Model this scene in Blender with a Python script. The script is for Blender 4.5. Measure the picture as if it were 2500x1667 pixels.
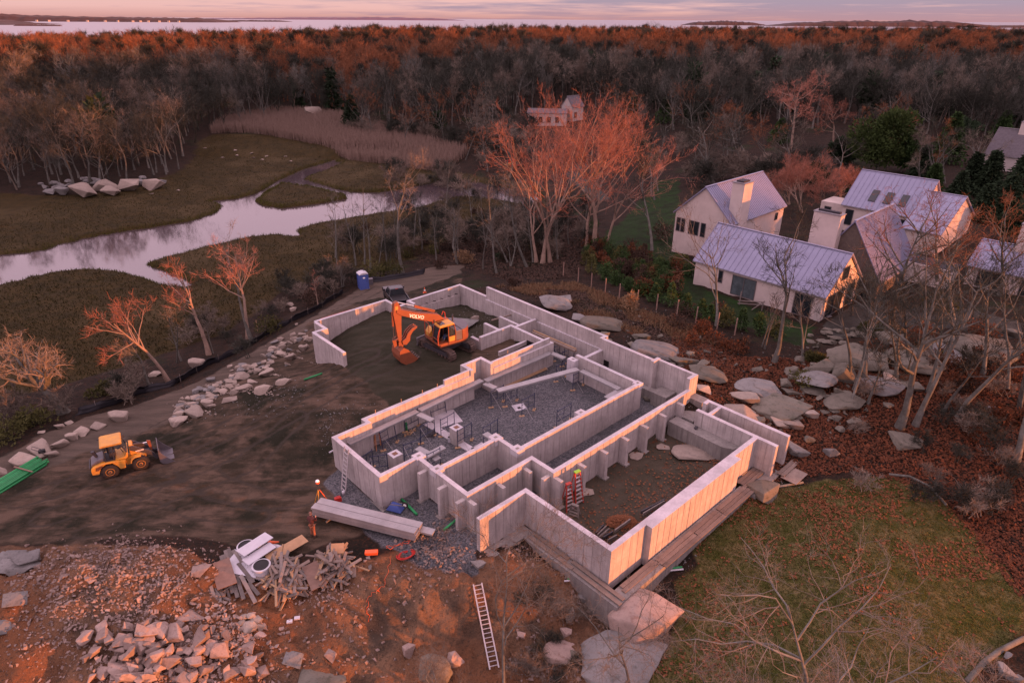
import bpy, bmesh, math, random
import numpy as np
from mathutils import Vector, Matrix, noise as mnoise
R = math.radians
rnd = random.Random(7)
for o in list(bpy.data.objects):
    bpy.data.objects.remove(o)
SC = bpy.context.scene
COL = SC.collection

# ---------------------------------------------------------------- camera, sky, sun, exposure
F, CX, CY, H, ROLL = 1600.0, 1250.0, 833.5, 28.0, 0.0058
TH = math.atan((CY - 47.5) / F)
cam_d = bpy.data.cameras.new('camera')
cam_d.sensor_width = 36.0
cam_d.lens = F / 2500.0 * 36.0
cam_d.clip_start = 0.5
cam_d.clip_end = 90000
cam = bpy.data.objects.new('camera', cam_d)
COL.objects.link(cam)
cam.matrix_world = (Matrix.Translation((0, 0, H)) @ Matrix.Rotation(math.pi / 2 - TH, 4, 'X')
                    @ Matrix.Rotation(ROLL, 4, 'Z'))
SC.camera = cam

SUN_EL, SUN_AZ = R(3.3), R(-23.0)          # azimuth measured from +X towards +Y
sun_dir = Vector((math.cos(SUN_AZ) * math.cos(SUN_EL), math.sin(SUN_AZ) * math.cos(SUN_EL), math.sin(SUN_EL)))
sd = bpy.data.lights.new('sun', 'SUN')
sd.energy = 5.0
sd.angle = R(0.6)
sd.color = (1.0, 0.275, 0.065)
so = bpy.data.objects.new('sun', sd)
COL.objects.link(so)
so.rotation_euler = sun_dir.to_track_quat('Z', 'Y').to_euler()

wd = bpy.data.worlds.new('World')
SC.world = wd
wd.use_nodes = True
nt = wd.node_tree
nt.nodes.clear()
def N(t, **k):
    n = nt.nodes.new(t)
    for a, b in k.items():
        setattr(n, a, b)
    return n
def Lk(a, b):
    nt.links.new(a, b)
out = N('ShaderNodeOutputWorld')
sky = N('ShaderNodeTexSky', sky_type='NISHITA', sun_disc=False)
sky.sun_elevation = SUN_EL
sky.sun_rotation = math.pi / 2 - SUN_AZ
sky.altitude = 30
sky.air_density, sky.dust_density, sky.ozone_density = 1.2, 2.0, 2.0
bg1 = N('ShaderNodeBackground'); bg1.inputs[1].default_value = 0.10
Lk(sky.outputs[0], bg1.inputs[0])
tc = N('ShaderNodeTexCoord')
sep = N('ShaderNodeSeparateXYZ'); Lk(tc.outputs['Generated'], sep.inputs[0])
def Mth(op, a, b=None, clamp=False):
    m = N('ShaderNodeMath', operation=op, use_clamp=clamp)
    for i, v in enumerate((a, b)):
        if v is None: continue
        if isinstance(v, (int, float)): m.inputs[i].default_value = v
        else: Lk(v, m.inputs[i])
    return m.outputs[0]
zc = Mth('MAXIMUM', sep.outputs[2], 0.0)
inv = Mth('ADD', zc, 0.035)
cu, cv = Mth('DIVIDE', sep.outputs[0], inv), Mth('DIVIDE', sep.outputs[1], inv)
cmb = N('ShaderNodeCombineXYZ'); Lk(cu, cmb.inputs[0]); Lk(cv, cmb.inputs[1])
ns = N('ShaderNodeTexNoise'); Lk(cmb.outputs[0], ns.inputs['Vector'])
ns.inputs['Scale'].default_value = 0.33; ns.inputs['Detail'].default_value = 7; ns.inputs['Roughness'].default_value = 0.62
base = N('ShaderNodeValToRGB'); Lk(zc, base.inputs[0])
cr = base.color_ramp
def ramp(cr, stops):
    while len(cr.elements) > 1: cr.elements.remove(cr.elements[-1])
    cr.elements[0].position, cr.elements[0].color = stops[0][0], (*stops[0][1], 1)
    for p, c in stops[1:]:
        e = cr.elements.new(p); e.color = (*c, 1)
ramp(cr, [(0.0, (.50, .25, .23)), (.012, (.66, .385, .36)), (.05, (.66, .43, .45)), (.16, (1.02, .66, .79)), (.45, (1.30, .92, 1.12)), (1.0, (1.40, 1.0, 1.22))])
grey = N('ShaderNodeValToRGB'); Lk(zc, grey.inputs[0])
ramp(grey.color_ramp, [(0.0, (.40, .225, .25)), (.02, (.325, .25, .32)), (.08, (.40, .31, .39)), (.22, (.95, .64, .78)), (1.0, (1.4, .92, 1.1))])
# the cloud deck thins towards the left of the view
cov = Mth('ADD', Mth('MULTIPLY', sep.outputs[0], 0.35), ns.outputs[0])
cf = N('ShaderNodeMapRange'); Lk(cov, cf.inputs[0])
cf.inputs[1].default_value, cf.inputs[2].default_value = 0.40, 0.62
mx = N('ShaderNodeMix', data_type='RGBA'); Lk(cf.outputs[0], mx.inputs['Factor']); Lk(base.outputs[0], mx.inputs['A']); Lk(grey.outputs[0], mx.inputs['B'])
bg2 = N('ShaderNodeBackground'); bg2.inputs[1].default_value = 0.74
Lk(mx.outputs['Result'], bg2.inputs[0])
msh = N('ShaderNodeMixShader'); msh.inputs[0].default_value = 0.9
Lk(bg1.outputs[0], msh.inputs[1]); Lk(bg2.outputs[0], msh.inputs[2]); Lk(msh.outputs[0], out.inputs[0])

SC.view_settings.view_transform = 'Standard'
SC.view_settings.look = 'None'
SC.view_settings.exposure = 0.95
SC.view_settings.gamma = 1.0
SC.view_settings.use_curve_mapping = False
SC.render.engine = 'CYCLES'
SC.cycles.max_bounces = 4
SC.cycles.diffuse_bounces = 2
SC.cycles.glossy_bounces = 2
SC.cycles.transmission_bounces = 2
SC.cycles.transparent_max_bounces = 4
SC.cycles.use_denoising = True

# ---------------------------------------------------------------- where a photo pixel's ray meets a height
def ray(px, py):
    u, v = px - CX, py - CY
    c, s = math.cos(ROLL), math.sin(ROLL)
    u, v = u * c + v * s, -u * s + v * c
    ct, st = math.cos(TH), math.sin(TH)
    return np.array([u, F * ct - v * st, -F * st - v * ct])
def P(px, py, z):
    d = ray(px, py); t = (z - H) / d[2]
    return np.array([d[0] * t, d[1] * t])
def proj(x, y, z):
    ct, st = math.cos(TH), math.sin(TH)
    dz = z - H; fw = y * ct - dz * st; up = y * st + dz * ct
    u = F * x / fw; v = -F * up / fw
    c, s = math.cos(ROLL), math.sin(ROLL)
    return CX + u * c - v * s, CY + u * s + v * c
def at_depth(px, py, y):
    """the point on a pixel's ray at forward distance y"""
    d = ray(px, py); t = y / d[1]
    return np.array([d[0] * t, y, H + d[2] * t])
AN = R(43)
AV, BV = np.array([math.cos(AN), math.sin(AN)]), np.array([math.sin(AN), -math.cos(AN)])
OF = P(926, 1166, 2.7)                       # the foundation's own origin
def ab(px, py, z):
    w = P(px, py, z) - OF
    return float(w @ AV), float(w @ BV)
def W(a, b):
    return OF + a * AV + b * BV

# ---------------------------------------------------------------- mesh and tagging helpers
class MB:
    def __init__(s): s.v, s.f = [], []
    def add(s, vs, fs):
        n = len(s.v); s.v += [tuple(map(float, p)) for p in vs]; s.f += [tuple(i + n for i in f) for f in fs]; return s
    def box(s, c, d, rz=0.0, M=None):
        hx, hy, hz = d[0] / 2, d[1] / 2, d[2] / 2
        vs = [Vector((x, y, z)) for z in (-hz, hz) for y in (-hy, hy) for x in (-hx, hx)]
        m = M if M is not None else Matrix.Rotation(rz, 3, 'Z')
        c = Vector(c)
        return s.add([m @ p + c for p in vs], [(0, 2, 3, 1), (4, 5, 7, 6), (0, 1, 5, 4), (2, 6, 7, 3), (0, 4, 6, 2), (1, 3, 7, 5)])
    def bx(s, x0, x1, y0, y1, z0, z1):
        return s.box(((x0 + x1) / 2, (y0 + y1) / 2, (z0 + z1) / 2), (abs(x1 - x0), abs(y1 - y0), abs(z1 - z0)))
    def beam(s, p, q, w, h, up=(0, 0, 1)):
        p, q = Vector(p), Vector(q); d = q - p
        if d.length < 1e-6: return s
        z = d.normalized(); x = Vector(up).cross(z)
        if x.length < 1e-4: x = Vector((1, 0, 0)).cross(z)
        x.normalize(); y = z.cross(x)
        vs = [o + x * sx * w / 2 + y * sy * h / 2 for o in (p, q) for sx, sy in ((-1, -1), (1, -1), (1, 1), (-1, 1))]
        return s.add(vs, [(3, 2, 1, 0), (4, 5, 6, 7), (0, 1, 5, 4), (1, 2, 6, 5), (2, 3, 7, 6), (3, 0, 4, 7)])
    def tube(s, pts, rs, n=6, cap=True):
        pts = [Vector(p) for p in pts]
        if not hasattr(rs, '__len__'): rs = [rs] * len(pts)
        vs, fs = [], []
        x = None
        for i, p in enumerate(pts):
            d = (pts[min(i + 1, len(pts) - 1)] - pts[max(i - 1, 0)]).normalized()
            if x is None:
                x = d.orthogonal().normalized()
            else:
                x = (x - d * x.dot(d)); x = x.normalized() if x.length > 1e-5 else d.orthogonal().normalized()
            y = d.cross(x)
            for k in range(n):
                a = 2 * math.pi * k / n
                vs.append(p + (x * math.cos(a) + y * math.sin(a)) * rs[i])
        for i in range(len(pts) - 1):
            for k in range(n):
                k2 = (k + 1) % n
                fs.append((i * n + k, i * n + k2, (i + 1) * n + k2, (i + 1) * n + k))
        if cap:
            fs.append(tuple(range(n - 1, -1, -1))); m = (len(pts) - 1) * n; fs.append(tuple(range(m, m + n)))
        return s.add(vs, fs)
    def prism(s, poly, lo, hi, ax='y'):
        """a closed outline (two coordinates) pushed along an axis"""
        n = len(poly)
        def pt(p, t):
            return {'y': (p[0], t, p[1]), 'z': (p[0], p[1], t), 'x': (t, p[0], p[1])}[ax]
        vs = [pt(p, lo) for p in poly] + [pt(p, hi) for p in poly]
        fs = [tuple(range(n - 1, -1, -1)), tuple(range(n, 2 * n))] + [(i, (i + 1) % n, n + (i + 1) % n, n + i) for i in range(n)]
        return s.add(vs, fs)
    def lathe(s, prof, n=20, M=None):
        """profile of (radius, z)"""
        vs, fs = [], []
        for r, z in prof:
            for k in range(n):
                a = 2 * math.pi * k / n
                p = Vector((r * math.cos(a), r * math.sin(a), z)); vs.append(M @ p if M is not None else p)
        m = len(prof)
        for i in range(m - 1):
            for k in range(n):
                k2 = (k + 1) % n
                fs.append((i * n + k, i * n + k2, (i + 1) * n + k2, (i + 1) * n + k))
        fs.append(tuple(range(n - 1, -1, -1))); fs.append(tuple(range((m - 1) * n, m * n)))
        return s.add(vs, fs)
    def mesh(s, name):
        me = bpy.data.meshes.new(name); me.from_pydata(s.v, [], s.f)
        bm = bmesh.new(); bm.from_mesh(me); bmesh.ops.recalc_face_normals(bm, faces=bm.faces); bm.to_mesh(me); bm.free()
        return me
    def build(s, name, mat, parent=None, smooth=False, bevel=0, loc=None, rz=None):
        return link(name, s.mesh(name), mat, parent, smooth, bevel, loc, rz)
def link(name, me, mat, parent=None, smooth=False, bevel=0, loc=None, rz=None):
    if mat is not None and not me.materials: me.materials.append(mat)
    if smooth: me.shade_smooth()
    o = bpy.data.objects.new(name, me); COL.objects.link(o)
    if parent is not None: o.parent = parent
    if loc is not None: o.location = loc
    if rz is not None: o.rotation_euler = (0, 0, rz)
    if bevel:
        b = o.modifiers.new('bevel', 'BEVEL'); b.width = bevel; b.segments = 2; b.limit_method = 'ANGLE'
    return o
def tag(o, label=None, cat=None, group=None, kind=None):
    if label: o['label'] = label
    if cat: o['category'] = cat
    if group: o['group'] = group
    if kind: o['kind'] = kind
    return o
def thing(name, label, cat, loc=(0, 0, 0), rz=0.0, group=None):
    o = bpy.data.objects.new(name, None); COL.objects.link(o)
    o.empty_display_size = 0.2
    o.location = loc; o.rotation_euler = (0, 0, rz)
    return tag(o, label, cat, group)
def copy_tree(o, parent=None):
    c = o.copy(); COL.objects.link(c)
    if parent is not None: c.parent = parent
    for ch in list(o.children): copy_tree(ch, c)
    return c

# ---------------------------------------------------------------- materials
class NT:
    def __init__(s, name):
        s.m = bpy.data.materials.new(name); s.m.use_nodes = True; s.t = s.m.node_tree
        s.b = s.t.nodes['Principled BSDF']
    def n(s, t, **k):
        n = s.t.nodes.new(t)
        for a, b in k.items(): setattr(n, a, b)
        return n
    def l(s, a, b): s.t.links.new(a, b)
    def put(s, v, sock):
        if hasattr(v, 'is_linked'): s.l(v, sock)
        elif isinstance(v, tuple): sock.default_value = (*v, 1) if len(v) == 3 else v
        else: sock.default_value = v
    def math(s, op, a, b=0.0, clamp=False):
        m = s.n('ShaderNodeMath', operation=op, use_clamp=clamp); s.put(a, m.inputs[0]); s.put(b, m.inputs[1]); return m.outputs[0]
    def mix(s, f, a, b, mode='MIX'):
        m = s.n('ShaderNodeMix', data_type='RGBA', blend_type=mode); m.clamp_factor = True
        s.put(f, m.inputs['Factor']); s.put(a, m.inputs['A']); s.put(b, m.inputs['B']); return m.outputs['Result']
    def noise(s, vec, scale, detail=4, rough=.55, out=0):
        n = s.n('ShaderNodeTexNoise'); s.l(vec, n.inputs['Vector'])
        n.inputs['Scale'].default_value = scale; n.inputs['Detail'].default_value = detail; n.inputs['Roughness'].default_value = rough
        return n.outputs[out]
    def rng(s, v, a, b, c=0.0, d=1.0):
        m = s.n('ShaderNodeMapRange'); m.clamp = True; s.put(v, m.inputs[0])
        for i, q in enumerate((a, b, c, d)): m.inputs[i + 1].default_value = q
        return m.outputs[0]
    def vec(s, kind='Object', scale=None):
        c = s.n('ShaderNodeTexCoord').outputs[kind]
        if scale:
            m = s.n('ShaderNodeMapping'); s.l(c, m.inputs[0]); m.inputs['Scale'].default_value = scale; c = m.outputs[0]
        return c
    def pos(s, scale=None):
        c = s.n('ShaderNodeNewGeometry').outputs['Position']
        if scale:
            m = s.n('ShaderNodeMapping'); s.l(c, m.inputs[0]); m.inputs['Scale'].default_value = scale; c = m.outputs[0]
        return c
    def bump(s, h, strength=.3, dist=.02):
        b = s.n('ShaderNodeBump'); b.inputs['Strength'].default_value = strength; b.inputs['Distance'].default_value = dist
        s.l(h, b.inputs['Height']); s.l(b.outputs[0], s.b.inputs['Normal'])
def MAT(name, col, rough=.7, metal=0.0, var=.3, scale=2.5, bump=.25, bscale=25, dist=.02, col2=None, spec=.3, rand=0.0, kind='Object'):
    """one surface colour with grain, blotches and fine relief"""
    t = NT(name); v = t.vec(kind)
    n1 = t.noise(v, scale, 6, .65); n2 = t.noise(v, bscale, 3, .6)
    c2 = col2 or tuple(x * (1 - var) for x in col)
    c = t.mix(t.rng(n1, .36, .64), col, c2)
    c = t.mix(t.rng(n2, .3, .7, 0, .5), c, tuple(x * (1 - var * .9) for x in col))
    if rand:
        oi = t.n('ShaderNodeObjectInfo').outputs['Random']
        h = t.n('ShaderNodeHueSaturation'); t.l(c, h.inputs['Color'])
        t.l(t.rng(oi, 0, 1, 1 - rand, 1 + rand), h.inputs['Value']); c = h.outputs[0]
    t.l(c, t.b.inputs['Base Color'])
    t.b.inputs['Roughness'].default_value = rough; t.b.inputs['Metallic'].default_value = metal
    t.b.inputs['Specular IOR Level'].default_value = spec
    if bump: t.bump(n2, bump, dist)
    return t.m
# ---------------------------------------------------------------- terrain: one height for every place
def vnoise(x, y, seed=0):
    xi, yi = np.floor(x).astype(np.int64), np.floor(y).astype(np.int64)
    fx, fy = x - xi, y - yi
    fx, fy = fx * fx * (3 - 2 * fx), fy * fy * (3 - 2 * fy)
    def h(a, b):
        n = (a * 374761393 + b * 668265263 + seed * 974634777) & 0xffffffff
        n = ((n ^ (n >> 13)) * 1274126177) & 0xffffffff
        return ((n ^ (n >> 16)) & 0xffff) / 65535.0
    return (h(xi, yi) * (1 - fx) + h(xi + 1, yi) * fx) * (1 - fy) + (h(xi, yi + 1) * (1 - fx) + h(xi + 1, yi + 1) * fx) * fy
def fbm(x, y, seed=0, o=4):
    s, a, t = 0.0, 1.0, 0.0
    for i in range(o):
        s = s + a * (vnoise(x * 2 ** i, y * 2 ** i, seed + i) - .5); t += a; a *= .5
    return s / t * 2
def sdf(x, y, poly):
    """signed distance to a closed outline, negative inside"""
    p = np.asarray(poly, float); q = np.roll(p, -1, 0)
    d2 = np.full(x.shape, 1e18); ins = np.zeros(x.shape, bool)
    for (ax, ay), (bx, by) in zip(p, q):
        ex, ey = bx - ax, by - ay; wx, wy = x - ax, y - ay
        t = np.clip((wx * ex + wy * ey) / max(ex * ex + ey * ey, 1e-9), 0, 1)
        d2 = np.minimum(d2, (wx - ex * t) ** 2 + (wy - ey * t) ** 2)
        c = ((ay > y) != (by > y)) & (x < (bx - ax) * (y - ay) / (by - ay if by != ay else 1e-9) + ax)
        ins ^= c
    d = np.sqrt(d2); return np.where(ins, -d, d)
def sstep(a, b, x):
    t = np.clip((x - a) / (b - a), 0, 1); return t * t * (3 - 2 * t)

ZW = -4.55                                   # water level of creek and sea
CTL = [
 (300,1170,0),(100,1130,-.3),(20,1220,-.2),(500,1210,0),(750,1150,.05),(640,1120,.25),(700,1080,.55),(770,1110,.35),(600,950,.8),(800,915,1.3),(1000,890,1.6),(1075,850,1.7),(880,800,1.6),(960,745,1.8),(850,960,1.2),(900,980,.9),
 (450,1080,-.1),(60,1090,-.6),(350,1010,-.7),(500,935,-1.1),(620,865,-1.7),(690,800,-2.3),(800,725,-2.9),(900,692,-3.1),(1050,660,-3.0),(880,670,-3.2),(980,705,-3.0),(1130,650,-2.7),
 (740,860,-1.2),(765,905,-.9),(700,900,-.8),(460,1010,-.6),(400,1060,-.4),
 (155,1010,-1.3),(60,1040,-1.1),(250,960,-2.3),(412,932,-2.7),(520,870,-3.2),(620,830,-3.4),(720,755,-3.6),(840,675,-3.8),(980,655,-3.6),(0,1000,-2.3),(-150,1100,-1.5),
 (0,930,-4.1),(150,900,-4.25),(300,840,-4.25),(500,790,-4.25),(650,720,-4.25),(760,650,-4.3),(0,760,-4.3),(250,740,-4.3),(500,660,-4.3),(-200,600,-4.3),(150,520,-4.3),(400,470,-4.25),(600,420,-4.3),(620,380,-4.3),(720,480,-4.3),(900,590,-4.2),(900,440,-4.3),(1020,400,-4.2),(850,345,-4.1),(620,325,-4.0),(480,420,-4.1),(330,480,-4.0),(150,490,-3.9),(0,500,-3.9),
 (1000,540,-4.2),(1100,520,-4.2),(1250,520,-4.0),(1330,500,-3.9),(1350,470,-3.8),(1250,430,-3.9),(1100,600,-3.7),(1200,640,-2.9),(1180,420,-3.8),
 (1330,640,-1.9),(1300,700,-.2),(1390,600,-1.5),(1450,600,-1.2),(1480,690,-.1),(1560,560,-.6),(1620,580,.2),(1660,640,.8),(1700,700,1.0),(1760,760,1.1),(1900,780,1.0),(2010,800,1.0),(2080,750,1.0),(2250,760,1.4),(2450,800,1.8),(2000,540,1.2),(1850,500,1.2),(2200,480,1.5),(2450,560,2.2),(1650,480,-.4),(1600,420,-1.5),
 (1250,720,.9),(1330,735,1.5),(1420,770,1.6),(1500,800,1.8),(1600,850,1.9),(1680,880,2.0),(1750,880,1.7),(1850,900,1.7),(1950,930,1.6),(2100,960,1.4),(2250,1000,1.2),(2420,1050,1.0),(2500,950,1.5),(2100,860,1.6),(2350,860,1.9),
 (1720,960,1.8),(1800,990,1.4),(1880,1010,1.0),(1960,1050,.7),(2000,1120,.35),(1900,1180,.0),(2100,1170,.3),(2300,1250,.1),(2480,1350,-.4),(1870,1200,-.1),
 (1800,1250,-.3),(1760,1300,-.3),(1950,1300,.35),(2150,1320,.5),(2350,1420,-.2),(2100,1440,.75),(2150,1520,.6),(2450,1560,-.9),(1900,1500,.35),(1700,1420,-.4),(1700,1600,-.5),(2100,1640,.3),(2500,1660,-1.0),
 (1560,1420,-1.0),(1500,1450,-1.1),(1440,1420,-.8),(1330,1360,-.2),(1250,1350,.25),(1160,1370,.4),(1100,1330,.3),(1150,1420,.6),(1300,1440,.1),(1400,1500,-1.0),(1480,1560,-1.4),(1580,1620,-1.0),(1200,1550,-1.0),(1300,1620,-1.7),(1100,1640,-1.6),(1000,1520,-.1),(900,1470,.5),(1050,1440,.55),(800,1490,.55),(700,1560,.05),(850,1600,-.8),(1000,1660,-1.9),(650,1660,-.6),(1200,1480,-.2),(1330,1500,-.8),
 (700,1420,.75),(600,1400,.6),(850,1400,.7),(920,1330,.5),(1020,1300,.3),(760,1310,.25),(650,1300,.2),(540,1330,.3),
 (330,1350,2.6),(260,1370,2.7),(200,1410,2.4),(420,1385,2.0),(500,1450,.9),(100,1450,1.5),(0,1430,1.2),(300,1540,1.0),(450,1590,.8),(200,1620,.6),(0,1600,.7),(350,1660,.5),(100,1660,.3),(250,1262,.0),(450,1270,.05),(60,1310,.3),(-80,1350,.5),(-150,1500,.6),
]
pts = [(*P(px, py, z), z) for px, py, z in CTL]
for a_, b_, z_ in [(1.3, .7, .15), (1.5, 3, .2), (.8, 5.5, .3), (2, 7.8, .4), (-1.5, -3, .25), (-1.2, 1.5, .05), (5, 7.5, .3), (18.8, -8.6, 1.5), (18, -15, .9), (22, -18, .8), (13, -15, 1.7), (11, -22, 1.8), (15, -23, 1.75), (8.3, -18, 1.5), (5, -12, 1.2), (25, -20, .6), (25, -10, 1.5), (25.2, 0, 1.9), (25, 6, 2.1), (23.8, 10, 1.3), (24, 14, .7)]:
    w_ = W(a_, b_); pts.append((w_[0], w_[1], z_))
for x_, y_, z_ in [(-75, 150, -3), (-40, 160, -3), (0, 160, -2.5), (40, 150, -1), (80, 140, 2), (-140, 170, -2.5), (130, 130, 4), (-120, 90, -4.2), (-90, 60, -3.5), (-60, 30, -.5), (-45, 15, .5), (0, 8, 0), (50, 15, -1), (70, 40, 1), (90, 80, 3), (0, 220, 1), (-110, 230, -.5), (110, 220, 4), (-55, 125, -4.2)]:
    pts.append((x_, y_, z_))
CP = np.array(pts)
_d = np.hypot(CP[:, None, 0] - CP[None, :, 0], CP[:, None, 1] - CP[None, :, 1])
_A = np.zeros((len(CP) + 3, len(CP) + 3)); _A[:-3, :-3] = _d - np.eye(len(CP)) * 1.2
_A[:-3, -3] = 1; _A[:-3, -2:] = CP[:, :2]; _A[-3, :-3] = 1; _A[-2:, :-3] = CP[:, :2].T
_w = np.linalg.solve(_A, np.r_[CP[:, 2], 0, 0, 0])
def rbf(x, y):
    r = np.full(x.shape, _w[-3]) + _w[-2] * x + _w[-1] * y
    for (cx_, cy_), w_ in zip(CP[:, :2], _w[:-3]): r = r + w_ * np.hypot(x - cx_, y - cy_)
    return r
def pxpoly(l, z): return [tuple(P(a, b, z)) for a, b in l]
CREEK = pxpoly([(-260,655),(0,626),(90,618),(202,586),(325,564),(361,560),(470,542),(535,520),(551,502),(524,492),(578,488),(633,474),(687,441),(741,416),(813,394),(832,399),(795,416),(734,438),(795,458),(850,471),(922,472),(969,466),(1005,459),(1052,450),(1081,440),(1139,444),(1211,455),(1284,473),(1320,484),(1284,499),(1211,488),(1139,479),(1085,486),(1038,502),(995,511),(922,520),(850,533),(765,547),(712,562),(723,576),(687,573),(615,577),(524,597),(434,619),(340,646),(361,656),(416,674),(459,698),(401,692),(361,676),(307,662),(231,653),(145,662),(72,676),(0,695),(-260,735)], ZW)
ISLE = pxpoly([(620,492),(650,470),(687,447),(759,457),(846,478),(850,486),(795,496),(687,510),(640,503)], ZW)
MARSH = pxpoly([(-400,500),(0,478),(150,482),(330,470),(440,425),(500,360),(600,330),(800,345),(1100,420),(1330,460),(1345,510),(1150,570),(1010,640),(850,665),(690,715),(560,812),(400,872),(230,930),(120,968),(0,995),(-300,1050)], -4.3)
RING = [(0.15,-5.75),(2.8,-5.75),(2.8,-6.32),(12.55,-6.32),(12.55,-7.35),(14.45,-7.35),(14.45,-6.12),(21.15,-6.12),(21.15,-12.5),(24.1,-12.5),(24.1,6.6),(23.1,6.8),(8.35,6.8),(8.35,4.85),(3.0,4.85),(3.0,-.15),(.15,-.15)]
ROOM = [(5.8,6.95),(21.25,6.95),(21.25,13.45),(5.8,13.45)]
WING = [(7.0,-21.75),(8.2,-21.75),(8.2,-23.85),(15.95,-23.85),(15.95,-22.4),(17.5,-22.2),(24.1,-22.2),(24.1,-12),(17.5,-12),(14,-8),(9,-7),(6.5,-9),(6.9,-16)]
def AB(x, y):
    dx, dy = x - OF[0], y - OF[1]
    return dx * AV[0] + dy * AV[1], dx * BV[0] + dy * BV[1]
def zt(x, y):
    x, y = np.asarray(x, float), np.asarray(y, float)
    z = np.zeros(x.shape)
    near = (y < 260) & (np.abs(x) < 190)
    shore = np.interp(x, [-500, -250, 0, 250, 600], [430, 560, 700, 760, 800])
    zf = 1.5 + 3.0 * sstep(140, 420, y) - 14 * sstep(-40, 70, y - shore + 55 * fbm(x / 130, y / 130, 5, 2)) + 2.2 * fbm(x / 110, y / 110, 3, 3) * sstep(150, 300, y)
    zf = zf - 4.5 * sstep(-40, -260, x) * sstep(200, 480, y)
    # unseen wooded hill, added to keep the low sun off marsh and nearer woods
    zf = zf + 33 * sstep(250, 390, x) * sstep(-45, -15, y) * sstep(225, 165, y) * sstep(620, 480, x)
    z = np.maximum(zf, -9)
    if near.any():
        zn = rbf(x[near], y[near])
        w = np.maximum(sstep(150, 240, y[near]), sstep(110, 180, np.abs(x[near])))
        z[near] = zn * (1 - w) + z[near] * w
    m = (y < 175) & (x > -130) & (x < 60) & (y > 40)
    if m.any():
        xm, ym = x[m], y[m]
        wob = .55 * fbm(xm / 2.2, ym / 2.2, 11, 3)
        dm = sdf(xm, ym, MARSH)
        zz = z[m]
        wm = sstep(1.5, -2.5, dm)
        zz = zz * (1 - wm) + (ZW + .42 + .10 * fbm(xm / 5, ym / 5, 2, 3)) * wm
        dc = np.maximum(sdf(xm, ym, CREEK) - .85, -sdf(xm, ym, ISLE) - .3) + wob * .5
        bank = sstep(-.75, .35, dc)
        zz = np.where(dc < 4, (ZW - .7) * (1 - bank) + zz * bank, zz)
        z[m] = zz
    a, b = AB(x, y)
    m = (a > -2) & (a < 26) & (b > -26) & (b < 16)
    if m.any():
        am, bm_ = a[m], b[m]; zz = z[m]
        wr = sstep(.09, -.09, sdf(am, bm_, RING)); zz = zz * (1 - wr) + (.42 + .05 * fbm(am, bm_, 8, 3)) * wr
        wr = sstep(.09, -.09, sdf(am, bm_, ROOM)); zz = zz * (1 - wr) + (.34 + .07 * fbm(am / 2, bm_ / 2, 9, 3)) * wr
        z[m] = zz
    return z
def G(px, py, zoff=0.0):
    """the point of the terrain that a photo pixel shows"""
    z = 0.0
    for i in range(9):
        p = P(px, py, z); z = .35 * z + .65 * float(zt(np.array([p[0]]), np.array([p[1]]))[0])
    return Vector((p[0], p[1], float(zt(np.array([p[0]]), np.array([p[1]]))[0]) + zoff))
def gz(x, y): return float(zt(np.array([x]), np.array([y]))[0])
def top_z(p, py):
    """height at which a plumb line over p meets the photo row py"""
    lo, hi = p[2], p[2] + 60
    for i in range(40):
        m = (lo + hi) / 2
        if proj(p[0], p[1], m)[1] > py: lo = m
        else: hi = m
    return lo
def gpoly(l): return [tuple(G(a, b)[:2]) for a, b in l]

DIRT = gpoly([(-200,1180),(0,1112),(200,1022),(330,987),(480,932),(690,815),(770,770),(900,690),(1040,655),(1130,645),(1125,690),(1000,735)]) + \
       [tuple(W(a, b)) for a, b in [(24.2,-23),(24.2,-12),(14.4,-6),(2.8,-6.2),(0,-5.8),(0,0),(-.5,3)]] + gpoly([(1010,1300),(920,1290),(740,1345),(560,1330),(480,1310),(330,1315),(200,1320),(60,1330),(-200,1330)])
ROAD = gpoly([(-200,1180),(0,1112),(200,1022),(330,987),(480,932),(690,815),(770,770),(900,690),(1040,655),(1130,645),(1125,668),(980,715),(880,735),(760,785),(740,815),(640,880),(480,985),(400,1040),(330,1060),(200,1110),(80,1160),(-100,1230)])
GRAV = [tuple(W(a, b)) for a, b in RING] 
GRAV2 = [tuple(W(a, b)) for a, b in [(0, 0.1), (2.9, 0.1), (2.9, 5), (8.3, 5), (8.3, 7), (5.8, 7), (2, 6.9), (1.0, 8.2), (-.6, 7), (-1.9, 3), (-2.0, -1.5), (-1.4, -5), (0, -5.5)]]
LAWN = gpoly([(1700,1270),(1780,1215),(1860,1190),(1950,1185),(2080,1165),(2200,1165),(2290,1210),(2370,1290),(2440,1370),(2500,1460),(2500,1540),(2420,1600),(2380,1640),(2350,1760),(1500,1760),(1560,1650),(1640,1580),(1660,1480),(1640,1420),(1700,1380)])
GARDEN = gpoly([(1420,620),(1540,520),(1600,440),(1660,430),(1660,600),(1700,700),(1990,800),(1960,850),(1820,800),(1600,730),(1480,690)])
LEDGE = gpoly([(-150,1330),(220,1322),(330,1325),(470,1350),(560,1420),(700,1430),(900,1380),(1030,1300),(1090,1290),(1120,1370),(1250,1340),(1400,1420),(1480,1470),(1560,1650),(1400,1760),(-150,1760)])
PATIO = gpoly([(2010,795),(2090,740),(2160,750),(2300,740),(2500,790),(2500,830),(2300,800),(2120,820),(2040,830)])

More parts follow.
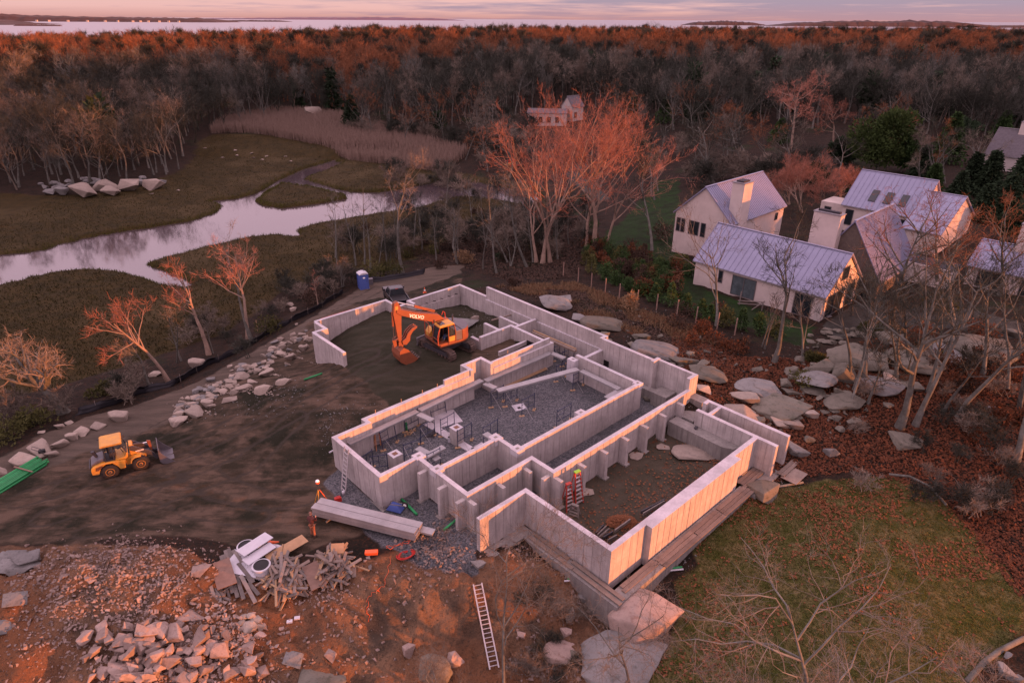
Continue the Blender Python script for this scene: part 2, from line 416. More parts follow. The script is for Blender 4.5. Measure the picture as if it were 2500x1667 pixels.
# the ground sheet: fine where the camera is near, coarse towards the horizon
def spaced(segs):
    r = []
    for a, b, d in segs: r += list(np.arange(a, b, d))
    return r
gx = spaced([(-16, 20, .16)])
l_, d_ = -16.0, .16
while l_ > -900:
    d_ = min(d_ * 1.035, .32) if l_ > -46 else d_ * 1.06
    l_ -= d_; gx.insert(0, l_)
l_, d_ = gx[-1], .16
while l_ < 1000:
    d_ = min(d_ * 1.035, .32) if l_ < 46 else d_ * 1.06
    l_ += d_; gx.append(l_)
gy = spaced([(5, 24, .24), (24, 66, .16)])
l_, d_ = gy[-1], .16
while l_ < 1500:
    d_ = min(d_ * 1.02, .5) if l_ < 130 else d_ * 1.06
    l_ += d_; gy.append(l_)
gx, gy = np.array(gx), np.array(gy)
X, Y = np.meshgrid(gx, gy)
Xf, Yf = X.ravel(), Y.ravel()
Zf = zt(Xf, Yf)
nearm = (Yf < 135) & (np.abs(Xf) < 75)
def mask(poly, soft, where=nearm):
    r = np.zeros(Xf.shape); p = np.array(poly)
    w = where & (Xf > p[:, 0].min() - 3) & (Xf < p[:, 0].max() + 3) & (Yf > p[:, 1].min() - 3) & (Yf < p[:, 1].max() + 3)
    r[w] = sstep(soft, -soft, sdf(Xf[w], Yf[w], poly) + soft * .8 * fbm(Xf[w] / 1.3, Yf[w] / 1.3, 21, 3)); return r
far_m = (Yf < 190) & (Xf > -140) & (Xf < 60)
mk = dict(dirt=mask(DIRT, .5), road=mask(ROAD, .8), grav=np.maximum(mask(GRAV, .1), mask(GRAV2, .4)), marsh=mask(MARSH, 1.5, far_m), lawn=mask(LAWN, .6), garden=mask(GARDEN, 1.0), ledge=mask(LEDGE, .5), patio=mask(PATIO, .4))
mk['room'] = mask([tuple(W(a, b)) for a, b in ROOM], .1)
DRIVE = gpoly([(1380,425),(1400,402),(1440,398),(1425,425),(1450,450),(1490,485),(1470,492),(1430,470),(1400,448)])
mk['x'] = mask(DRIVE, .5, far_m | nearm)
mk['wing'] = mask([tuple(W(a, b)) for a, b in WING], .4)
# relief of each kind of ground
u_, v_ = Xf * math.cos(R(38)) + Yf * math.sin(R(38)), -Xf * math.sin(R(38)) + Yf * math.cos(R(38))
rut = fbm(u_ / 7, v_ / .55, 31, 3) * .07 + fbm(Xf / 1.5, Yf / 1.5, 32, 3) * .05
Zf = Zf + rut * mk['dirt'] * (1 - mk['grav']) * (1 - mk['room']) * (1 - .6 * mk['road'])
Zf = Zf + .22 * fbm(Xf / 1.6, Yf / 1.6, 51, 4) * mk['wing'] * (1 - mk['grav'])
q_ = fbm(Xf / 1.9 + .4 * fbm(Xf, Yf, 61, 2), Yf / 1.1, 62, 5)
crack = np.exp(-(vnoise(u_ / 1.6 + .8 * fbm(Xf / 2, Yf / 2, 65, 2), v_ / 5, 66) - .5) ** 2 / .0012)
rdg = 1 - np.abs(fbm(u_ / 1.3, v_ / 2.6, 64, 4)) * 2.2
Zf = Zf + mk['ledge'] * (.42 * q_ + .30 * rdg - .2 + .20 * np.abs(fbm(Xf / .6, Yf / .6, 63, 3)) - .2 * crack)
rough = (1 - np.clip(sum(mk[k] for k in ('dirt', 'grav', 'marsh', 'lawn', 'room', 'patio')), 0, 1)) * nearm
Zf = Zf + rough * (.16 * fbm(Xf / 1.2, Yf / 1.2, 71, 4)) + mk['lawn'] * .06 * fbm(Xf / 2, Yf / 2, 72, 3)
# wheel and crawler tracks across the fill
TRK = np.zeros(len(Xf))
for line in ([(60,1215),(330,1130),(560,1040),(760,935),(900,860)], [(120,1260),(420,1150),(640,1050),(820,950),(1000,860)], [(420,1100),(520,1180),(640,1220),(740,1210)], [(330,1160),(480,1240),(620,1260)], [(160,1190),(300,1100),(420,1030),(560,955),(720,860),(800,775),(930,700)], [(230,1290),(420,1200),(600,1130),(720,1020)]):
    pl_ = np.array([tuple(G(*q)[:2]) for q in line]); lo = pl_.min(0) - 3; hi = pl_.max(0) + 3
    w = (Xf > lo[0]) & (Xf < hi[0]) & (Yf > lo[1]) & (Yf < hi[1]); d2 = np.full(int(w.sum()), 1e9); sl = np.zeros(int(w.sum())); acc = 0.0
    for p_, q_2 in zip(pl_[:-1], pl_[1:]):
        e = q_2 - p_; L = np.hypot(*e); tt = np.clip(((Xf[w] - p_[0]) * e[0] + (Yf[w] - p_[1]) * e[1]) / L ** 2, 0, 1); dx = Xf[w] - p_[0] - e[0] * tt; dy = Yf[w] - p_[1] - e[1] * tt; dd = np.hypot(dx, dy); k = dd < d2; d2[k] = dd[k]; sl[k] = acc + tt[k] * L; acc += L
    d2 = d2 + .18 * fbm(Xf[w] / 2.5, Yf[w] / 2.5, 99, 2); g = np.exp(-((d2 - .95) / .24) ** 2); rim = np.exp(-((np.abs(d2 - .95) - .46) / .14) ** 2)
    Zf[w] += (-.075 * g + .045 * rim + .022 * g * np.sin(sl * 2 * np.pi / .55)) * mk['dirt'][w]; TRK[w] = np.maximum(TRK[w], g)
mk['y'] = TRK * mk['dirt'] * (1 - mk['grav'])
nx, ny = len(gx), len(gy)
idx = np.arange(nx * ny).reshape(ny, nx)
quads = np.stack([idx[:-1, :-1], idx[:-1, 1:], idx[1:, 1:], idx[1:, :-1]], -1).reshape(-1, 4)
ZG = Zf.reshape(ny, nx)
def zt(x, y):
    """from here on heights are read off the finished sheet itself"""
    x, y = np.asarray(x, float), np.asarray(y, float)
    i = np.clip(np.searchsorted(gx, x) - 1, 0, nx - 2); j = np.clip(np.searchsorted(gy, y) - 1, 0, ny - 2)
    fx = np.clip((x - gx[i]) / (gx[i + 1] - gx[i]), 0, 1); fy = np.clip((y - gy[j]) / (gy[j + 1] - gy[j]), 0, 1)
    return (ZG[j, i] * (1 - fx) + ZG[j, i + 1] * fx) * (1 - fy) + (ZG[j + 1, i] * (1 - fx) + ZG[j + 1, i + 1] * fx) * fy
me = bpy.data.meshes.new('ground')
me.vertices.add(nx * ny); me.vertices.foreach_set('co', np.stack([Xf, Yf, Zf], 1).astype(np.float32).ravel())
me.loops.add(quads.size); me.loops.foreach_set('vertex_index', quads.ravel().astype(np.int32))
me.polygons.add(len(quads)); me.polygons.foreach_set('loop_start', np.arange(0, quads.size, 4, dtype=np.int32))
me.update(calc_edges=True); me.shade_smooth()
def attr(name, ks):
    a = me.attributes.new(name, 'FLOAT_COLOR', 'POINT')
    z = np.zeros(len(Xf)); a.data.foreach_set('color', np.stack([mk.get(k, z) for k in ks], 1).astype(np.float32).ravel())
attr('za', ('dirt', 'road', 'grav', 'marsh')); attr('zb', ('lawn', 'garden', 'ledge', 'patio')); attr('zc', ('room', 'wing', 'x', 'y'))

t = NT('ground_surface')
p1 = t.pos()
big = t.noise(p1, .09, 5, .6); med = t.noise(p1, .55, 6, .65); fine = t.noise(p1, 5.5, 5, .7); grit = t.noise(p1, 28, 2, .7)
def zone(a, i):
    n = t.n('ShaderNodeAttribute', attribute_name=a)
    if i == 3: return n.outputs['Alpha']
    s = t.n('ShaderNodeSeparateColor'); t.l(n.outputs['Color'], s.inputs[0]); return s.outputs[i]
def blend(m, amt=.35):
    return t.rng(t.math('ADD', m, t.math('MULTIPLY', t.math('SUBTRACT', med, .5), amt * 2)), .35, .65)
def two(a, b, f, lo=.38, hi=.62): return t.mix(t.rng(f, lo, hi), a, b)
forest = two((0.0272, 0.0195, 0.0133), (0.0109, 0.0109, 0.0078), med)
forest = two(forest, (0.0714, 0.0312, 0.0187), fine, .5, .72)
forest = two(forest, (0.0190, 0.0296, 0.0109), big, .58, .7)
# dark sandy fill dragged about by machines
mp = t.n('ShaderNodeMapping'); t.l(p1, mp.inputs[0]); mp.inputs['Rotation'].default_value = (0, 0, R(-38)); mp.inputs['Scale'].default_value = (.2, 1.1, .5)
streak = t.noise(mp.outputs[0], 1.0, 7, .72)
dirt = two((0.1097, 0.0779, 0.0543), (0.0324, 0.0267, 0.0164), t.math('ADD', t.math('MULTIPLY', streak, .6), t.math('MULTIPLY', med, .4)), .43, .57)
dirt = two(dirt, (0.0174, 0.0178, 0.0102), t.noise(p1, .16, 5, .65), .50, .60)
dirt = two(dirt, (0.1184, 0.0912, 0.0696), fine, .6, .8)
road = two((0.1186, 0.0938, 0.0718), (0.0723, 0.0599, 0.0459), streak, .4, .62)
wing = two((0.0309, 0.0305, 0.0187), (0.0546, 0.0475, 0.0328), streak, .45, .68)
vor = t.n('ShaderNodeTexVoronoi'); t.l(p1, vor.inputs['Vector']); vor.inputs['Scale'].default_value = 13
vs_ = t.n('ShaderNodeSeparateColor'); t.l(vor.outputs['Color'], vs_.inputs[0])
grav = two((0.0586, 0.0659, 0.0707), (0.1757, 0.1766, 0.1825), vs_.outputs[0], .15, .95)
grav = two(grav, (0.0610, 0.0684, 0.0707), med, .5, .75)
room = two((0.0541, 0.0494, 0.0332), (0.0798, 0.0659, 0.0466), med)
room = two(room, (0.1093, 0.0440, 0.0207), t.noise(p1, 2.1, 5, .75), .60, .66)
marsh = two((0.0496, 0.0344, 0.0104), (0.0288, 0.0224, 0.0072), med)
marsh = two(marsh, (0.0680, 0.0499, 0.0208), big, .50, .66)
marsh = two(marsh, (0.0176, 0.0155, 0.0064), fine, .48, .75)
lawn = two((.055, .062, .012), (.150, .120, .050), t.noise(p1, 1.1, 6, .7), .42, .60)
lawn = two(lawn, (.022, .034, .008), fine, .45, .7)
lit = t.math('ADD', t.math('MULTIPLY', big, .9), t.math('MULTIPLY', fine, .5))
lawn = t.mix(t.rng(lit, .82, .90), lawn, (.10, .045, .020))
garden = two((0.0160, 0.0414, 0.0096), (0.0128, 0.0198, 0.0080), med)
ledge = two((.22, .135, .080), (.085, .064, .045), med, .42, .62)
ledge = two(ledge, (.21, .095, .045), big, .43, .58)
ledge = two(ledge, (.055, .046, .034), fine, .52, .72)
patio = two((0.0600, 0.0612, 0.0527), (0.0400, 0.0408, 0.0357), med)
c = forest
for col, m, am in ((marsh, zone('za', 3), .25), (garden, zone('zb', 1), .3), (lawn, zone('zb', 0), .3), (ledge, zone('zb', 2), .3), (dirt, zone('za', 0), .25), (wing, zone('zc', 1), .2), (road, zone('za', 1), .3), (grav, zone('za', 2), .12), (room, zone('zc', 0), .1), (patio, zone('zb', 3), .2), (patio, zone('zc', 2), .2), ((.050, .042, .032), t.math('MULTIPLY', zone('zc', 3), .62), .3)):
    c = t.mix(blend(m, am), c, col)
c = t.mix(t.rng(grit, .35, .7, 0, .45), c, t.mix(1.0, c, (.45, .45, .45), 'MULTIPLY'))
t.l(c, t.b.inputs['Base Color'])
t.b.inputs['Roughness'].default_value = .95; t.b.inputs['Specular IOR Level'].default_value = .12
h_ = t.math('ADD', t.math('MULTIPLY', fine, .7), t.math('MULTIPLY', grit, .35))
lz_ = zone('zb', 2)
h_ = t.math('ADD', h_, t.math('MULTIPLY', t.math('ADD', t.math('MULTIPLY', t.noise(p1, 1.3, 6, .72), 5.5), t.math('MULTIPLY', fine, 1.6)), lz_))
t.bump(h_, .8, .13)
ground = link('ground', me, t.m); tag(ground, 'brown ground of sandy fill, marsh turf, lawn and leaf litter', kind='structure')

# ---------------------------------------------------------------- creek water, sea, far shores
tw = NT('still_water'); tw.b.inputs['Base Color'].default_value = (.055, .042, .045, 1); tw.b.inputs['Roughness'].default_value = .06
tw.b.inputs['IOR'].default_value = 1.6; tw.b.inputs['Specular IOR Level'].default_value = .8
tw.bump(tw.noise(tw.pos((1, 1, 1)), 1.2, 3), .05, .03)
b = MB(); b.add([(-150, 55, ZW), (62, 55, ZW), (62, 180, ZW), (-150, 180, ZW)], [(0, 1, 2, 3)])
tag(b.build('creek_water', tw.m), 'pale lilac creek winding through the brown marsh', kind='structure')
ts = NT('sea_surface'); ts.b.inputs['Base Color'].default_value = (.10, .085, .10, 1); ts.b.inputs['Roughness'].default_value = .28; ts.b.inputs['IOR'].default_value = 1.5
wv = ts.noise(ts.pos((.004, .03, 1)), 1.0, 5, .7)
ts.bump(wv, .25, 1.0)
b = MB(); b.add([(-60000, 700, ZW - .3), (60000, 700, ZW - .3), (60000, 80000, ZW - .3), (-60000, 80000, ZW - .3)], [(0, 1, 2, 3)])
tag(b.build('sea', ts.m), 'pale grey sea reaching the horizon', kind='structure')
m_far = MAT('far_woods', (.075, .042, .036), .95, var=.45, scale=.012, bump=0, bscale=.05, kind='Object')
m_haze = MAT('hazed_land', (.16, .11, .14), .95, var=.2, scale=.003, bump=0, bscale=.02)  # distance haze painted into the land's colour
def ridge(name, pxa, pxb, base_py, dist, prof, depth, mat, label, seed):
    """a strip of far land: outline of heights along a line, with real depth"""
    n = 90; b = MB(); rr = random.Random(seed); vs = []
    for j, fr in enumerate((0, .12, .5, .88, 1.0)):
        for i in range(n + 1):
            u = i / n; px = pxa + (pxb - pxa) * u
            x = (px - CX) / F * dist * 1.11
            hgt = np.interp(u, [q[0] for q in prof], [q[1] for q in prof])
            k = (0, .75, 1.0, .75, 0)[j]
            z = ZW - 1.2 + (hgt + 4) * k * (1 + .22 * (mnoise.noise((i * .45, j * 1.7, seed)) + .7 * mnoise.noise((i * 1.4, j * 2.1, seed + 9)))) if hgt > 0 else ZW - 1
            vs.append((x, dist + fr * depth, z))
    fs = [(j * (n + 1) + i, j * (n + 1) + i + 1, (j + 1) * (n + 1) + i + 1, (j + 1) * (n + 1) + i) for j in range(4) for i in range(n)]
    b.add(vs, fs); o = b.build(name, mat); tag(o, label, kind='structure'); return o
ridge('headland', -500, 240, 55, 3000, [(0, 20), (.4, 30), (.62, 34), (.72, 34), (.86, 18), (.93, 5), (1, 0)], 420, m_far, 'dark wooded headland with pale houses across the bay', 1)
ridge('far_shore', 120, 660, 46, 5200, [(0, 40), (.15, 42), (.4, 30), (.7, 26), (.9, 24), (.97, 12), (1, 0)], 500, m_far, 'low far shore with houses along the water', 2)
ridge('sand_spit', 630, 800, 47, 6600, [(0, 0), (.1, 6), (.5, 9), (.9, 8), (1, 0)], 200, m_far, 'thin dark spit at the end of the far shore', 3)
ridge('distant_hills', 560, 1150, 43, 15000, [(0, 0), (.15, 15), (.4, 38), (.7, 55), (.9, 40), (1, 0)], 900, m_haze, 'faint hazy lilac hills on the horizon', 4)
ridge('wooded_island', 1595, 1755, 54, 5400, [(0, 0), (.12, 16), (.5, 26), (.85, 18), (1, 0)], 250, m_far, 'small dark island on the horizon', 5)
ridge('island', 1775, 2230, 58, 4900, [(0, 0), (.1, 18), (.3, 34), (.5, 30), (.62, 36), (.8, 30), (.93, 14), (1, 6)], 350, m_far, 'long dark wooded island in the bay', 6)
ridge('far_coast', 2190, 2900, 60, 4600, [(0, 4), (.1, 12), (.2, 9), (.4, 12), (.6, 26), (.8, 20), (1, 14)], 300, m_far, 'low dark coast beyond the forest', 7)
ridge('breakwater', 255, 345, 56, 2750, [(0, 0), (.1, 1.2), (.9, 1.2), (1, 0)], 30, m_far, 'thin breakwater in the bay', 8)
# ---------------------------------------------------------------- the poured concrete foundation
def concrete(name, col=(.45, .415, .395), v=1.0):
    t = NT(name); p = t.pos()
    blot = t.noise(p, .9, 6, .7); st = t.noise(t.pos((5.5, 5.5, .35)), 1.0, 5, .75); gr = t.noise(p, 22, 3, .7)
    c = t.mix(t.rng(blot, .36, .66), col, tuple(x * .72 for x in col)); big = t.noise(p, .35, 5, .7); c = t.mix(t.rng(big, .52, .68, 0, .6), c, (col[0] * .62, col[1] * .64, col[2] * .62))
    c = t.mix(t.rng(st, .46, .72, 0, .8 * v), c, tuple(x * .50 for x in col))
    lay = t.noise(t.pos((.5, .5, 4.0)), 1.0, 3, .6)
    c = t.mix(t.rng(lay, .56, .72, 0, .45 * v), c, tuple(x * .66 for x in col))
    c = t.mix(t.rng(gr, .62, .78, 0, .5), c, tuple(x * .55 for x in col))
    t.l(c, t.b.inputs['Base Color']); t.b.inputs['Roughness'].default_value = .85; t.b.inputs['Specular IOR Level'].default_value = .2
    t.bump(gr, .3, .012); return t.m
m_con = concrete('pale_concrete')
m_cap = concrete('wall_top_concrete', (.52, .50, .52), .6)
m_foot = concrete('footing_concrete', (.26, .245, .225), 1.3)
m_dark = MAT('dark_sheet', (.012, .011, .012), .5, var=.3, bump=.2)
found = thing('concrete_foundation', 'large unfinished grey concrete house foundation with open rooms', 'foundation', (OF[0], OF[1], 0), AN)
# inside the foundation x runs along its long walls and y against its cross walls
prnd = random.Random(3)
def wall(a0, a1, b0, b1, z0, z1, panels=True, mat=None, cap=True, name='wall'):
    """a cast wall of formwork panels with recessed joints; its top has a paler cap"""
    b = MB(); y0, y1 = -b1, -b0
    ins = .018
    if not panels:
        b.bx(a0, a1, y0, y1, z0, z1)
    else:
        b.bx(a0 + ins, a1 - ins, y0 + ins, y1 - ins, z0, z1 - .004)
        alongx = (a1 - a0) > (y1 - y0)
        L = (a1 - a0) if alongx else (y1 - y0)
        n = max(1, round(L / .64)); w = L / n
        for k in range(n):
            j = [prnd.uniform(0, .006) for _ in range(2)]; g = prnd.choice((.010, .016, .026))
            if alongx: b.bx(a0 + k * w + (g if k else 0), a0 + (k + 1) * w - (g if k < n - 1 else 0), y0 - j[0], y1 + j[1], z0, z1 - .002 * prnd.random() - .001)
            else: b.bx(a0 - j[0], a1 + j[1], y0 + k * w + (g if k else 0), y0 + (k + 1) * w - (g if k < n - 1 else 0), z0, z1 - .002 * prnd.random() - .001)
    o = b.build(name, mat or m_con, found)
    if cap:
        c = MB()
        e = .002
        c.bx(a0 - e, a1 + e, y0 - e, y1 + e, z1 - .001, z1 + .014)
        c.build('wall_top', m_cap, o)
    return o
ZT = 2.7
T = [  # a0, a1, b0, b1, z0, z1
 (0, .3, -5.9, .0, -.3, ZT), (.302, 2.848, -.3, 0, -.3, ZT), (2.85, 3.15, -.3, 5.0, -.2, ZT), (3.152, 8.198, 4.7, 5.0, -.2, ZT),
 (8.2, 8.5, 4.7, 6.95, -.2, ZT), (8.502, 23.3, 6.65, 6.95, -.2, ZT),
 (3.152, 8.068, 1.55, 1.85, 0, ZT), (8.07, 8.37, 1.55, 3.77, 0, ZT), (8.372, 21.098, 3.47, 3.77, 0, ZT), (21.1, 21.4, -2.9, 3.77, 0, ZT),
 (21.402, 23.498, -2.25, -1.95, 0, ZT),
 (.302, 2.648, -5.9, -5.6, 0, ZT), (2.65, 2.95, -6.5, -5.6, 0, ZT), (2.952, 9.898, -6.5, -6.15, 0, ZT),
 (9.9, 12.398, -6.5, -6.15, 0, 2.62), (9.9, 12.398, -6.5, -6.3, 2.634, 3.08),
 (12.4, 12.7, -7.5, -6.15, 0, 3.08), (12.702, 14.6, -7.5, -7.2, 0, 3.08), (14.3, 14.6, -7.198, -5.95, 0, 3.08),
 (14.602, 21.6, -6.3, -5.9, 0, 2.62), (14.602, 21.3, -6.3, -6.1, 2.634, 3.08),
 (17.4, 20.998, -11.1, -10.8, .3, ZT), (17.4, 17.7, -12.3, -11.102, .3, 2.25), (21.0, 21.3, -11.1, -6.302, 0, ZT),
 (21.302, 23.848, -10.6, -10.3, .1, ZT), (19.9, 20.2, -13.4, -11.102, .3, ZT - .25),
 # the high back wall with its ledge
 (23.95, 24.25, -22.3, -17.752, -.2, ZT), (23.85, 24.3, -17.75, -2.1, -.2, 2.45), (24.02, 24.3, -17.75, -2.1, 2.464, 3.72),
 (23.5, 23.8, -2.098, 3.0, -.2, 3.70), (23.5, 24.3, -2.4, -2.1, 3.73, 3.74), (23.4, 24.3, 3.002, 3.3, -.2, 3.68), (24.02, 24.3, 3.302, 6.5, .2, 3.62), (23.2, 24.3, 6.502, 6.8, .2, 3.62),
 # the wing round the sandy fill
 (17.4, 23.948, -22.3, -22.0, -1.5, ZT), (17.4, 17.7, -21.998, -21.1, -1, ZT), (15.8, 17.398, -22.6, -22.3, -1.5, 2.3), (15.8, 16.1, -24.0, -22.602, -1.5, ZT), (8.2, 15.798, -24.0, -23.7, -2.5, ZT),
 (8.05, 8.35, -23.698, -21.9, -2.5, ZT), (6.9, 8.35, -21.898, -21.6, -2.5, ZT), (6.85, 7.15, -21.598, -16.35, -2.4, ZT),
 # the front room
 (2.07, 5.648, 6.78, 7.08, -.2, ZT), (5.65, 5.97, 6.78, 13.65, -.2, ZT),
 (5.972, 8.7, 13.3, 13.65, -.2, ZT), (8.702, 18.2, 13.3, 14.05, -.2, ZT), (18.202, 21.1, 13.3, 13.62, -.2, ZT),
 (21.102, 21.42, 8.8, 14.95, -.2, ZT), (22.8, 23.1, 8.55, 14.95, -.2, ZT), (22.4, 22.798, 8.55, 8.85, .6, ZT), (21.422, 22.798, 9.6, 9.85, 0, ZT - .02),
]
for r_ in T: wall(*r_)
# ledge strip along the wing's long wall, and low inner partitions
wall(17.72, 23.9, -21.998, -21.86, -.5, 1.75, cap=False, name='wall_ledge')
wall(17.72, 20.98, -8.9, -8.7, .3, 1.95, panels=False)
wall(22.0, 22.25, -13.6, -10.62, .2, 2.45)
# rough lower blocks inside the back corridor
for a0, a1, b0, b1, z1 in ((22.75, 23.48, -.9, .7, 1.25), (22.65, 23.48, .72, 2.1, 1.05), (22.85, 23.48, 2.12, 3.9, 1.35), (22.6, 23.98, 3.92, 5.3, 1.55), (22.8, 23.98, 5.32, 6.48, 1.2)):
    wall(a0, a1, b0, b1, .2, z1, panels=False, mat=m_foot, name='footing', cap=False)
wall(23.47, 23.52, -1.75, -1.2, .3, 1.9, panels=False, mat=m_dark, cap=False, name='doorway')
# wide bench at the room's far end, its near end cut at a slant
bn = MB(); bn.prism([(20.1, -7.3), (21.1, -7.3), (21.1, -12.6), (20.45, -12.4), (20.1, -11.7)], .1, 1.5, 'z'); bn.build('bench_block', m_foot, found)
wall(21.45, 23.5, 7.0, 8.5, .3, 1.45, panels=False, mat=m_foot, name='bench_block', cap=False)
wall(23.3, 24.2, 6.85, 8.0, .6, 2.05, panels=False, mat=m_foot, name='bench_block', cap=False)
# square pads where beams will land, each with a pocket
def pad(a0, a1, b0, b1, z0=2.3, z1=2.725):
    b = MB(); b.bx(a0, a1, -b1, -b0, z0, z1); o = b.build('beam_pad', m_cap, found)
    am, bm_ = (a0 + a1) / 2, -(b0 + b1) / 2
    MB().bx(am - .12, am + .12, bm_ - .10, bm_ + .10, z1, z1 + .006).build('pocket', m_foot, o)
pad(2.75, 3.45, -.55, .12); pad(2.8, 3.5, 1.35, 2.0); pad(7.8, 8.5, 1.2, 1.95); pad(8.0, 8.7, 3.15, 3.85); pad(14.4, 15.1, 3.05, 3.7); pad(20.9, 21.5, 3.2, 3.82)
pad(20.5, 21.08, -3.3, -2.5, 0.2, 2.45)
# buttresses against the outer faces, each on a footing block
def buttress(a, b, dirn, z1=2.4):
    m = MB()
    if dirn == 'b': m.bx(a - .13, a + .13, -(b + .62), -b - .002, .0, z1)
    else: m.bx(a - .62, a - .002, -(b + .13), -(b - .13), .0, z1)
    o = m.build('buttress', m_con, found)
    f = MB()
    if dirn == 'b': f.bx(a - .22, a + .22, -(b + .78), -b - .003, -.4, .42)
    else: f.bx(a - .78, a - .003, -(b + .22), -(b - .22), -.4, .28)
    f.build('footing', m_foot, o)
cD = lambda x, y: (1100 + x / 3.358, 1000 + y / 3.358)
for q in ((1065, 445), (1250, 335), (1420, 228), (1580, 128), (1730, 38), (870, 560)): buttress(ab(*cD(*q), 2.4)[0], 6.96, 'b')
buttress(ab(780 + 1960 / 4.2727 * 0 + 420 * 0 + 1200 - 780 + 1960 / 4.2727, 700 + 1215 / 4.2727, 2.4)[0], 6.96, 'b')
for q in ((180, 760), (410, 618), (630, 492)): buttress(ab(*cD(*q), 2.4)[0], 5.01, 'b')
buttress(8.19, 6.6, 'a')
for b_ in (.95, 3.0, 4.75): buttress(2.84, b_, 'a')
# outer footings of the front room
wall(1.2, 5.5, 6.5, 7.9, -.45, .33, panels=False, mat=m_foot, cap=False, name='footing')
wall(4.75, 5.5, 7.902, 14.95, -1.9, .33, panels=False, mat=m_foot, cap=False, name='footing')
wall(5.502, 18.6, 14.12, 14.95, -1.9, .35, panels=False, mat=m_foot, cap=False, name='footing')
wall(18.602, 23.6, 14.12, 15.3, -1.2, .30, panels=False, mat=m_foot, cap=False, name='footing')
wall(-.12, -.002, -6.0, .2, -.5, .22, panels=False, mat=m_foot, cap=False, name='footing')
wall(0, 2.9, .002, .14, -.5, .2, panels=False, mat=m_foot, cap=False, name='footing')
# weathered boards left along the front, two or three abreast, laid end to end
m_plank = MAT('weathered_plank', (.235, .185, .15), .85, var=.35, scale=1.6, bscale=30, rand=.2)
m_newwood = MAT('fresh_lumber', (.40, .265, .15), .8, var=.3, scale=1.4, bscale=30, rand=.15)
m_oldwood = MAT('grey_lumber', (.20, .175, .155), .85, var=.4, scale=1.6, bscale=30, rand=.3)
def board(a0, a1, b0, b1, z, h=.05, label='', group=None, mat=None, cat='board'):
    p = W((a0 + a1) / 2, (b0 + b1) / 2)
    b = MB(); b.bx(-(a1 - a0) / 2, (a1 - a0) / 2, -(b1 - b0) / 2, (b1 - b0) / 2, 0, h)
    o = b.build('plank', mat or m_plank, None, loc=(p[0], p[1], z), rz=AN + prnd.uniform(-.006, .006)); return tag(o, label, cat, group)
gr_f = 'weathered planks along the front footing'
for i, (a0, a1, b0, n, z) in enumerate(((5.9, 8.9, 14.15, 2, .37), (9.0, 12.4, 14.32, 3, .38), (12.45, 15.3, 14.32, 3, .36), (15.35, 18.7, 14.32, 3, .39), (18.75, 21.3, 13.75, 3, .40), (21.6, 25.0, 15.15, 2, .42))):
    for k in range(n):
        board(a0 + prnd.uniform(-.1, .1), a1 + prnd.uniform(-.08, .08), b0 + k * .27, b0 + k * .27 + .25, z, .05, 'plank below the sunlit wall, %s, %s' % (('innermost', 'middle' if n == 3 else 'outermost', 'outermost')[k], ('by the near corner', 'before the thick stretch', 'along the near thick stretch', 'along the far thick stretch', 'past the thick stretch', 'under the two end walls')[i]), gr_f)
for i, (b0, b1, a0) in enumerate(((8.2, 10.9, 5.28), (8.0, 11.6, 4.9), (11.2, 14.9, 5.28), (11.65, 15.0, 4.9))):
    board(a0, a0 + .24, b0, b1, .36 + .01 * i, .05, 'weathered plank at the foot of the shaded left wall, ' + ('upper inner one', 'upper outer one', 'lower inner one', 'lower outer one')[i], 'planks along the shaded footing')
board(23.5, 25.4, 14.1, 14.35, .75, .06, 'plank jutting out from the two parallel end walls', None); board(21.5, 23.2, 15.5, 16.6, .33, .04, 'wide board beside the boulder at the end of the front wall')
# small upright stakes on the left wall
m_steel = MAT('galvanised', (.45, .43, .43), .45, .6, var=.2)
for i, a_ in enumerate((3.8, 6.0, 7.9, 9.3, 16.6)):
    MB().tube([(a_, 6.45, ZT + (.38 if a_ > 9.9 else 0)), (a_ + .02, 6.45, ZT + .3 + (.38 if a_ > 9.9 else 0))], .025, 5).build('anchor_rod', m_newwood, found)
# brackets below the ledge
for k in range(6):
    MB().box((18.6 + k * .95, 21.83, 1.95), (.05, .3, .06), .4).build('bracket', m_dark, found)
MB().bx(17.75, 20.95, 6.42, 6.75, 1.3, 1.35).bx(20.92, 20.985, 6.42, 8.6, .6, 2.1).build('membrane', m_dark, found)
# free standing piers
def pier(px, py, label):
    a, b = ab(px, py, 1.75); p = W(a, b)
    o = MB().bx(-.36, .36, -.36, .36, 0, 1.3).build('concrete_pier', m_con, None, loc=(p[0], p[1], .4), rz=AN); tag(o, label, 'pier')
    MB().bx(-.37, .37, -.37, .37, 1.3, 1.33).build('cap', m_cap, o)
    MB().bx(-.17, .17, -.17, .17, 1.33, 1.345).build('pocket', MAT('rust_pocket', (.22, .12, .08), .9), o)
cP = lambda x, y: (880 + x / 6.533, 1000 + y / 6.533)
pier(*cP(550, 695), 'square concrete pier near the low left corner of the gravel room')
pier(*cP(1530, 275), 'square concrete pier amid the scaffolding in the middle of the gravel room')
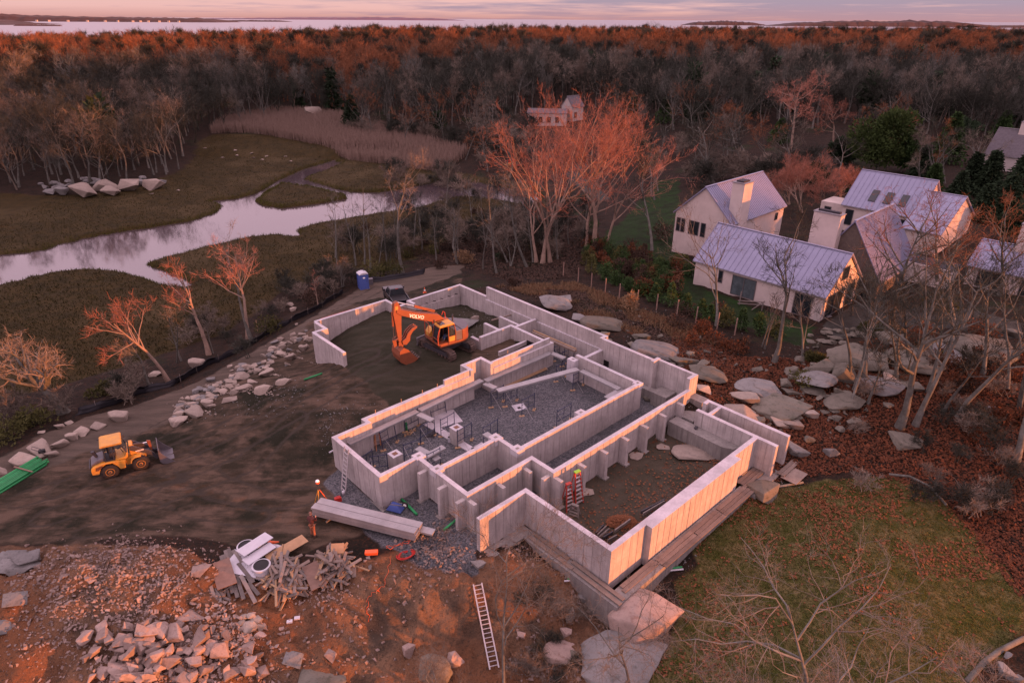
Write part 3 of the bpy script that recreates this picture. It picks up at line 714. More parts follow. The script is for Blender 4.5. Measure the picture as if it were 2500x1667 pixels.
# ---------------------------------------------------------------- machines on the site
m_yel = MAT('machine_yellow', (.62, .29, .03), .5, var=.12, scale=1.2, bump=.05, spec=.5, col2=(.40, .21, .06))
m_org = MAT('sun_reddened_yellow', (.22, .065, .028), .55, var=.2, scale=1.5, bump=.08, spec=.45)  # machine yellow reddened, low sun painted into the colour
m_charc = MAT('charcoal_paint', (.055, .052, .058), .55, var=.25, bump=.1)
m_greyp = MAT('grey_paint', (.13, .12, .13), .5, var=.25, bump=.1)
m_rub = MAT('tyre_rubber', (.030, .028, .028), .85, var=.35, scale=4, bump=.4)
m_track = MAT('track_steel', (.16, .115, .095), .6, .35, var=.45, scale=5, bump=.4)
m_chrome = MAT('chrome_rod', (.75, .72, .70), .15, .95, var=.05, bump=0)
m_wht = MAT('white_lettering', (.85, .85, .82), .6, var=.05, bump=0)
m_black = MAT('black_hose', (.015, .014, .015), .6, var=.2, bump=0)
def glassm(name, col=(.02, .025, .03), rough=.08, alpha=1.0):
    t = NT(name); t.b.inputs['Base Color'].default_value = (*col, 1); t.b.inputs['Roughness'].default_value = rough
    t.b.inputs['IOR'].default_value = 1.5; t.b.inputs['Alpha'].default_value = alpha; return t.m
m_glass = glassm('dark_glass', (.015, .02, .024), .06)
m_cglass = glassm('cab_glass', (.06, .08, .08), .05, .35)
def text(body, size, mat, parent, M, name='lettering', ex=.006, bold=.012):
    c = bpy.data.curves.new(name, 'FONT'); c.body = body; c.size = size; c.extrude = ex; c.offset = bold * size
    c.align_x = 'CENTER'; c.align_y = 'CENTER'; c.materials.append(mat); c.resolution_u = 3
    o = bpy.data.objects.new(name, c); COL.objects.link(o)
    me = bpy.data.meshes.new_from_object(o.evaluated_get(bpy.context.evaluated_depsgraph_get())); me.name = name
    bpy.data.objects.remove(o)
    if not me.materials: me.materials.append(mat)
    o = bpy.data.objects.new(name, me); COL.objects.link(o); o.parent = parent; o.matrix_local = M; return o
def frame(x, y, z, o):
    return Matrix(((x[0], y[0], z[0], o[0]), (x[1], y[1], z[1], o[1]), (x[2], y[2], z[2], o[2]), (0, 0, 0, 1)))
skinm = MAT('skin', (.55, .30, .22), .6, var=.1, bump=0)
m_jean = MAT('denim', (.05, .075, .15), .9, var=.25, scale=8)
m_coat = MAT('dark_jacket', (.028, .026, .030), .9, var=.3, scale=8)
m_boot = MAT('boots', (.10, .06, .04), .8, var=.3)
def person_mesh(name, verts, edges, radii, mat, root=0, parent=None):
    """one continuous body grown from a jointed skeleton"""
    me = bpy.data.meshes.new(name); me.from_pydata(verts, edges, [])
    o = bpy.data.objects.new(name, me); COL.objects.link(o)
    s = o.modifiers.new('skin', 'SKIN'); s.use_smooth_shade = True
    lay = me.skin_vertices[0] if me.skin_vertices else None
    if lay is None:
        bm = bmesh.new(); bm.from_mesh(me); bm.verts.layers.skin.verify(); bm.to_mesh(me); bm.free(); lay = me.skin_vertices[0]
    for i, r in enumerate(radii):
        lay.data[i].radius = (r, r) if not hasattr(r, '__len__') else r
        lay.data[i].use_root = (i == root)
    o.modifiers.new('sub', 'SUBSURF').render_levels = 1
    o.modifiers['sub'].levels = 1
    me.materials.append(mat)
    if parent is not None: o.parent = parent
    return o
def head(parent, c, hat=None, yaw=0.0, s=1.0):
    M = Matrix.Rotation(yaw, 3, 'Z')
    b = MB(); prof = [(.02, -.115), (.055, -.10), (.073, -.05), (.080, 0), (.083, .04), (.070, .085), (.035, .112), (.008, .118)]
    b.lathe([(r * s, z * s) for r, z in prof], 14)
    b.box((.083 * s, 0, -.015 * s), (.03 * s, .022 * s, .045 * s)); b.box((0, .084 * s, -.01 * s), (.035 * s, .014 * s, .05 * s)); b.box((0, -.084 * s, -.01 * s), (.035 * s, .014 * s, .05 * s))
    o = b.build('head', skinm, parent, True, loc=c); o.rotation_euler = (0, 0, yaw)
    e = MB()
    for sy in (-1, 1): e.box((.078 * s, sy * .03 * s, .012 * s), (.012 * s, .022 * s, .012 * s))
    e.box((.078 * s, 0, -.06 * s), (.012 * s, .05 * s, .010 * s)); e.build('face_features', m_coat, o)
    if hat:
        k = MB(); k.lathe([(.088 * s, .025 * s), (.092 * s, .05 * s), (.080 * s, .10 * s), (.045 * s, .13 * s), (.006, .138 * s)], 14)
        k.build('cap', hat, o, True)
    return o

# ---- tracked excavator
ex = thing('excavator', 'orange lit tracked excavator with its bucket lowered, working on the sandy fill', 'excavator', (-5.75, 52.2, 0), R(215))
ex.location.z = gz(-5.75, 52.2) - .06
UR = R(-78)                                   # tracks stand across the upper body, blade to the far left
def urot(b):
    m = Matrix.Rotation(UR, 3, 'Z'); b.v = [tuple(m @ Vector(p)) for p in b.v]; return b
for sy in (-1, 1):
    b = MB(); pathp = []
    L, rr_ = 1.72, .42
    n = 46; per = 4 * L + 2 * math.pi * rr_
    for i in range(n):
        s = per * i / n
        if s < 2 * L: p, a = (-L + s, 2 * rr_ + .02), 0
        elif s < 2 * L + math.pi * rr_: a = (s - 2 * L) / rr_; p = (L + rr_ * math.sin(a), rr_ + .02 + rr_ * math.cos(a)); a = -a
        elif s < 4 * L + math.pi * rr_: p, a = (L - (s - 2 * L - math.pi * rr_), .02), math.pi
        else: a = (s - 4 * L - math.pi * rr_) / rr_; p = (-L - rr_ * math.sin(a), rr_ + .02 - rr_ * math.cos(a)); a = math.pi - a
        M_ = Matrix.Rotation(-a, 3, 'Y')
        b.box((p[0], sy * 1.2, p[1]), (.145, .62, .045), M=M_)
        up = M_ @ Vector((0, 0, .04)); b.box((p[0] + up.x, sy * 1.2, p[1] + up.z), (.03, .62, .05), M=M_)
    tr = urot(b).build('track', m_track, ex)
    b = MB(); b.bx(-1.7, 1.7, sy * 1.2 - .2, sy * 1.2 + .2, .24, .62)
    urot(b).build('track_frame', m_charc, tr)
    b = MB()
    for x in (-1.72, 1.72): b.lathe([(.30, -.12), (.34, -.08), (.34, .08), (.30, .12)], 14, Matrix.Translation((x, sy * 1.28, .44)) @ Matrix.Rotation(R(90), 4, 'X'))
    for x in np.linspace(-1.25, 1.25, 7): b.lathe([(.12, -.14), (.12, .14)], 10, Matrix.Translation((x, sy * 1.28, .17)) @ Matrix.Rotation(R(90), 4, 'X'))
    urot(b).build('roller', m_track, tr)
b = MB(); b.bx(-.9, .9, -1.0, 1.0, .45, .95); b.lathe([(.7, .95), (.7, 1.12)], 24)
urot(b).build('undercarriage', m_charc, ex)
b = MB(); b.prism([(2.35, .1), (2.5, .1), (2.42, .45), (2.5, .85), (2.38, .85), (2.3, .45)], -1.5, 1.5, 'y'); b.bx(1.2, 2.36, -.75, -.55, .35, .5); b.bx(1.2, 2.36, .55, .75, .35, .5)
urot(b).build('dozer_blade', m_greyp, ex, bevel=.015)
# upper body
b = MB(); pl = [(1.45, -1.42), (1.45, 1.42)] + [(-.5 + 1.55 * math.cos(a) * .95 - .0, 1.42 * math.sin(a) / 1.0) for a in np.linspace(R(90), R(270), 15)]
b.prism(pl, 1.10, 1.38, 'z'); b.build('turntable_deck', m_org, ex, bevel=.02)
b = MB(); cw = [(-.75, 1.40)] + [(-.75 + 1.15 * math.cos(a), 1.40 * math.sin(a)) for a in np.linspace(R(95), R(265), 17)] + [(-.75, -1.40)]
b.prism(cw, 1.30, 2.28, 'z'); o = b.build('counterweight', m_org, ex, bevel=.06)
MB().prism([(p[0] * .985 - .012, p[1] * .97) for p in cw], 2.285, 2.34, 'z').build('top_cover', m_greyp, o)
b = MB(); b.bx(-.75, .25, -1.36, -.42, 1.382, 2.3); b.bx(-.75, .05, -.40, .40, 1.382, 2.1); b.bx(-.75, -.12, .42, 1.38, 1.382, 2.3); b.build('engine_housing', m_greyp, ex, bevel=.04)
b = MB(); b.bx(-.62, -.1, -1.2, -.75, 2.31, 2.62); o = b.build('air_cleaner', m_org, ex, bevel=.03)
g = MB()
for k in range(5): g.bx(-.10, -.085, -1.16 + k * .085, -1.12 + k * .085, 2.36, 2.57)
g.build('vent_slot', m_charc, o)
MB().tube([(-.95, -.6, 2.3), (-.95, -.6, 2.85), (-1.05, -.6, 2.95)], .07, 8).build('exhaust_pipe', m_charc, ex)
b = MB(); b.prism([(.3, 1.385), (1.42, 1.385), (1.42, 1.72), (1.1, 2.12), (.3, 2.12)], -1.38, -.55, 'y'); o = b.build('tool_box', m_yel, ex, bevel=.03)
MB().bx(1.13, 1.30, -1.2, -.75, 1.8, 1.88).build('step_plate', m_charc, o); MB().bx(.4, 1.0, -1.3, -.65, 2.122, 2.15).build('step_plate', m_charc, o)
m_red = MAT('red_rail', (.55, .07, .03), .5, var=.15, bump=0)
MB().tube([(1.46, -1.3, 1.4), (1.46, -1.3, 2.75), (1.36, -1.3, 2.86), (.75, -1.3, 2.86), (.65, -1.3, 2.75), (.65, -1.3, 2.12)], .028, 6).tube([(1.46, -.6, 1.4), (1.46, -.6, 2.7), (1.46, -1.3, 2.7)], .024, 6).build('handrail', m_red, ex)
# cab
cabp = [(-.08, 1.385), (1.62, 1.385), (1.66, 1.9), (1.44, 2.98), (.05, 3.05), (-.08, 2.4)]
b = MB()
y0, y1 = .46, 1.42
for y in (y0, y1):
    for (p, q, w) in ((cabp[0], cabp[5], .09), (cabp[5], cabp[4], .09), (cabp[1], cabp[2], .09), (cabp[2], cabp[3], .08), ((.62, 1.4), (.62, 2.98), .07)):
        b.beam((p[0], y, p[1]), (q[0], y, q[1]), .07, w, (0, 1, 0))
for (x, z) in (cabp[2], cabp[3], cabp[5]): b.beam((x, y0, z), (x, y1, z), .06, .06)
b.bx(-.08, 1.64, y0, y1, 1.386, 1.46); b.bx(-.06, .60, y1 - .05, y1 + .012, 1.46, 1.98)
cab = b.build('cab', m_org, ex, bevel=.012)
MB().prism([(0, 3.0), (1.46, 2.97), (1.42, 3.09), (1.1, 3.16), (.2, 3.17), (.0, 3.10)], y0 - .03, y1 + .03, 'y').build('cab_roof', m_yel, cab, bevel=.03)
MB().bx(.78, 1.30, y0 + .12, y1 - .2, 3.155, 3.185).build('roof_hatch', m_glass, cab)
MB().bx(.02, .56, y1 + .014, y1 + .03, 1.52, 1.95).build('side_panel', m_yel, cab)
MB().bx(.02, .58, y1 - .02, y1 - .008, 2.02, 2.9).build('rear_side_window', m_cglass, cab)
MB().prism([(1.60, 1.5), (1.63, 1.9), (1.43, 2.92), (1.42, 2.90), (1.61, 1.9), (1.58, 1.5)], y0 + .05, y1 - .05, 'y').build('windscreen', m_glass, cab)
MB().bx(-.06, 1.42, y0 - .01, y0 + .003, 1.5, 2.92).build('inner_window', m_glass, cab)
MB().bx(.1, .6, .72, 1.18, 1.5, 1.85).bx(.05, .2, .72, 1.18, 1.85, 2.55).build('seat', m_charc, cab, bevel=.04)
MB().tube([(1.15, .7, 1.46), (1.1, .7, 2.0)], .025, 5).tube([(1.15, 1.15, 1.46), (1.1, 1.15, 2.0)], .025, 5).build('control_lever', m_charc, cab)
MB().tube([(1.68, y1 + .03, 1.45), (1.70, y1 + .05, 2.3), (1.5, y1 + .04, 2.9)], .02, 5).build('grab_rail', m_red, cab)
# boom, stick, bucket
BY = .02
bw = .25
boom = MB().prism([(-.05, 1.8), (.15, 2.6), (.40, 3.25), (.80, 3.66), (1.35, 3.88), (2.7, 4.26), (4.4, 5.02), (4.74, 5.06), (4.72, 4.76), (4.32, 4.44), (2.6, 3.60), (1.45, 3.16), (1.0, 2.82), (.75, 2.3), (.5, 1.75)], BY - bw, BY + bw, 'y').build('boom', m_org, ex, bevel=.03)
ang = math.atan2(1.0, 2.65)
text('VOLVO', .43, m_wht, boom, frame((-math.cos(ang), 0, -math.sin(ang)), (-math.sin(ang), 0, math.cos(ang)), (0, 1, 0), (2.95, BY + bw + .004, 4.02)), bold=.03)
b = MB(); b.beam((1.15, BY, 4.02), (3.0, BY, 4.92), .2, .2); o = b.build('arm_cylinder', m_org, boom); MB().tube([(3.0, BY, 4.92), (4.62, BY, 5.66)], .05, 8).build('rod', m_chrome, o)
b = MB()
for sy in (-.33, .33): b.tube([(1.15, BY + sy, 1.55), (1.25, BY + sy, 2.5)], .085, 8)
o = b.build('boom_cylinder', m_charc, boom); b = MB()
for sy in (-.33, .33): b.tube([(1.25, BY + sy, 2.5), (1.33, BY + sy, 3.35)], .05, 8)
b.build('rod', m_chrome, o)
b = MB()
for k in range(3): b.tube([(.9, BY + .1 * (k - 1), 3.85), (1.6, BY + .1 * (k - 1), 4.22 + .03 * k), (2.8, BY + .1 * (k - 1), 4.42), (4.0, BY + .1 * (k - 1), 5.0), (4.6, BY + .1 * (k - 1), 5.3), (4.75, BY + .14 * (k - 1), 4.7), (4.7, BY + .16 * (k - 1), 4.1)], .022, 5)
b.build('hydraulic_hose', m_black, boom)
MB().tube([(.55, BY + .2, 3.6), (.40, BY + .2, 3.9), (.25, BY + .2, 3.75), (.2, BY + .2, 3.2)], .025, 6).build('hose_guard', m_red, boom)
stick = MB().prism([(4.34, 5.30), (4.56, 5.74), (4.86, 5.62), (5.02, 4.7), (4.92, 3.9), (4.74, 2.2), (4.62, 2.02), (4.45, 2.1), (4.34, 3.9), (4.26, 4.7)], BY - .19, BY + .19, 'y').build('stick', m_org, ex, bevel=.02)
MB().bx(4.55, 4.80, BY + .192, BY + .197, 5.0, 5.35).build('reflector_plate', m_yel, stick)
b = MB(); b.tube([(5.03, BY, 4.9), (5.06, BY, 3.6)], .09, 8); o = b.build('bucket_cylinder', m_org, stick); MB().tube([(5.06, BY, 3.6), (5.08, BY, 2.35)], .05, 8).build('rod', m_charc, o)
MB().beam((5.08, BY - .2, 2.35), (4.72, BY - .2, 2.5), .06, .12, (0, 1, 0)).beam((5.08, BY + .2, 2.35), (4.72, BY + .2, 2.5), .06, .12, (0, 1, 0)).beam((5.08, BY, 2.35), (4.95, BY, 1.65), .3, .1, (0, 1, 0)).build('linkage', m_org, stick)
prof = [(4.55, 1.75), (4.92, 1.5), (5.02, 1.0), (4.90, .45), (4.45, .12), (3.9, .10), (3.3, .36)]
b = MB(); hw = .72
inn = [(4.58, 1.68), (4.86, 1.45), (4.95, 1.0), (4.84, .50), (4.43, .18), (3.9, .16), (3.3, .40)]
for p, q, r, s in zip(prof[:-1], prof[1:], inn[1:], inn[:-1]): b.prism([p, q, r, s], BY - hw, BY + hw, 'y')
sd_ = prof + [(4.15, 1.45)]
b.prism(sd_, BY - hw - .03, BY - hw, 'y').prism(sd_, BY + hw, BY + hw + .03, 'y')
bk = b.build('bucket', m_org, ex)
b = MB()
for k in range(5): b.beam((3.36, BY - hw + .09 + k * (2 * hw - .18) / 4, .38), (3.12, BY - hw + .09 + k * (2 * hw - .18) / 4, .50), .13, .07)
b.build('tooth', m_track, bk)
MB().bx(4.35, 4.75, BY - .22, BY - .16, 1.6, 2.1).bx(4.35, 4.75, BY + .16, BY + .22, 1.6, 2.1).build('bucket_ear', m_org, bk)
b = MB()
for sy in (-.28, 0, .28): b.prism([(4.45, 2.15), (4.1, 2.35), (3.9, 2.75), (3.45, 3.12), (3.0, 3.22), (3.02, 3.05), (3.4, 2.85), (3.68, 2.5), (3.75, 2.05), (4.1, 1.75), (4.4, 1.85)], BY + sy - .05, BY + sy + .05, 'y')
b.bx(3.7, 4.0, BY - .3, BY + .3, 2.25, 2.45); b.build('thumb', m_org, ex)
# operator
op = thing('person', 'operator in dark jacket and blue jeans sitting in the excavator cab', 'person', (0, 0, 0))
op.location = ex.location; op.rotation_euler = ex.rotation_euler
vv = [(.35, .95, 1.92), (.33, .95, 2.15), (.35, .95, 2.38), (.36, .95, 2.50), (.38, .95, 2.62),
      (.72, 1.05, 1.95), (.95, 1.08, 1.56), (.72, .85, 1.95), (.95, .82, 1.56), (1.08, 1.08, 1.52), (1.08, .82, 1.52),
      (.36, 1.16, 2.40), (.55, 1.25, 2.15), (.82, 1.18, 2.06), (.36, .74, 2.40), (.55, .66, 2.15), (.82, .72, 2.06)]
ed = [(0, 1), (1, 2), (2, 3), (3, 4), (0, 5), (5, 6), (0, 7), (7, 8), (6, 9), (8, 10), (2, 11), (11, 12), (12, 13), (2, 14), (14, 15), (15, 16)]
ra = [.15, .14, .15, .06, .055, .09, .06, .09, .06, .05, .05, .07, .055, .04, .07, .055, .04]
person_mesh('body', vv, ed, ra, m_coat, 0, op)
person_mesh('trousers', [(.35, .95, 1.93), (.72, 1.05, 1.97), (.95, 1.08, 1.58), (.72, .85, 1.97), (.95, .82, 1.58)], [(0, 1), (1, 2), (0, 3), (3, 4)], [.158, .098, .07, .098, .07], m_jean, 0, op)
head(op, (.40, .95, 2.73), m_coat)

# ---- wheel loader (its near side is its right side)
hd = R(30.8)
wl = thing('wheel_loader', 'small yellow wheel loader with cab and dark lifting arms on the dirt yard', 'wheel loader', (-27.1 - .78 * math.sin(hd), 35.8 + .78 * math.cos(hd), 0), hd)
wl.location.z = gz(wl.location.x, wl.location.y) - .02
def wheel(x, y, s):
    o = thing('wheel', None, None); o.parent = wl; o.location = (x, y, .52)
    M = Matrix.Rotation(R(90) * s, 4, 'X')
    b = MB(); b.lathe([(.30, -.16), (.44, -.18), (.515, -.13), (.525, 0), (.515, .13), (.44, .18), (.30, .16)], 28, M)
    for k in range(22):
        a = 2 * math.pi * k / 22
        for sy in (-1, 1): b.box((.522 * math.cos(a + sy * .07), sy * .08, .522 * math.sin(a + sy * .07)), (.05, .15, .055), M=Matrix.Rotation(-a, 3, 'Y'))
    b.build('tyre', m_rub, o, True)
    b = MB(); b.lathe([(.30, -.12), (.30, .15), (.26, .165), (.20, .10), (.11, .10), (.11, .17), (.02, .18)], 24, M); b.build('rim', m_yel, o)
    MB().lathe([(.085, .17), (.085, .20), (.02, .21)], 12, M).build('hub', m_charc, o)
for x in (0, 1.86):
    wheel(x, -.66, 1); wheel(x, .66, -1)
b = MB(); b.prism([(-1.02, .62), (-.62, .52), (-.55, .75), (-.42, 1.0), (-.1, 1.16), (.25, 1.12), (.5, .82), (.62, .52), (.95, .52), (1.02, .95), (1.05, 1.1), (.6, 1.22), (-.3, 1.28), (-.85, 1.16), (-1.02, .98)], -.78, .78, 'y')
body = b.build('rear_body', m_yel, wl, bevel=.04)
for sy in (-1, 1): MB().prism([(-.78, .86), (-.6, .84), (-.28, 1.08), (-.32, 1.16), (-.72, 1.1)], sy * .785 - .004, sy * .785 + .004, 'y').build('engine_grille', MAT('rust_grille', (.16, .07, .035), .8), body)
b = MB(); b.prism([(-1.0, 1.0), (-.86, 1.17), (-.3, 1.30), (-.12, 1.30), (-.12, 1.55), (-.55, 1.50), (-.95, 1.28)], -.55, .55, 'y'); b.build('engine_hood', m_greyp, wl, bevel=.06)
MB().prism([(-.62, 1.50), (-.48, 1.50), (-.62, 1.95), (-.80, 1.95)], -.12, .12, 'y').build('exhaust_stack', m_charc, wl)
MB().bx(-1.09, -1.03, -.6, .6, .95, 1.1).build('rear_bumper', m_charc, wl)
lb = [(-.1, 1.28), (1.12, 1.22), (1.22, 1.6), (.98, 2.42), (.0, 2.46)]
b = MB()
for y in (-.62, .62):
    for p, q in ((lb[0], lb[4]), (lb[1], lb[2]), (lb[2], lb[3]), ((.42, 1.26), (.5, 2.42))): b.beam((p[0], y, p[1]), (q[0], y, q[1]), .06, .07, (0, 1, 0))
b.beam((1.22, -.62, 1.6), (1.22, .62, 1.6), .06, .06); b.bx(-.1, 1.12, -.62, .62, 1.22, 1.29)
lc = b.build('cab', m_charc, wl)
MB().prism([(.5, 1.24), (1.1, 1.16), (1.24, 1.28), (1.30, 1.6), (1.2, 1.62), (1.12, 1.38), (.9, 1.3), (.5, 1.32)], -.70, .70, 'y').build('cab_skirt', m_yel, lc, bevel=.02)
MB().prism([(-.16, 2.44), (1.06, 2.38), (1.12, 2.44), (1.04, 2.52), (-.08, 2.56), (-.2, 2.5)], -.74, .74, 'y').build('cab_roof', m_yel, lc, bevel=.03)
MB().prism([(1.20, 1.64), (1.215, 1.64), (.99, 2.38), (.975, 2.38)], -.58, .58, 'y').build('windscreen', m_cglass, lc); MB().bx(-.08, -.07, -.58, .58, 1.34, 2.4).build('rear_window', glassm('green_glass', (.02, .07, .06), .05, .75), lc)
MB().bx(.15, .55, -.22, .22, 1.3, 1.6).bx(.1, .22, -.22, .22, 1.6, 2.1).build('seat', m_charc, lc, bevel=.03); MB().tube([(1.0, 0, 1.3), (.85, 0, 1.75)], .03, 6).lathe([(.17, -.015), (.17, .015)], 16, Matrix.Translation((.84, 0, 1.78)) @ Matrix.Rotation(R(-30), 4, 'Y')).build('steering_wheel', m_charc, lc)
b = MB(); b.tube([(1.05, -.62, 2.2), (1.18, -.85, 2.15)], .015, 4).box((1.18, -.88, 2.08), (.05, .14, .22)).tube([(1.05, .62, 2.2), (1.18, .85, 2.15)], .015, 4).box((1.18, .88, 2.08), (.05, .14, .22)); b.build('mirror', m_charc, lc)
MB().tube([(-.15, .75, 2.35), (-.35, .8, 2.3)], .05, 6).build('work_lamp', m_charc, lc)
b = MB(); b.prism([(1.0, .45), (2.15, .45), (2.3, .7), (1.75, 1.0), (1.62, 1.9), (1.42, 1.95), (1.38, 1.0), (1.0, .85)], -.34, .34, 'y'); fb = b.build('front_body', m_yel, wl, bevel=.03)
for sy in (-1, 1): MB().prism([(1.35, .78), (1.42, .98), (1.62, 1.12), (1.98, 1.12), (1.98, 1.18), (1.58, 1.18), (1.36, 1.02), (1.28, .78)], sy * .66 - .2, sy * .66 + .2, 'y').build('fender', m_yel, fb, bevel=.015)
b = MB()
for sy in (-.36, .36): b.prism([(1.45, 1.85), (1.62, 1.85), (2.5, 1.18), (2.95, .62), (3.02, .35), (2.82, .35), (2.62, .72), (2.3, 1.02), (1.45, 1.5)], sy - .06, sy + .06, 'y')
b.bx(2.3, 2.55, -.36, .36, .8, 1.0); arm = b.build('lift_arm', m_charc, wl, bevel=.015)
text('VOLVO', .15, m_wht, arm, frame((1, 0, 0), (0, 0, 1), (0, -1, 0), (1.98, -.424, 1.36)), ex=.003, bold=.02)
b = MB(); b.tube([(1.55, 0, 1.75), (2.25, 0, 1.62)], .07, 8); o = b.build('tilt_cylinder', m_charc, arm); MB().tube([(2.25, 0, 1.62), (2.62, 0, 1.6)], .04, 8).build('rod', m_chrome, o)
MB().prism([(2.5, 1.75), (2.72, 1.68), (2.72, .95), (2.6, .95)], -.06, .06, 'y').build('tilt_lever', m_org, arm); MB().beam((2.7, 0, 1.0), (3.0, 0, .85), .1, .1).build('tilt_link', m_charc, arm)
b = MB(); outer = [(3.05, 1.25), (3.0, .8), (3.0, .35), (3.12, .1), (3.35, .04), (3.9, .04)]; inner = [(3.09, 1.25), (3.04, .8), (3.05, .37), (3.15, .15), (3.36, .09), (3.9, .07)]
for p, q, r, s in zip(outer[:-1], outer[1:], inner[1:], inner[:-1]): b.prism([p, q, r, s], -.92, .92, 'y')
for y in (-.92, .89): b.prism([(3.05, 1.2), (3.0, .4), (3.12, .1), (3.9, .05), (3.75, .2), (3.35, .7)], y, y + .03, 'y')
lbk = b.build('bucket', m_greyp, wl)
b = MB()
for k in range(5): b.bx(3.07, 3.10, -.8 + k * .34, -.62 + k * .34, .6, 1.22)
b.build('spill_guard_bar', m_charc, lbk)

# ---- black pickup truck beyond the wing wall
g_ = G(968, 738); tr = thing('pickup_truck', 'black pickup truck parked on the gravel road behind the concrete wall', 'pickup truck', (g_.x, g_.y, gz(g_.x, g_.y)), R(112))
m_car = MAT('black_car_paint', (.010, .011, .016), .22, var=.1, bump=0, spec=.6)
b = MB(); b.prism([(-2.75, .55), (-2.75, 1.12), (-.75, 1.12), (-.75, 1.16), (1.1, 1.16), (2.6, 1.02), (2.8, .75), (2.78, .5), (2.3, .48), (-2.3, .48)], -.95, .95, 'y'); bd = b.build('body', m_car, tr, bevel=.06)
b = MB(); v0 = [(-.78, 1.16), (1.2, 1.16), (.45, 1.82), (-.62, 1.84)]
n_ = [(-.78, -.90, 1.16), (1.25, -.90, 1.16), (1.25, .90, 1.16), (-.78, .90, 1.16), (-.60, -.72, 1.84), (.42, -.72, 1.84), (.42, .72, 1.84), (-.60, .72, 1.84)]
b.add(n_, [(0, 3, 2, 1), (4, 5, 6, 7), (0, 1, 5, 4), (1, 2, 6, 5), (2, 3, 7, 6), (3, 0, 4, 7)]); cb = b.build('cabin', m_car, tr, bevel=.08)
def quadw(name, p, q, r, s, par, mat, off):
    p, q, r, s = map(Vector, (p, q, r, s)); c_ = (p + q + r + s) / 4; nn = (q - p).cross(s - p).normalized() * off
    vs = [c_ + (v - c_) * .86 + nn for v in (p, q, r, s)] + [c_ + (v - c_) * .86 - nn * .5 for v in (p, q, r, s)]
    return MB().add(vs, [(0, 1, 2, 3), (7, 6, 5, 4), (0, 4, 5, 1), (1, 5, 6, 2), (2, 6, 7, 3), (3, 7, 4, 0)]).build(name, mat, par)
quadw('windscreen', n_[1], n_[2], n_[6], n_[5], cb, m_glass, .02); quadw('rear_window', n_[3], n_[0], n_[4], n_[7], cb, m_glass, .02); quadw('side_window', n_[0], n_[1], n_[5], n_[4], cb, m_glass, .02); quadw('side_window', n_[2], n_[3], n_[7], n_[6], cb, m_glass, .02)
MB().bx(-2.65, -.85, -.80, .80, 1.08, 1.135).build('bed_floor', m_black, tr); b = MB(); b.bx(-2.78, -.78, -.95, -.86, 1.0, 1.3).bx(-2.78, -.78, .86, .95, 1.0, 1.3).bx(-2.78, -2.70, -.95, .95, .7, 1.3); b.build('bed_side', m_car, tr, bevel=.02)
MB().bx(-.66, -.60, -.15, .15, 1.80, 1.85).build('brake_lamp', MAT('red_lens', (.4, .03, .02), .3), cb)
for y in (-.90, .90): MB().bx(-2.80, -2.76, y - .05, y + .05, .9, 1.25).build('tail_lamp', MAT('red_lens', (.4, .03, .02), .3), tr); MB().box((.95, y * 1.18, 1.3), (.12, .2, .18)).build('mirror', m_car, tr)
for x in (-1.75, 1.85):
    for y in (-.85, .85):
        o = MB().lathe([(.25, -.12), (.38, -.13), (.40, -.08), (.40, .08), (.38, .13), (.25, .12)], 20, Matrix.Translation((x, y, .40)) @ Matrix.Rotation(R(90), 4, 'X')).build('wheel', m_rub, tr, True); MB().lathe([(.24, -.11), (.24, .11)], 14, Matrix.Translation((x, y, .40)) @ Matrix.Rotation(R(90), 4, 'X')).build('rim', m_greyp, o)
# ---------------------------------------------------------------- things standing and lying about the site
m_alu = MAT('aluminium_plank', (.38, .375, .375), .5, .35, var=.25, scale=1.2, bscale=18, rand=.1)
m_grn = MAT('green_pipe', (.025, .27, .085), .5, var=.25, bump=0, rand=.32)
m_whp = MAT('white_plastic', (.50, .50, .53), .5, var=.12, bump=0)
m_blue = MAT('blue_plastic', (.075, .12, .36), .45, var=.15, bump=.05)
m_scaf = MAT('blue_scaffold', (.025, .035, .085), .5, .2, var=.3, bump=0)
m_ply = MAT('plywood', (.40, .25, .135), .8, var=.25, scale=2, bscale=20, rand=.1)
m_brwn = MAT('brown_board', (.22, .14, .105), .85, var=.3)
m_redp = MAT('red_plastic', (.50, .035, .025), .45, var=.15, bump=0)
m_orgp = MAT('orange_plastic', (.75, .13, .04), .5, var=.15, bump=0)
def rod(name, p, q, r, mat, label, cat, group=None, n=10, hollow=True):
    p, q = Vector(p), Vector(q); c = (p + q) / 2; b = MB().tube([p - c, q - c], r, n)
    if hollow:
        d = (q - p).normalized()
        for s, e in ((-1, p), (1, q)): b.tube([e - c + d * s * .002, e - c + d * s * .004], r * .72, n)
    return tag(b.build(name, mat, None, True, loc=c), label, cat, group)
def lumber(p, q, w, h, mat, label, cat='board', group=None, name='board'):
    p, q = Vector(p), Vector(q); c = (p + q) / 2
    return tag(MB().beam(p - c, q - c, w, h).build(name, mat, None, loc=c), label, cat, group)

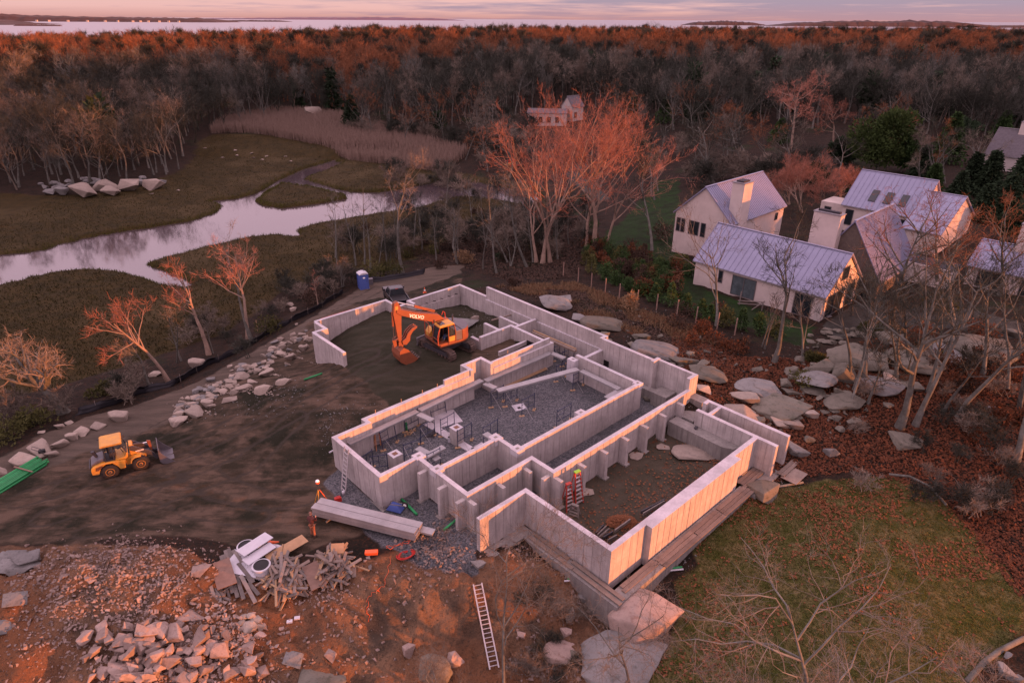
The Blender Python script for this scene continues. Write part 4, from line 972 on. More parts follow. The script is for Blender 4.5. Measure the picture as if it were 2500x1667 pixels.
# portable toilet
g_ = G(888, 704); pt = thing('portable_toilet', 'blue portable toilet with pale domed roof beside the gravel road', 'portable toilet', g_, R(30))
b = MB()
for x in (-.52, .52):
    for y in (-.52, .52): b.bx(x - .05, x + .05, y - .05, y + .05, .08, 2.05)
b.bx(-.55, .55, -.55, .55, .05, .16); b.bx(-.5, .5, .44, .50, .16, 2.05).bx(-.5, -.44, -.5, .44, .16, 2.05).bx(.44, .5, -.5, .44, .16, 2.05)
for x in (-.50, .50):
    for z in (.5, 1.0, 1.5): b.bx(x - .02, x + .02, -.44, .44, z, z + .05)
b.build('cabin_wall', m_blue, pt)
d_ = MB().bx(-.46, .46, -.54, -.49, .16, 1.98).bx(-.36, .36, -.56, -.53, .3, .9).bx(-.36, .36, -.56, -.53, 1.0, 1.85).build('door', m_blue, pt)
MB().lathe([(.11, 0), (.11, .012)], 16, Matrix.Translation((.0, -.562, 1.62)) @ Matrix.Rotation(R(90), 4, 'X') @ Matrix.Diagonal((1.5, 1, 1, 1))).build('emblem', m_wht, d_); MB().bx(.3, .40, -.58, -.55, 1.1, 1.16).build('latch', m_charc, d_)
b = MB(); pr = [(-.6, 2.04), (-.58, 2.12), (-.3, 2.25), (0, 2.29), (.3, 2.25), (.58, 2.12), (.6, 2.04)]; b.prism(pr, -.6, .6, 'y'); b.build('roof', m_whp, pt); MB().tube([(.35, .4, 2.1), (.35, .4, 2.5)], .05, 8).build('vent_pipe', m_charc, pt)
g_ = G(905, 694); tag(MB().bx(-.3, .3, -.3, .3, 0, .75).bx(-.33, .33, -.33, .33, .75, .82).build('bin', m_greyp, None, bevel=.03, loc=g_, rz=.4), 'grey bin beside the blue portable toilet', 'bin')
# red steel box and cone behind the wing wall
g_ = Vector((*W(11.4, -25.0), 0)); g_.z = gz(g_.x, g_.y); o = thing('skip', 'red steel skip half hidden behind the concrete wall beside the road', 'skip', g_, AN)
MB().prism([(-1.5, .2), (-1.2, 0), (1.2, 0), (1.5, .2), (1.6, 1.3), (-1.6, 1.3)], -.75, .75, 'y').build('body', m_redp, o, bevel=.02); MB().bx(-1.55, 1.55, -.8, .8, 4.4 - g_.z - 3.2, 4.45 - g_.z - 3.2).bx(-1.66, 1.66, -.8, .8, 1.28, 1.36).build('rim', m_redp, o)
def cone(px, py, label):
    g_ = G(px, py); o = thing('traffic_cone', label, 'traffic cone', g_, .3)
    MB().bx(-.2, .2, -.2, .2, 0, .04).build('base', m_orgp, o); MB().lathe([(.14, .04), (.10, .28)], 12).lathe([(.07, .46), (.03, .7)], 12).build('body', m_orgp, o); MB().lathe([(.10, .281), (.07, .459)], 12).build('band', m_wht, o)
cone(1037, 714, 'orange and white traffic cone behind the long concrete wall')
g_ = G(629, 808); tag(MB().tube([(0, 0, -.2), (.02, 0, 1.3)], .05, 6).build('stake', m_newwood, None, loc=g_), 'pale wooden stake standing by the black silt fence', 'stake')

# black silt fence: fabric between stakes, sagging
def silt(pxs, label, seed):
    pts = [G(*q) for q in pxs]; o = thing('silt_fence', label, 'fence', pts[0]); P0 = pts[0]
    rr = random.Random(seed); L = []
    for p, q in zip(pts[:-1], pts[1:]):
        n = max(2, int((q - p).length / .35))
        for i in range(n): L.append(p.lerp(q, i / n))
    vs, fs = [], []
    for i, p in enumerate(L):
        z = gz(p.x, p.y); k = mnoise.noise((i * .21, seed, 0)); h = .62 + .22 * mnoise.noise((i * .33, seed, 3)); fold = .16 * mnoise.noise((i * .8, seed, 7))
        for j, (dy, dz) in enumerate(((-.35, .03), (.0 + fold, .14), (.05 + .5 * fold, h * .55), (.10 + .3 * k, h), (.16 + .3 * k, h * .9))):
            vs.append((p.x - P0.x - dy * .5 * -1, p.y - P0.y + dy, z - P0.z + dz))
    for i in range(len(L) - 1):
        for j in range(4): fs.append((i * 5 + j, i * 5 + j + 1, (i + 1) * 5 + j + 1, (i + 1) * 5 + j))
    f = MB().add(vs, fs).build('fabric', m_silt, o, True); s = f.modifiers.new('thick', 'SOLIDIFY'); s.thickness = .015
    for i in range(3, len(L), 7):
        p = L[i]; z = gz(p.x, p.y); MB().tube([(p.x - P0.x + .05, p.y - P0.y + .12, z - P0.z - .2), (p.x - P0.x + .07, p.y - P0.y + .15, z - P0.z + .8)], .025, 5).build('stake', m_oldwood, o)
m_silt = MAT('black_fabric', (.013, .013, .017), .55, var=.3, bump=.4, bscale=9)
silt([(192, 1012), (245, 998), (289, 985), (361, 956), (427, 939), (470, 913), (524, 885), (597, 852), (651, 819), (705, 791), (777, 755), (842, 716)], 'long sagging black silt fence between the road and the marsh bank', 1)
silt([(901, 689), (930, 686), (957, 682), (1000, 675), (1043, 666)], 'short sagging black silt fence beyond the blue toilet', 2)

# bundle of green pipes beside the boulders
pa, pb = G(15, 1182), G(104, 1130); dv = (pb - pa); dv.z = 0; dv.normalize(); sv = Vector((-dv.y, dv.x, 0)); L_ = 5.6
zz0 = (gz(pa.x, pa.y) + gz(pb.x, pb.y)) / 2
k_ = 0
for lay in range(2):
    for i in range(8 - lay):
        off = sv * ((i - 3.5 + .5 * lay) * .178); mid = pb - dv * (L_ / 2) + off + dv * prnd.uniform(-.18, .18)
        z_ = zz0 + .12 + lay * .142
        rod('drain_pipe', mid - dv * L_ / 2 + Vector((0, 0, z_ - mid.z)), mid + dv * L_ / 2 + Vector((0, 0, z_ - mid.z)), .074, m_grn, 'green plastic drain pipe in the strapped stack by the boulders', 'pipe', 'green pipes stacked by the boulders')
for s_ in (1.3, 3.9):
    c_ = pb - dv * s_; b = MB(); b.beam(c_ - sv * .88 + Vector((0, 0, zz0 + .36 - c_.z)), c_ + sv * .88 + Vector((0, 0, zz0 + .36 - c_.z)), .1, .03)
    c0 = c_.copy(); b.v = [tuple(Vector(v) - c0) for v in b.v]; tag(b.build('strap', m_brwn, None, loc=c0), 'brown strap board across the green pipes, %s' % ('near their right end' if s_ < 2 else 'near their left end'), 'strap')
g_ = G(106, 1112); o = thing('plate_compactor', 'small black plate compactor at the end of the green pipes', 'compactor', g_, .5)
MB().prism([(-.35, .12), (-.25, 0), (.25, 0), (.35, .12)], -.22, .22, 'y').build('plate', m_charc, o); MB().bx(-.2, .2, -.15, .15, .14, .5).build('engine', m_black, o, bevel=.03); MB().tube([(.15, -.18, .3), (-.5, -.18, .85), (-.5, .18, .85), (.15, .18, .3)], .02, 6).build('handle', m_charc, o)
# odd pieces of pipe
def pipe(a, b, r, mat, label, za=.1, zb=.1):
    p, q = G(*a), G(*b); p.z += za; q.z += zb; return rod('pipe', p, q, r, mat, label, 'pipe')
pipe((981, 1221), (1018, 1258), .085, m_grn, 'green pipe lying on the gravel beside the overturned wheelbarrow')
pipe((1083, 1296), (1115, 1275), .075, m_grn, 'short green pipe sticking out below the near buttresses', .08, .25)
pipe((743, 929), (787, 914), .08, m_grn, 'green pipe lying at the foot of the curved wing wall')
pipe((1601, 1394), (1665, 1387), .07, m_grn, 'green pipe on the ground beyond the sunlit front wall'); pipe((1594, 1399), (1668, 1392), .05, m_whp, 'thin white pipe lying next to the green pipe beyond the front wall')
pipe((1386, 1417), (1424, 1411), .07, m_grn, 'green pipe under the planks of the front footing'); pipe((1378, 1421), (1426, 1416), .05, m_whp, 'thin white pipe under the planks of the front footing')
for q, lb_ in (((1215, 950), 'upright green pipe stub beside the long scaffold plank'), ((993, 1050), 'upright green pipe stub by the low wall of the gravel room')):
    g_ = Vector((*P(*q, .45), .42)); tag(MB().tube([(0, 0, -.1), (0, 0, .7)], .08, 10).build('pipe_stub', m_grn, None, True, loc=g_), lb_, 'pipe')
pipe((805, 1113), (818, 1106), .06, m_whp, 'short white pipe poking out beside the low corner of the foundation', .3, .3)

# stacked aluminium scaffold planks
def alu(name, L, parent=None, loc=None, rz=0, w=.5, h=.13):
    b = MB(); b.bx(-L / 2, L / 2, -w / 2, -w / 2 + .035, 0, h).bx(-L / 2, L / 2, w / 2 - .035, w / 2, 0, h)
    n = 4
    for k in range(n): b.bx(-L / 2, L / 2, -w / 2 + .04 + k * (w - .08) / n + .006, -w / 2 + .04 + (k + 1) * (w - .08) / n - .006, h - .03, h - .003)
    for x in (-L / 2 + .04, L / 2 - .04): b.bx(x - .03, x + .03, -w / 2 + .036, w / 2 - .036, .02, h - .034)
    return b
pa, pb = G(775, 1268), G(1010, 1318); dd = pb - pa; az = math.atan2(dd.y, dd.x); dl = dd.length; lm = alu('scaffold_plank', dl + .4).mesh('scaffold_plank'); lm.materials.append(m_alu)
for lay in range(4):
    for i in range(2):
        c_ = (pa + pb) / 2 + Vector((-math.sin(az), math.cos(az), 0)) * ((i) * .53 + .1) + Vector((math.cos(az), math.sin(az), 0)) * (prnd.uniform(-.1, .1) + (.75 if (lay == 1 and i == 1) else 0)); c_.z = max(pa.z, pb.z) + .12 + lay * .15
        tag(link('scaffold_plank', lm, m_alu, loc=c_, rz=az + prnd.uniform(-.004, .004)), 'aluminium scaffold plank in the long stack near the worker, %s %s' % (('bottom', 'second', 'third', 'top')[lay], ('near side', 'far side')[i]), 'scaffold plank', 'aluminium planks stacked near the worker')
for k in (.1, .9): lumber(pa.lerp(pb, k) + Vector((0, -.1, .05)), pa.lerp(pb, k) + Vector((.7, .9, .05)), .1, .1, m_oldwood, 'timber bearer under the %s end of the plank stack' % ('near' if k > .5 else 'far'), 'bearer')

# scaffold frames in the gravel room
FZ = .42
def scaf(q1, q2, label, h=1.55, lean=0, group='blue scaffold frames in the gravel room'):
    p, q = P(*q1, FZ), P(*q2, FZ); d = q - p; c_ = (p + q) / 2; w = min(1.6, max(1.1, float(np.hypot(*d)))); o = thing('scaffold', label, 'scaffold', (c_[0], c_[1], FZ), math.atan2(d[1], d[0]), group)
    b = MB(); hw_ = w / 2
    for s in (-1, 1): b.tube([(s * hw_, 0, .05), (s * hw_, lean, h)], .028, 6)
    b.tube([(-hw_, lean * .93, h * .93), (hw_, lean * .93, h * .93)], .024, 6).tube([(-hw_, lean * .35, h * .35), (hw_, lean * .35, h * .35)], .024, 6).tube([(-hw_, lean * .65, h * .65), (0, lean * .65, h * .65)], .02, 5).tube([(0, lean * .35, h * .35), (0, lean * .93, h * .93)], .02, 5)
    b.build('frame', m_scaf, o)
    for s in (-1, 1): MB().box((s * hw_, 0, .025), (.42, .2, .05), .5 * s).build('foot_board', m_newwood, o)
    MB().tube([(-hw_, 0, h * .9), (-hw_ + .2, -1.9 * .5, .1)], .012, 4).build('brace', m_steel, o)
SF = [((1028, 1083), (1062, 1061)), ((1077, 1066), (1110, 1047)), ((1118, 1093), (1152, 1073)), ((989, 1055), (1022, 1038)), ((885, 1160), (911, 1142)), ((918, 1156), (938, 1153)), ((988, 1129), (1028, 1113)), ((1050, 1150), (1071, 1139)), ((1180, 1086), (1215, 1064)), ((1199, 995), (1229, 979)), ((1233, 993), (1262, 977)), ((1274, 1016), (1304, 1000)), ((1398, 953), (1424, 939)), ((1357, 932), (1382, 919)), ((1316, 900), (1342, 889)), ((1355, 1046), (1396, 1022)), ((1372, 895), (1400, 884)), ((1352, 882), (1378, 872))]
SL = ['standing on a tan board left of the concrete strip', 'standing on the pale concrete strip', 'standing right of the middle concrete pier', 'against the low wall under the walkway planks', 'at the near end wall of the gravel room', 'beside the low left pier near the end wall', 'left of the corner pad of the end wall', 'holding a small plank near the notched corner', 'holding a plank by the courtyard corner', 'under the left end of the diagonal plank', 'just right of the diagonal plank end', 'over the white pad on the gravel', 'near the wall below the right walkway plank', 'under the far end of the diagonal plank', 'at the end of the tall wall under the walkway', 'half hidden behind the long dividing wall', 'in the passage under the brown beam', 'in the passage beside the tall wall end']
for (q1, q2), l in zip(SF, SL): scaf(q1, q2, 'blue scaffold frame ' + l)
scaf((1054, 1023), (1090, 1009), 'blue scaffold frame leaning on the low wall below the walkway', 1.6, .25)
scaf((936, 1100), (970, 1078), 'blue scaffold frames stacked against the wall beside the wooden stepladder', 1.5, .22)
def walk(q1, q2, z, label, w=.5, mat=None):
    p, q = P(*q1, z), P(*q2, z); d = q - p; L = float(np.hypot(*d)); c_ = (p + q) / 2
    return tag(alu('p', L, w=w).build('walkway_plank', mat or m_alu, None, loc=(c_[0], c_[1], z), rz=math.atan2(d[1], d[0])), label, 'scaffold plank')
walk((850, 1085), (1019, 1006), 1.86, 'long aluminium plank along the low wall from the near corner'); walk((1025, 1004), (1176, 930), 1.88, 'long aluminium plank along the low wall in its middle stretch'); walk((1185, 932), (1345, 863), 1.9, 'long aluminium plank along the raised wall up to its end')
walk((1214, 956), (1411, 903), 1.95, 'long pale plank crossing the gravel room diagonally', .55); walk((1419, 907), (1512, 952), 1.9, 'aluminium plank along the right wall of the gravel room'); walk((1480, 974), (1518, 952), 1.8, 'short aluminium plank behind the dividing wall corner')
walk((1184, 938), (1210, 950), 1.75, 'short plank bridging the walkway and the diagonal plank'); walk((1022, 1013), (1056, 1029), 1.8, 'short aluminium plank off the walkway onto a scaffold frame'); walk((1019, 1096), (1044, 1109), 1.5, 'short plank beside the corner pad of the end wall'); walk((1032, 1121), (1084, 1093), 1.55, 'wide pale plank lying across beside the end wall corner'); walk((1057, 1125), (1072, 1117), 1.3, 'stub of plank on the frame by the notched corner'); walk((1184, 1060), (1203, 1073), 1.5, 'short plank ending at the courtyard corner pad'); walk((1346, 864), (1378, 877), 1.9, 'short plank bridging from the tall wall end')
def flat(q1, q2, z, w, h, mat, label, cat, name):
    p, q = P(*q1, z), P(*q2, z); return lumber((p[0], p[1], z), (q[0], q[1], z), w, h, mat, label, cat, name=name)
for q1, q2, w, l in (((1041, 1032), (1155, 1101), .62, 'long'), ((1156, 1100), (1183, 1084), .6, 'short')): tag(flat(q1, q2, .46, w, .08, m_cap, l + ' pale concrete strip set in the gravel floor', 'concrete strip', 'concrete_strip'))
flat((1058, 1030), (1118, 1014), .45, 1.9, .07, m_cap, 'pale concrete slab under the scaffolding by the low wall', 'slab', 'slab'); flat((1254, 997), (1282, 991), .45, .9, .06, m_whp, 'white pad with a square hole lying on the gravel', 'pad', 'floor_pad'); flat((1264, 996), (1271, 994), .50, .25, .012, m_dark, 'square hole in the white pad', 'hole', 'pocket')
flat((1230, 945), (1334, 899), .5, .34, .08, m_newwood, 'fresh tan timber lying on the gravel along the wall', 'timber', 'timber'); flat((1300, 812), (1405, 857), 2.0, .3, .16, m_plank, 'brown timber beam spanning beside the back wall', 'timber', 'timber'); flat((1302, 808), (1406, 853), 2.02, .12, .2, m_newwood, 'thin tan beam next to the brown beam by the back wall', 'timber', 'timber'); flat((1200, 782), (1254, 767), 2.0, .12, .1, m_plank, 'timber bridging the rubble pit by the back wall', 'timber', 'timber'); flat((1385, 888), (1398, 878), 1.2, .4, .12, m_ply, 'tan lumber by the pilaster at the gravel room corner', 'timber', 'timber')
g_ = Vector((*P(1098, 1078, FZ), FZ)); o = thing('bucket', 'white bucket on the gravel near the middle pier', 'bucket', g_); MB().lathe([(.12, 0), (.15, .36), (.16, .36), (.16, .40)], 14).build('body', m_whp, o); MB().lathe([(.14, .401), (.02, .405)], 14).build('content', m_dark, o)
for i in range(7): a_ = prnd.uniform(0, 3.1); c_ = P(1055 + prnd.uniform(-6, 6), 1062 + prnd.uniform(-5, 5), FZ); lumber((c_[0] - .4 * math.cos(a_), c_[1] - .4 * math.sin(a_), FZ + .06 * i), (c_[0] + .4 * math.cos(a_), c_[1] + .4 * math.sin(a_), FZ + .06 * i), .05, .04, m_charc, 'dark offcut in the little heap under the scaffold frames', 'offcut', 'dark offcuts heaped under the scaffold', 'offcut')
for i in range(6): a_ = prnd.uniform(0, 3.1); c_ = P(992 + i * 4 + prnd.uniform(-3, 3), 1062 - i * 2 + prnd.uniform(-4, 4), FZ); lumber((c_[0] - .25 * math.cos(a_), c_[1] - .25 * math.sin(a_), FZ + .05), (c_[0] + .25 * math.cos(a_), c_[1] + .25 * math.sin(a_), FZ + .05), .09, .04, m_newwood, 'short tan offcut on the gravel by the leaning scaffold frames', 'offcut', 'tan offcuts by the leaning frames', 'offcut')

# ladders
def ladder(p, q, w, n, mat, label, r=.03, rung=None, side=None):
    p, q = Vector(p), Vector(q); d = (q - p).normalized(); s = (side or Vector((0, 0, 1)).cross(d)).normalized(); o = thing('ladder', label, 'ladder', p)
    for sg in (-1, 1): MB().beam(s * sg * w / 2, q - p + s * sg * w / 2, r * 2.2, r * 1.3).build('side_rail', mat, o)
    for i in range(n):
        c_ = (q - p) * ((i + .6) / n); MB().tube([c_ - s * w / 2, c_ + s * w / 2], r * .8, 6).build('rung', rung or mat, o)
    return o
la, lb2 = ab(858, 1098, 2.75); foot = P(838, 1198, .3); topw = W(-.06, ab(856, 1098, 2.7)[1])
ladder((foot[0], foot[1], gz(foot[0], foot[1])), (topw[0], topw[1], 3.0), .5, 11, m_steel, 'aluminium extension ladder leaning on the outside of the near corner wall', .035, side=Vector((*BV, 0)))
p_, q_ = G(1207, 1640), G(1166, 1436); up_ = max(gz(*p_.lerp(q_, k / 20)[:2]) - p_.lerp(q_, k / 20).z for k in range(21)) + .12; ladder(p_ + Vector((0, 0, .75 * up_)), q_ + Vector((0, 0, up_)), .46, 19, m_steel, 'long aluminium ladder lying on the bare rock slope', .032)
def stepladder(base_px, z, h, w, mat, label, az, n=6, top=None):
    g_ = P(*base_px, z); o = thing('stepladder', label, 'stepladder', (g_[0], g_[1], z), az)
    for s in (-1, 1):
        MB().beam((-.32 * h / 1.8, s * w / 2, 0), (-.03, s * w * .3, h), .05, .08, (0, 1, 0)).build('front_rail', mat, o); MB().beam((.38 * h / 1.8, s * w / 2, 0), (.03, s * w * .3, h), .04, .05, (0, 1, 0)).build('back_rail', mat, o)
    for i in range(n):
        t_ = (i + .7) / n; x = -.32 * h / 1.8 * (1 - t_) - .03 * t_; ww = w * (1 - .4 * t_); MB().bx(x - .06, x + .06, -ww / 2, ww / 2, h * t_ - .03, h * t_).build('step', m_steel if mat is not m_oldwood else mat, o)
    MB().bx(-.11, .11, -w * .34, w * .34, h, h + .06).build('top_cap', top or mat, o)
m_lred = MAT('red_fibreglass', (.40, .045, .03), .5, var=.2, bump=0); m_lime = MAT('lime_plastic', (.25, .50, .04), .5, var=.1, bump=0)
stepladder((1405, 1222), .36, 2.3, .62, m_lred, 'tall red stepladder with a lime green top against the room wall', R(125), 8, m_lime); stepladder((1385, 1240), .36, 1.9, .55, m_lred, 'shorter red stepladder beside the corner buttresses', R(120), 7); stepladder((1402, 1258), .36, .8, .7, m_oldwood, 'low grey wooden steps in front of the red stepladders', R(60), 4); stepladder((1694, 1078), .36, 1.2, .45, m_charc, 'small dark stepladder by the concrete bench', R(150), 4); stepladder((924, 1093), .42, 1.35, .5, MAT('orange_fibreglass', (.5, .22, .10), .6, var=.2, bump=0), 'tan stepladder standing under the walkway plank', R(-60), 4)

# wheelbarrow on its side
g_ = G(966, 1243); o = thing('wheelbarrow', 'overturned blue wheelbarrow beside the near foundation corner', 'wheelbarrow', g_ + Vector((0, 0, .02)), R(-20))
nb = MB(); lo_, hi_ = [(-.28, -.2), (.28, -.2), (.28, .2), (-.28, .2)], [(-.5, -.36), (.55, -.36), (.55, .36), (-.5, .36)]
nb.add([(x, y, .42) for x, y in lo_] + [(x, y, .06) for x, y in hi_], [(0, 1, 2, 3), (0, 4, 5, 1), (1, 5, 6, 2), (2, 6, 7, 3), (3, 7, 4, 0), (7, 6, 5, 4)]); nb.build('tray', m_blue, o, bevel=.03)
MB().tube([(-.9, -.3, .1), (-.2, -.18, .46), (.75, -.06, .5)], .025, 6).tube([(-.9, .3, .1), (-.2, .18, .46), (.75, .06, .5)], .025, 6).build('handle', m_oldwood, o); wh = MB().lathe([(.11, -.05), (.19, -.05), (.2, 0), (.19, .05), (.11, .05)], 16, Matrix.Translation((.72, 0, .55)) @ Matrix.Rotation(R(90), 4, 'X')).build('wheel', m_rub, o); MB().lathe([(.11, -.055), (.11, .055)], 12, Matrix.Translation((.72, 0, .55)) @ Matrix.Rotation(R(90), 4, 'X')).build('rim', m_wht, wh)
g_ = G(826, 1224); o = thing('fuel_can', 'red fuel can on the gravel between the tripod and the wall', 'fuel can', g_, .5); MB().bx(-.22, .22, -.13, .13, 0, .36).build('body', m_redp, o, bevel=.05); MB().tube([(-.1, 0, .36), (-.1, 0, .44), (.1, 0, .44), (.1, 0, .36)], .02, 6).build('handle', m_redp, o); MB().tube([(.17, 0, .34), (.24, 0, .44)], .03, 8).build('cap', m_charc, o)
g_ = G(839, 1207); tag(MB().lathe([(.05, 0), (.09, .02), (.1, .28), (.07, .3)], 12).build('jug', m_whp, None, True, loc=g_), 'small white jug at the foot of the extension ladder', 'jug')
# coil and runs of orange cord
g_ = G(991, 1356); b = MB()
for k in range(6): rr_ = .30 + .03 * k; b.tube([(rr_ * 1.25 * math.cos(a), rr_ * .75 * math.sin(a), .04 + .03 * (k % 3) + .02 * math.sin(3 * a + k)) for a in np.linspace(0, 6.2832, 22)], .022, 5, False)
tag(b.build('cord_coil', m_redp, None, True, loc=g_, rz=.5), 'coil of red hose on the ground near the rubble', 'hose')
def cord(pxs, label, r=.014):
    pts = [G(*q) + Vector((0, 0, .05)) for q in pxs]; o0 = pts[0].copy(); sm = []
    for i in range(len(pts) - 1):
        for k in range(5):
            p = pts[i].lerp(pts[i + 1], k / 5); p = Vector((p.x + .08 * math.sin(i * 7 + k * 1.9), p.y + .08 * math.cos(i * 5 + k * 2.3), 0)); p.z = gz(p.x, p.y) + .04; sm.append(p - o0)
    tag(MB().tube(sm, r, 4).build('cord', m_orgp, None, True, loc=o0), label, 'cord')
cord([(999, 1325), (975, 1330), (950, 1340), (940, 1335), (968, 1332), (990, 1322), (1010, 1318)], 'thin orange cord looping near the end of the plank stack'); cord([(952, 1365), (945, 1400), (935, 1430), (915, 1445), (898, 1460), (897, 1490), (905, 1520)], 'thin orange cord running down over the rock slope')
g_ = G(907, 1352); tag(MB().bx(-.36, .36, -.14, .14, 0, .22).build('crate', m_orgp, None, bevel=.015, loc=g_, rz=.08), 'orange box lying above the single pale board', 'box')
p_, q_ = G(898, 1360), G(906, 1392); lumber(p_ + Vector((0, 0, .05)), q_ + Vector((0, 0, .05)), .22, .05, m_oldwood, 'single pale board on bare soil below the orange box')

# survey receiver on a tripod
g_ = G(784, 1234); o = thing('survey_tripod', 'survey receiver on a yellow and red tripod near the plank stack', 'survey tripod', g_)
for k in range(3): a_ = 2.1 * k + .5; MB().tube([(.55 * math.cos(a_), .55 * math.sin(a_), 0), (.05 * math.cos(a_), .05 * math.sin(a_), 1.25)], .03, 6).build('leg', m_yel if k else m_orgp, o)
MB().tube([(0, 0, 1.2), (0, 0, 1.75)], .025, 6).build('pole', m_charc, o); r_ = MB().lathe([(.08, 1.75), (.13, 1.80), (.13, 1.92)], 14).build('receiver', m_orgp, o); MB().lathe([(.13, 1.921), (.10, 1.99), (.02, 2.01)], 14).build('dome', m_wht, r_)
p_, q_ = G(795, 1222), G(806, 1232); rod('rod', p_ + Vector((0, 0, .3)), q_ + Vector((0, 0, .03)), .03, m_orgp, 'orange rod lying beside the survey tripod', 'rod', hollow=False)

# the worker, seen from behind
g_ = G(766, 1309); pr_ = thing('person', 'worker in dark red jacket and orange trousers seen from behind near the plank stack', 'person', g_, R(75))
m_jak = MAT('maroon_jacket', (.105, .038, .036), .9, var=.3, scale=8); m_trs = MAT('orange_trousers', (.34, .13, .07), .9, var=.25, scale=8); m_hat = MAT('knit_hat', (.22, .12, .09), .95, var=.3)
vv = [(0, 0, .98), (.0, 0, 1.12), (.01, 0, 1.30), (.01, 0, 1.44), (.02, 0, 1.53), (.02, 0, 1.58), (.01, .19, 1.42), (.06, .27, 1.18), (.24, .16, 1.20), (.01, -.19, 1.42), (.08, -.27, 1.20), (.26, -.15, 1.28)]
person_mesh('body', vv, [(0, 1), (1, 2), (2, 3), (3, 4), (4, 5), (3, 6), (6, 7), (7, 8), (3, 9), (9, 10), (10, 11)], [(.14, .18), (.13, .17), (.14, .19), (.12, .16), .065, .06, .08, .06, .045, .08, .06, .045], m_jak, 0, pr_)
person_mesh('trousers', [(0, 0, .97), (0, .09, .86), (.03, .10, .48), (-.02, .11, .12), (0, -.09, .86), (-.03, -.10, .48), (-.06, -.12, .12)], [(0, 1), (1, 2), (2, 3), (0, 4), (4, 5), (5, 6)], [(.145, .175), .105, .08, .07, .105, .08, .07], m_trs, 0, pr_)
for s, x in ((1, 0), (-1, -.04)): MB().bx(x - .10, x + .17, s * .11 - .05, s * .11 + .05, 0, .10).bx(x - .09, x + .02, s * .11 - .05, s * .11 + .05, .1, .2).build('boot', m_boot, pr_, bevel=.03)
for s, c_ in ((1, (.27, .14, 1.21)), (-1, (.29, -.13, 1.29))):
    b = MB(); b.box(c_, (.08, .035, .08))
    for k in range(4): b.tube([(c_[0] + .03, c_[1], c_[2] + .03 - k * .02), (c_[0] + .075, c_[1] - s * .01, c_[2] + .03 - k * .021), (c_[0] + .085 - .006 * k, c_[1] - s * .04, c_[2] + .028 - k * .02)], .009, 5)
    b.tube([(c_[0], c_[1], c_[2] + .04), (c_[0] + .05, c_[1] - s * .03, c_[2] + .06)], .011, 5); b.build('hand', skinm, pr_)
head(pr_, (.03, 0, 1.70), m_hat)

# ---- debris: drain risers, white panels, sheets of ply and heaps of boards
cW = lambda x, y: (520 + x / 6.03, 1300 + y / 6.03)
def riser(q, label):
    g_ = G(*cW(*q)); o = thing('drain_riser', label, 'drain riser', g_ + Vector((0, 0, .06)))
    MB().lathe([(.46, 0), (.46, .52), (.50, .55), (.50, .66), (.42, .68)], 28).build('ring', m_whp, o, False); MB().lathe([(.41, .675), (.41, .70), (.33, .705), (.31, .69), (.02, .70)], 28).build('lid', m_black, o)
riser((515, 330), 'white round drain riser with black lid behind the white panels'); riser((740, 620), 'white round drain riser with black lid beside the board heap')
def sheet(c, sz, ang, tilt, mat, label, lift=.1, name='panel', cat='panel', th=.03):
    g_ = G(*cW(*c)); o = MB().bx(-sz[0] / 2, sz[0] / 2, -sz[1] / 2, sz[1] / 2, 0, th).build(name, mat, None, loc=g_ + Vector((0, 0, lift))); o.rotation_euler = (tilt[0], tilt[1], ang); return tag(o, label, cat)
def ang_px(a, b):
    p, q = G(*cW(*a)), G(*cW(*b)); return math.atan2(q.y - p.y, q.x - p.x), (q - p).length
a1, l1 = ang_px((460, 420), (840, 210)); sheet((650, 320), (l1 + .2, .75), a1, (0, .05), m_whp, 'long white panel across the drain parts, upper of two', .75, th=.05); sheet((700, 400), (l1 + .1, .6), a1, (.1, .05), m_whp, 'long white panel below the upper white panel', .45, th=.05)
sheet((520, 520), (2.6, 1.3), a1 - 1.2, (0, 0), m_whp, 'white sheet lying under the drain risers', .12); a2, l2 = ang_px((840, 440), (1350, 190)); sheet((1100, 310), (l2 + .2, .75), a2, (.03, 0), m_ply, 'tan plywood sheet leaning between the risers and the heap', .4); a3, l3 = ang_px((80, 420), (200, 830)); sheet((160, 620), (l3, 1.0), a3, (0, .05), m_brwn, 'brown sheet at the left end of the debris', .1); a4, l4 = ang_px((1430, 500), (1580, 840)); sheet((1500, 680), (l4, .85), a4, (.1, 0), m_brwn, 'brown sheet standing between the two board heaps', .25); sheet((1860, 420), (.7, .6), .2, (.4, .1), m_ply, 'small square of fresh plywood on top of the right heap', .95)
g_ = G(*cW(835, 200)); o = thing('traffic_cone', 'orange cone lying on its side behind the white panels', 'traffic cone', g_ + Vector((0, 0, .25))); MB().lathe([(.2, 0), (.2, .04), (.13, .05), (.03, .6)], 10, Matrix.Rotation(R(80), 4, 'Y')).build('body', m_orgp, o)
g_ = G(*cW(940, 260)); tag(MB().lathe([(.02, -.5), (.16, -.45), (.2, 0), (.17, .4), (.05, .5)], 12, Matrix.Rotation(R(80), 4, 'Y')).build('roll', m_cap, None, True, loc=g_ + Vector((0, 0, .2)), rz=-.4), 'pale wrapped roll beside the orange cone', 'roll')
for (x, y) in ((1240, 1262), (1130, 1314)): g_ = G(*cW(x, y)); tag(MB().bx(-.14, .14, -.09, .09, 0, .09).build('block', m_whp, None, loc=g_, rz=.2), 'small white block on the bare rock, %s of the two' % ('upper' if x > 1200 else 'lower'), 'block')
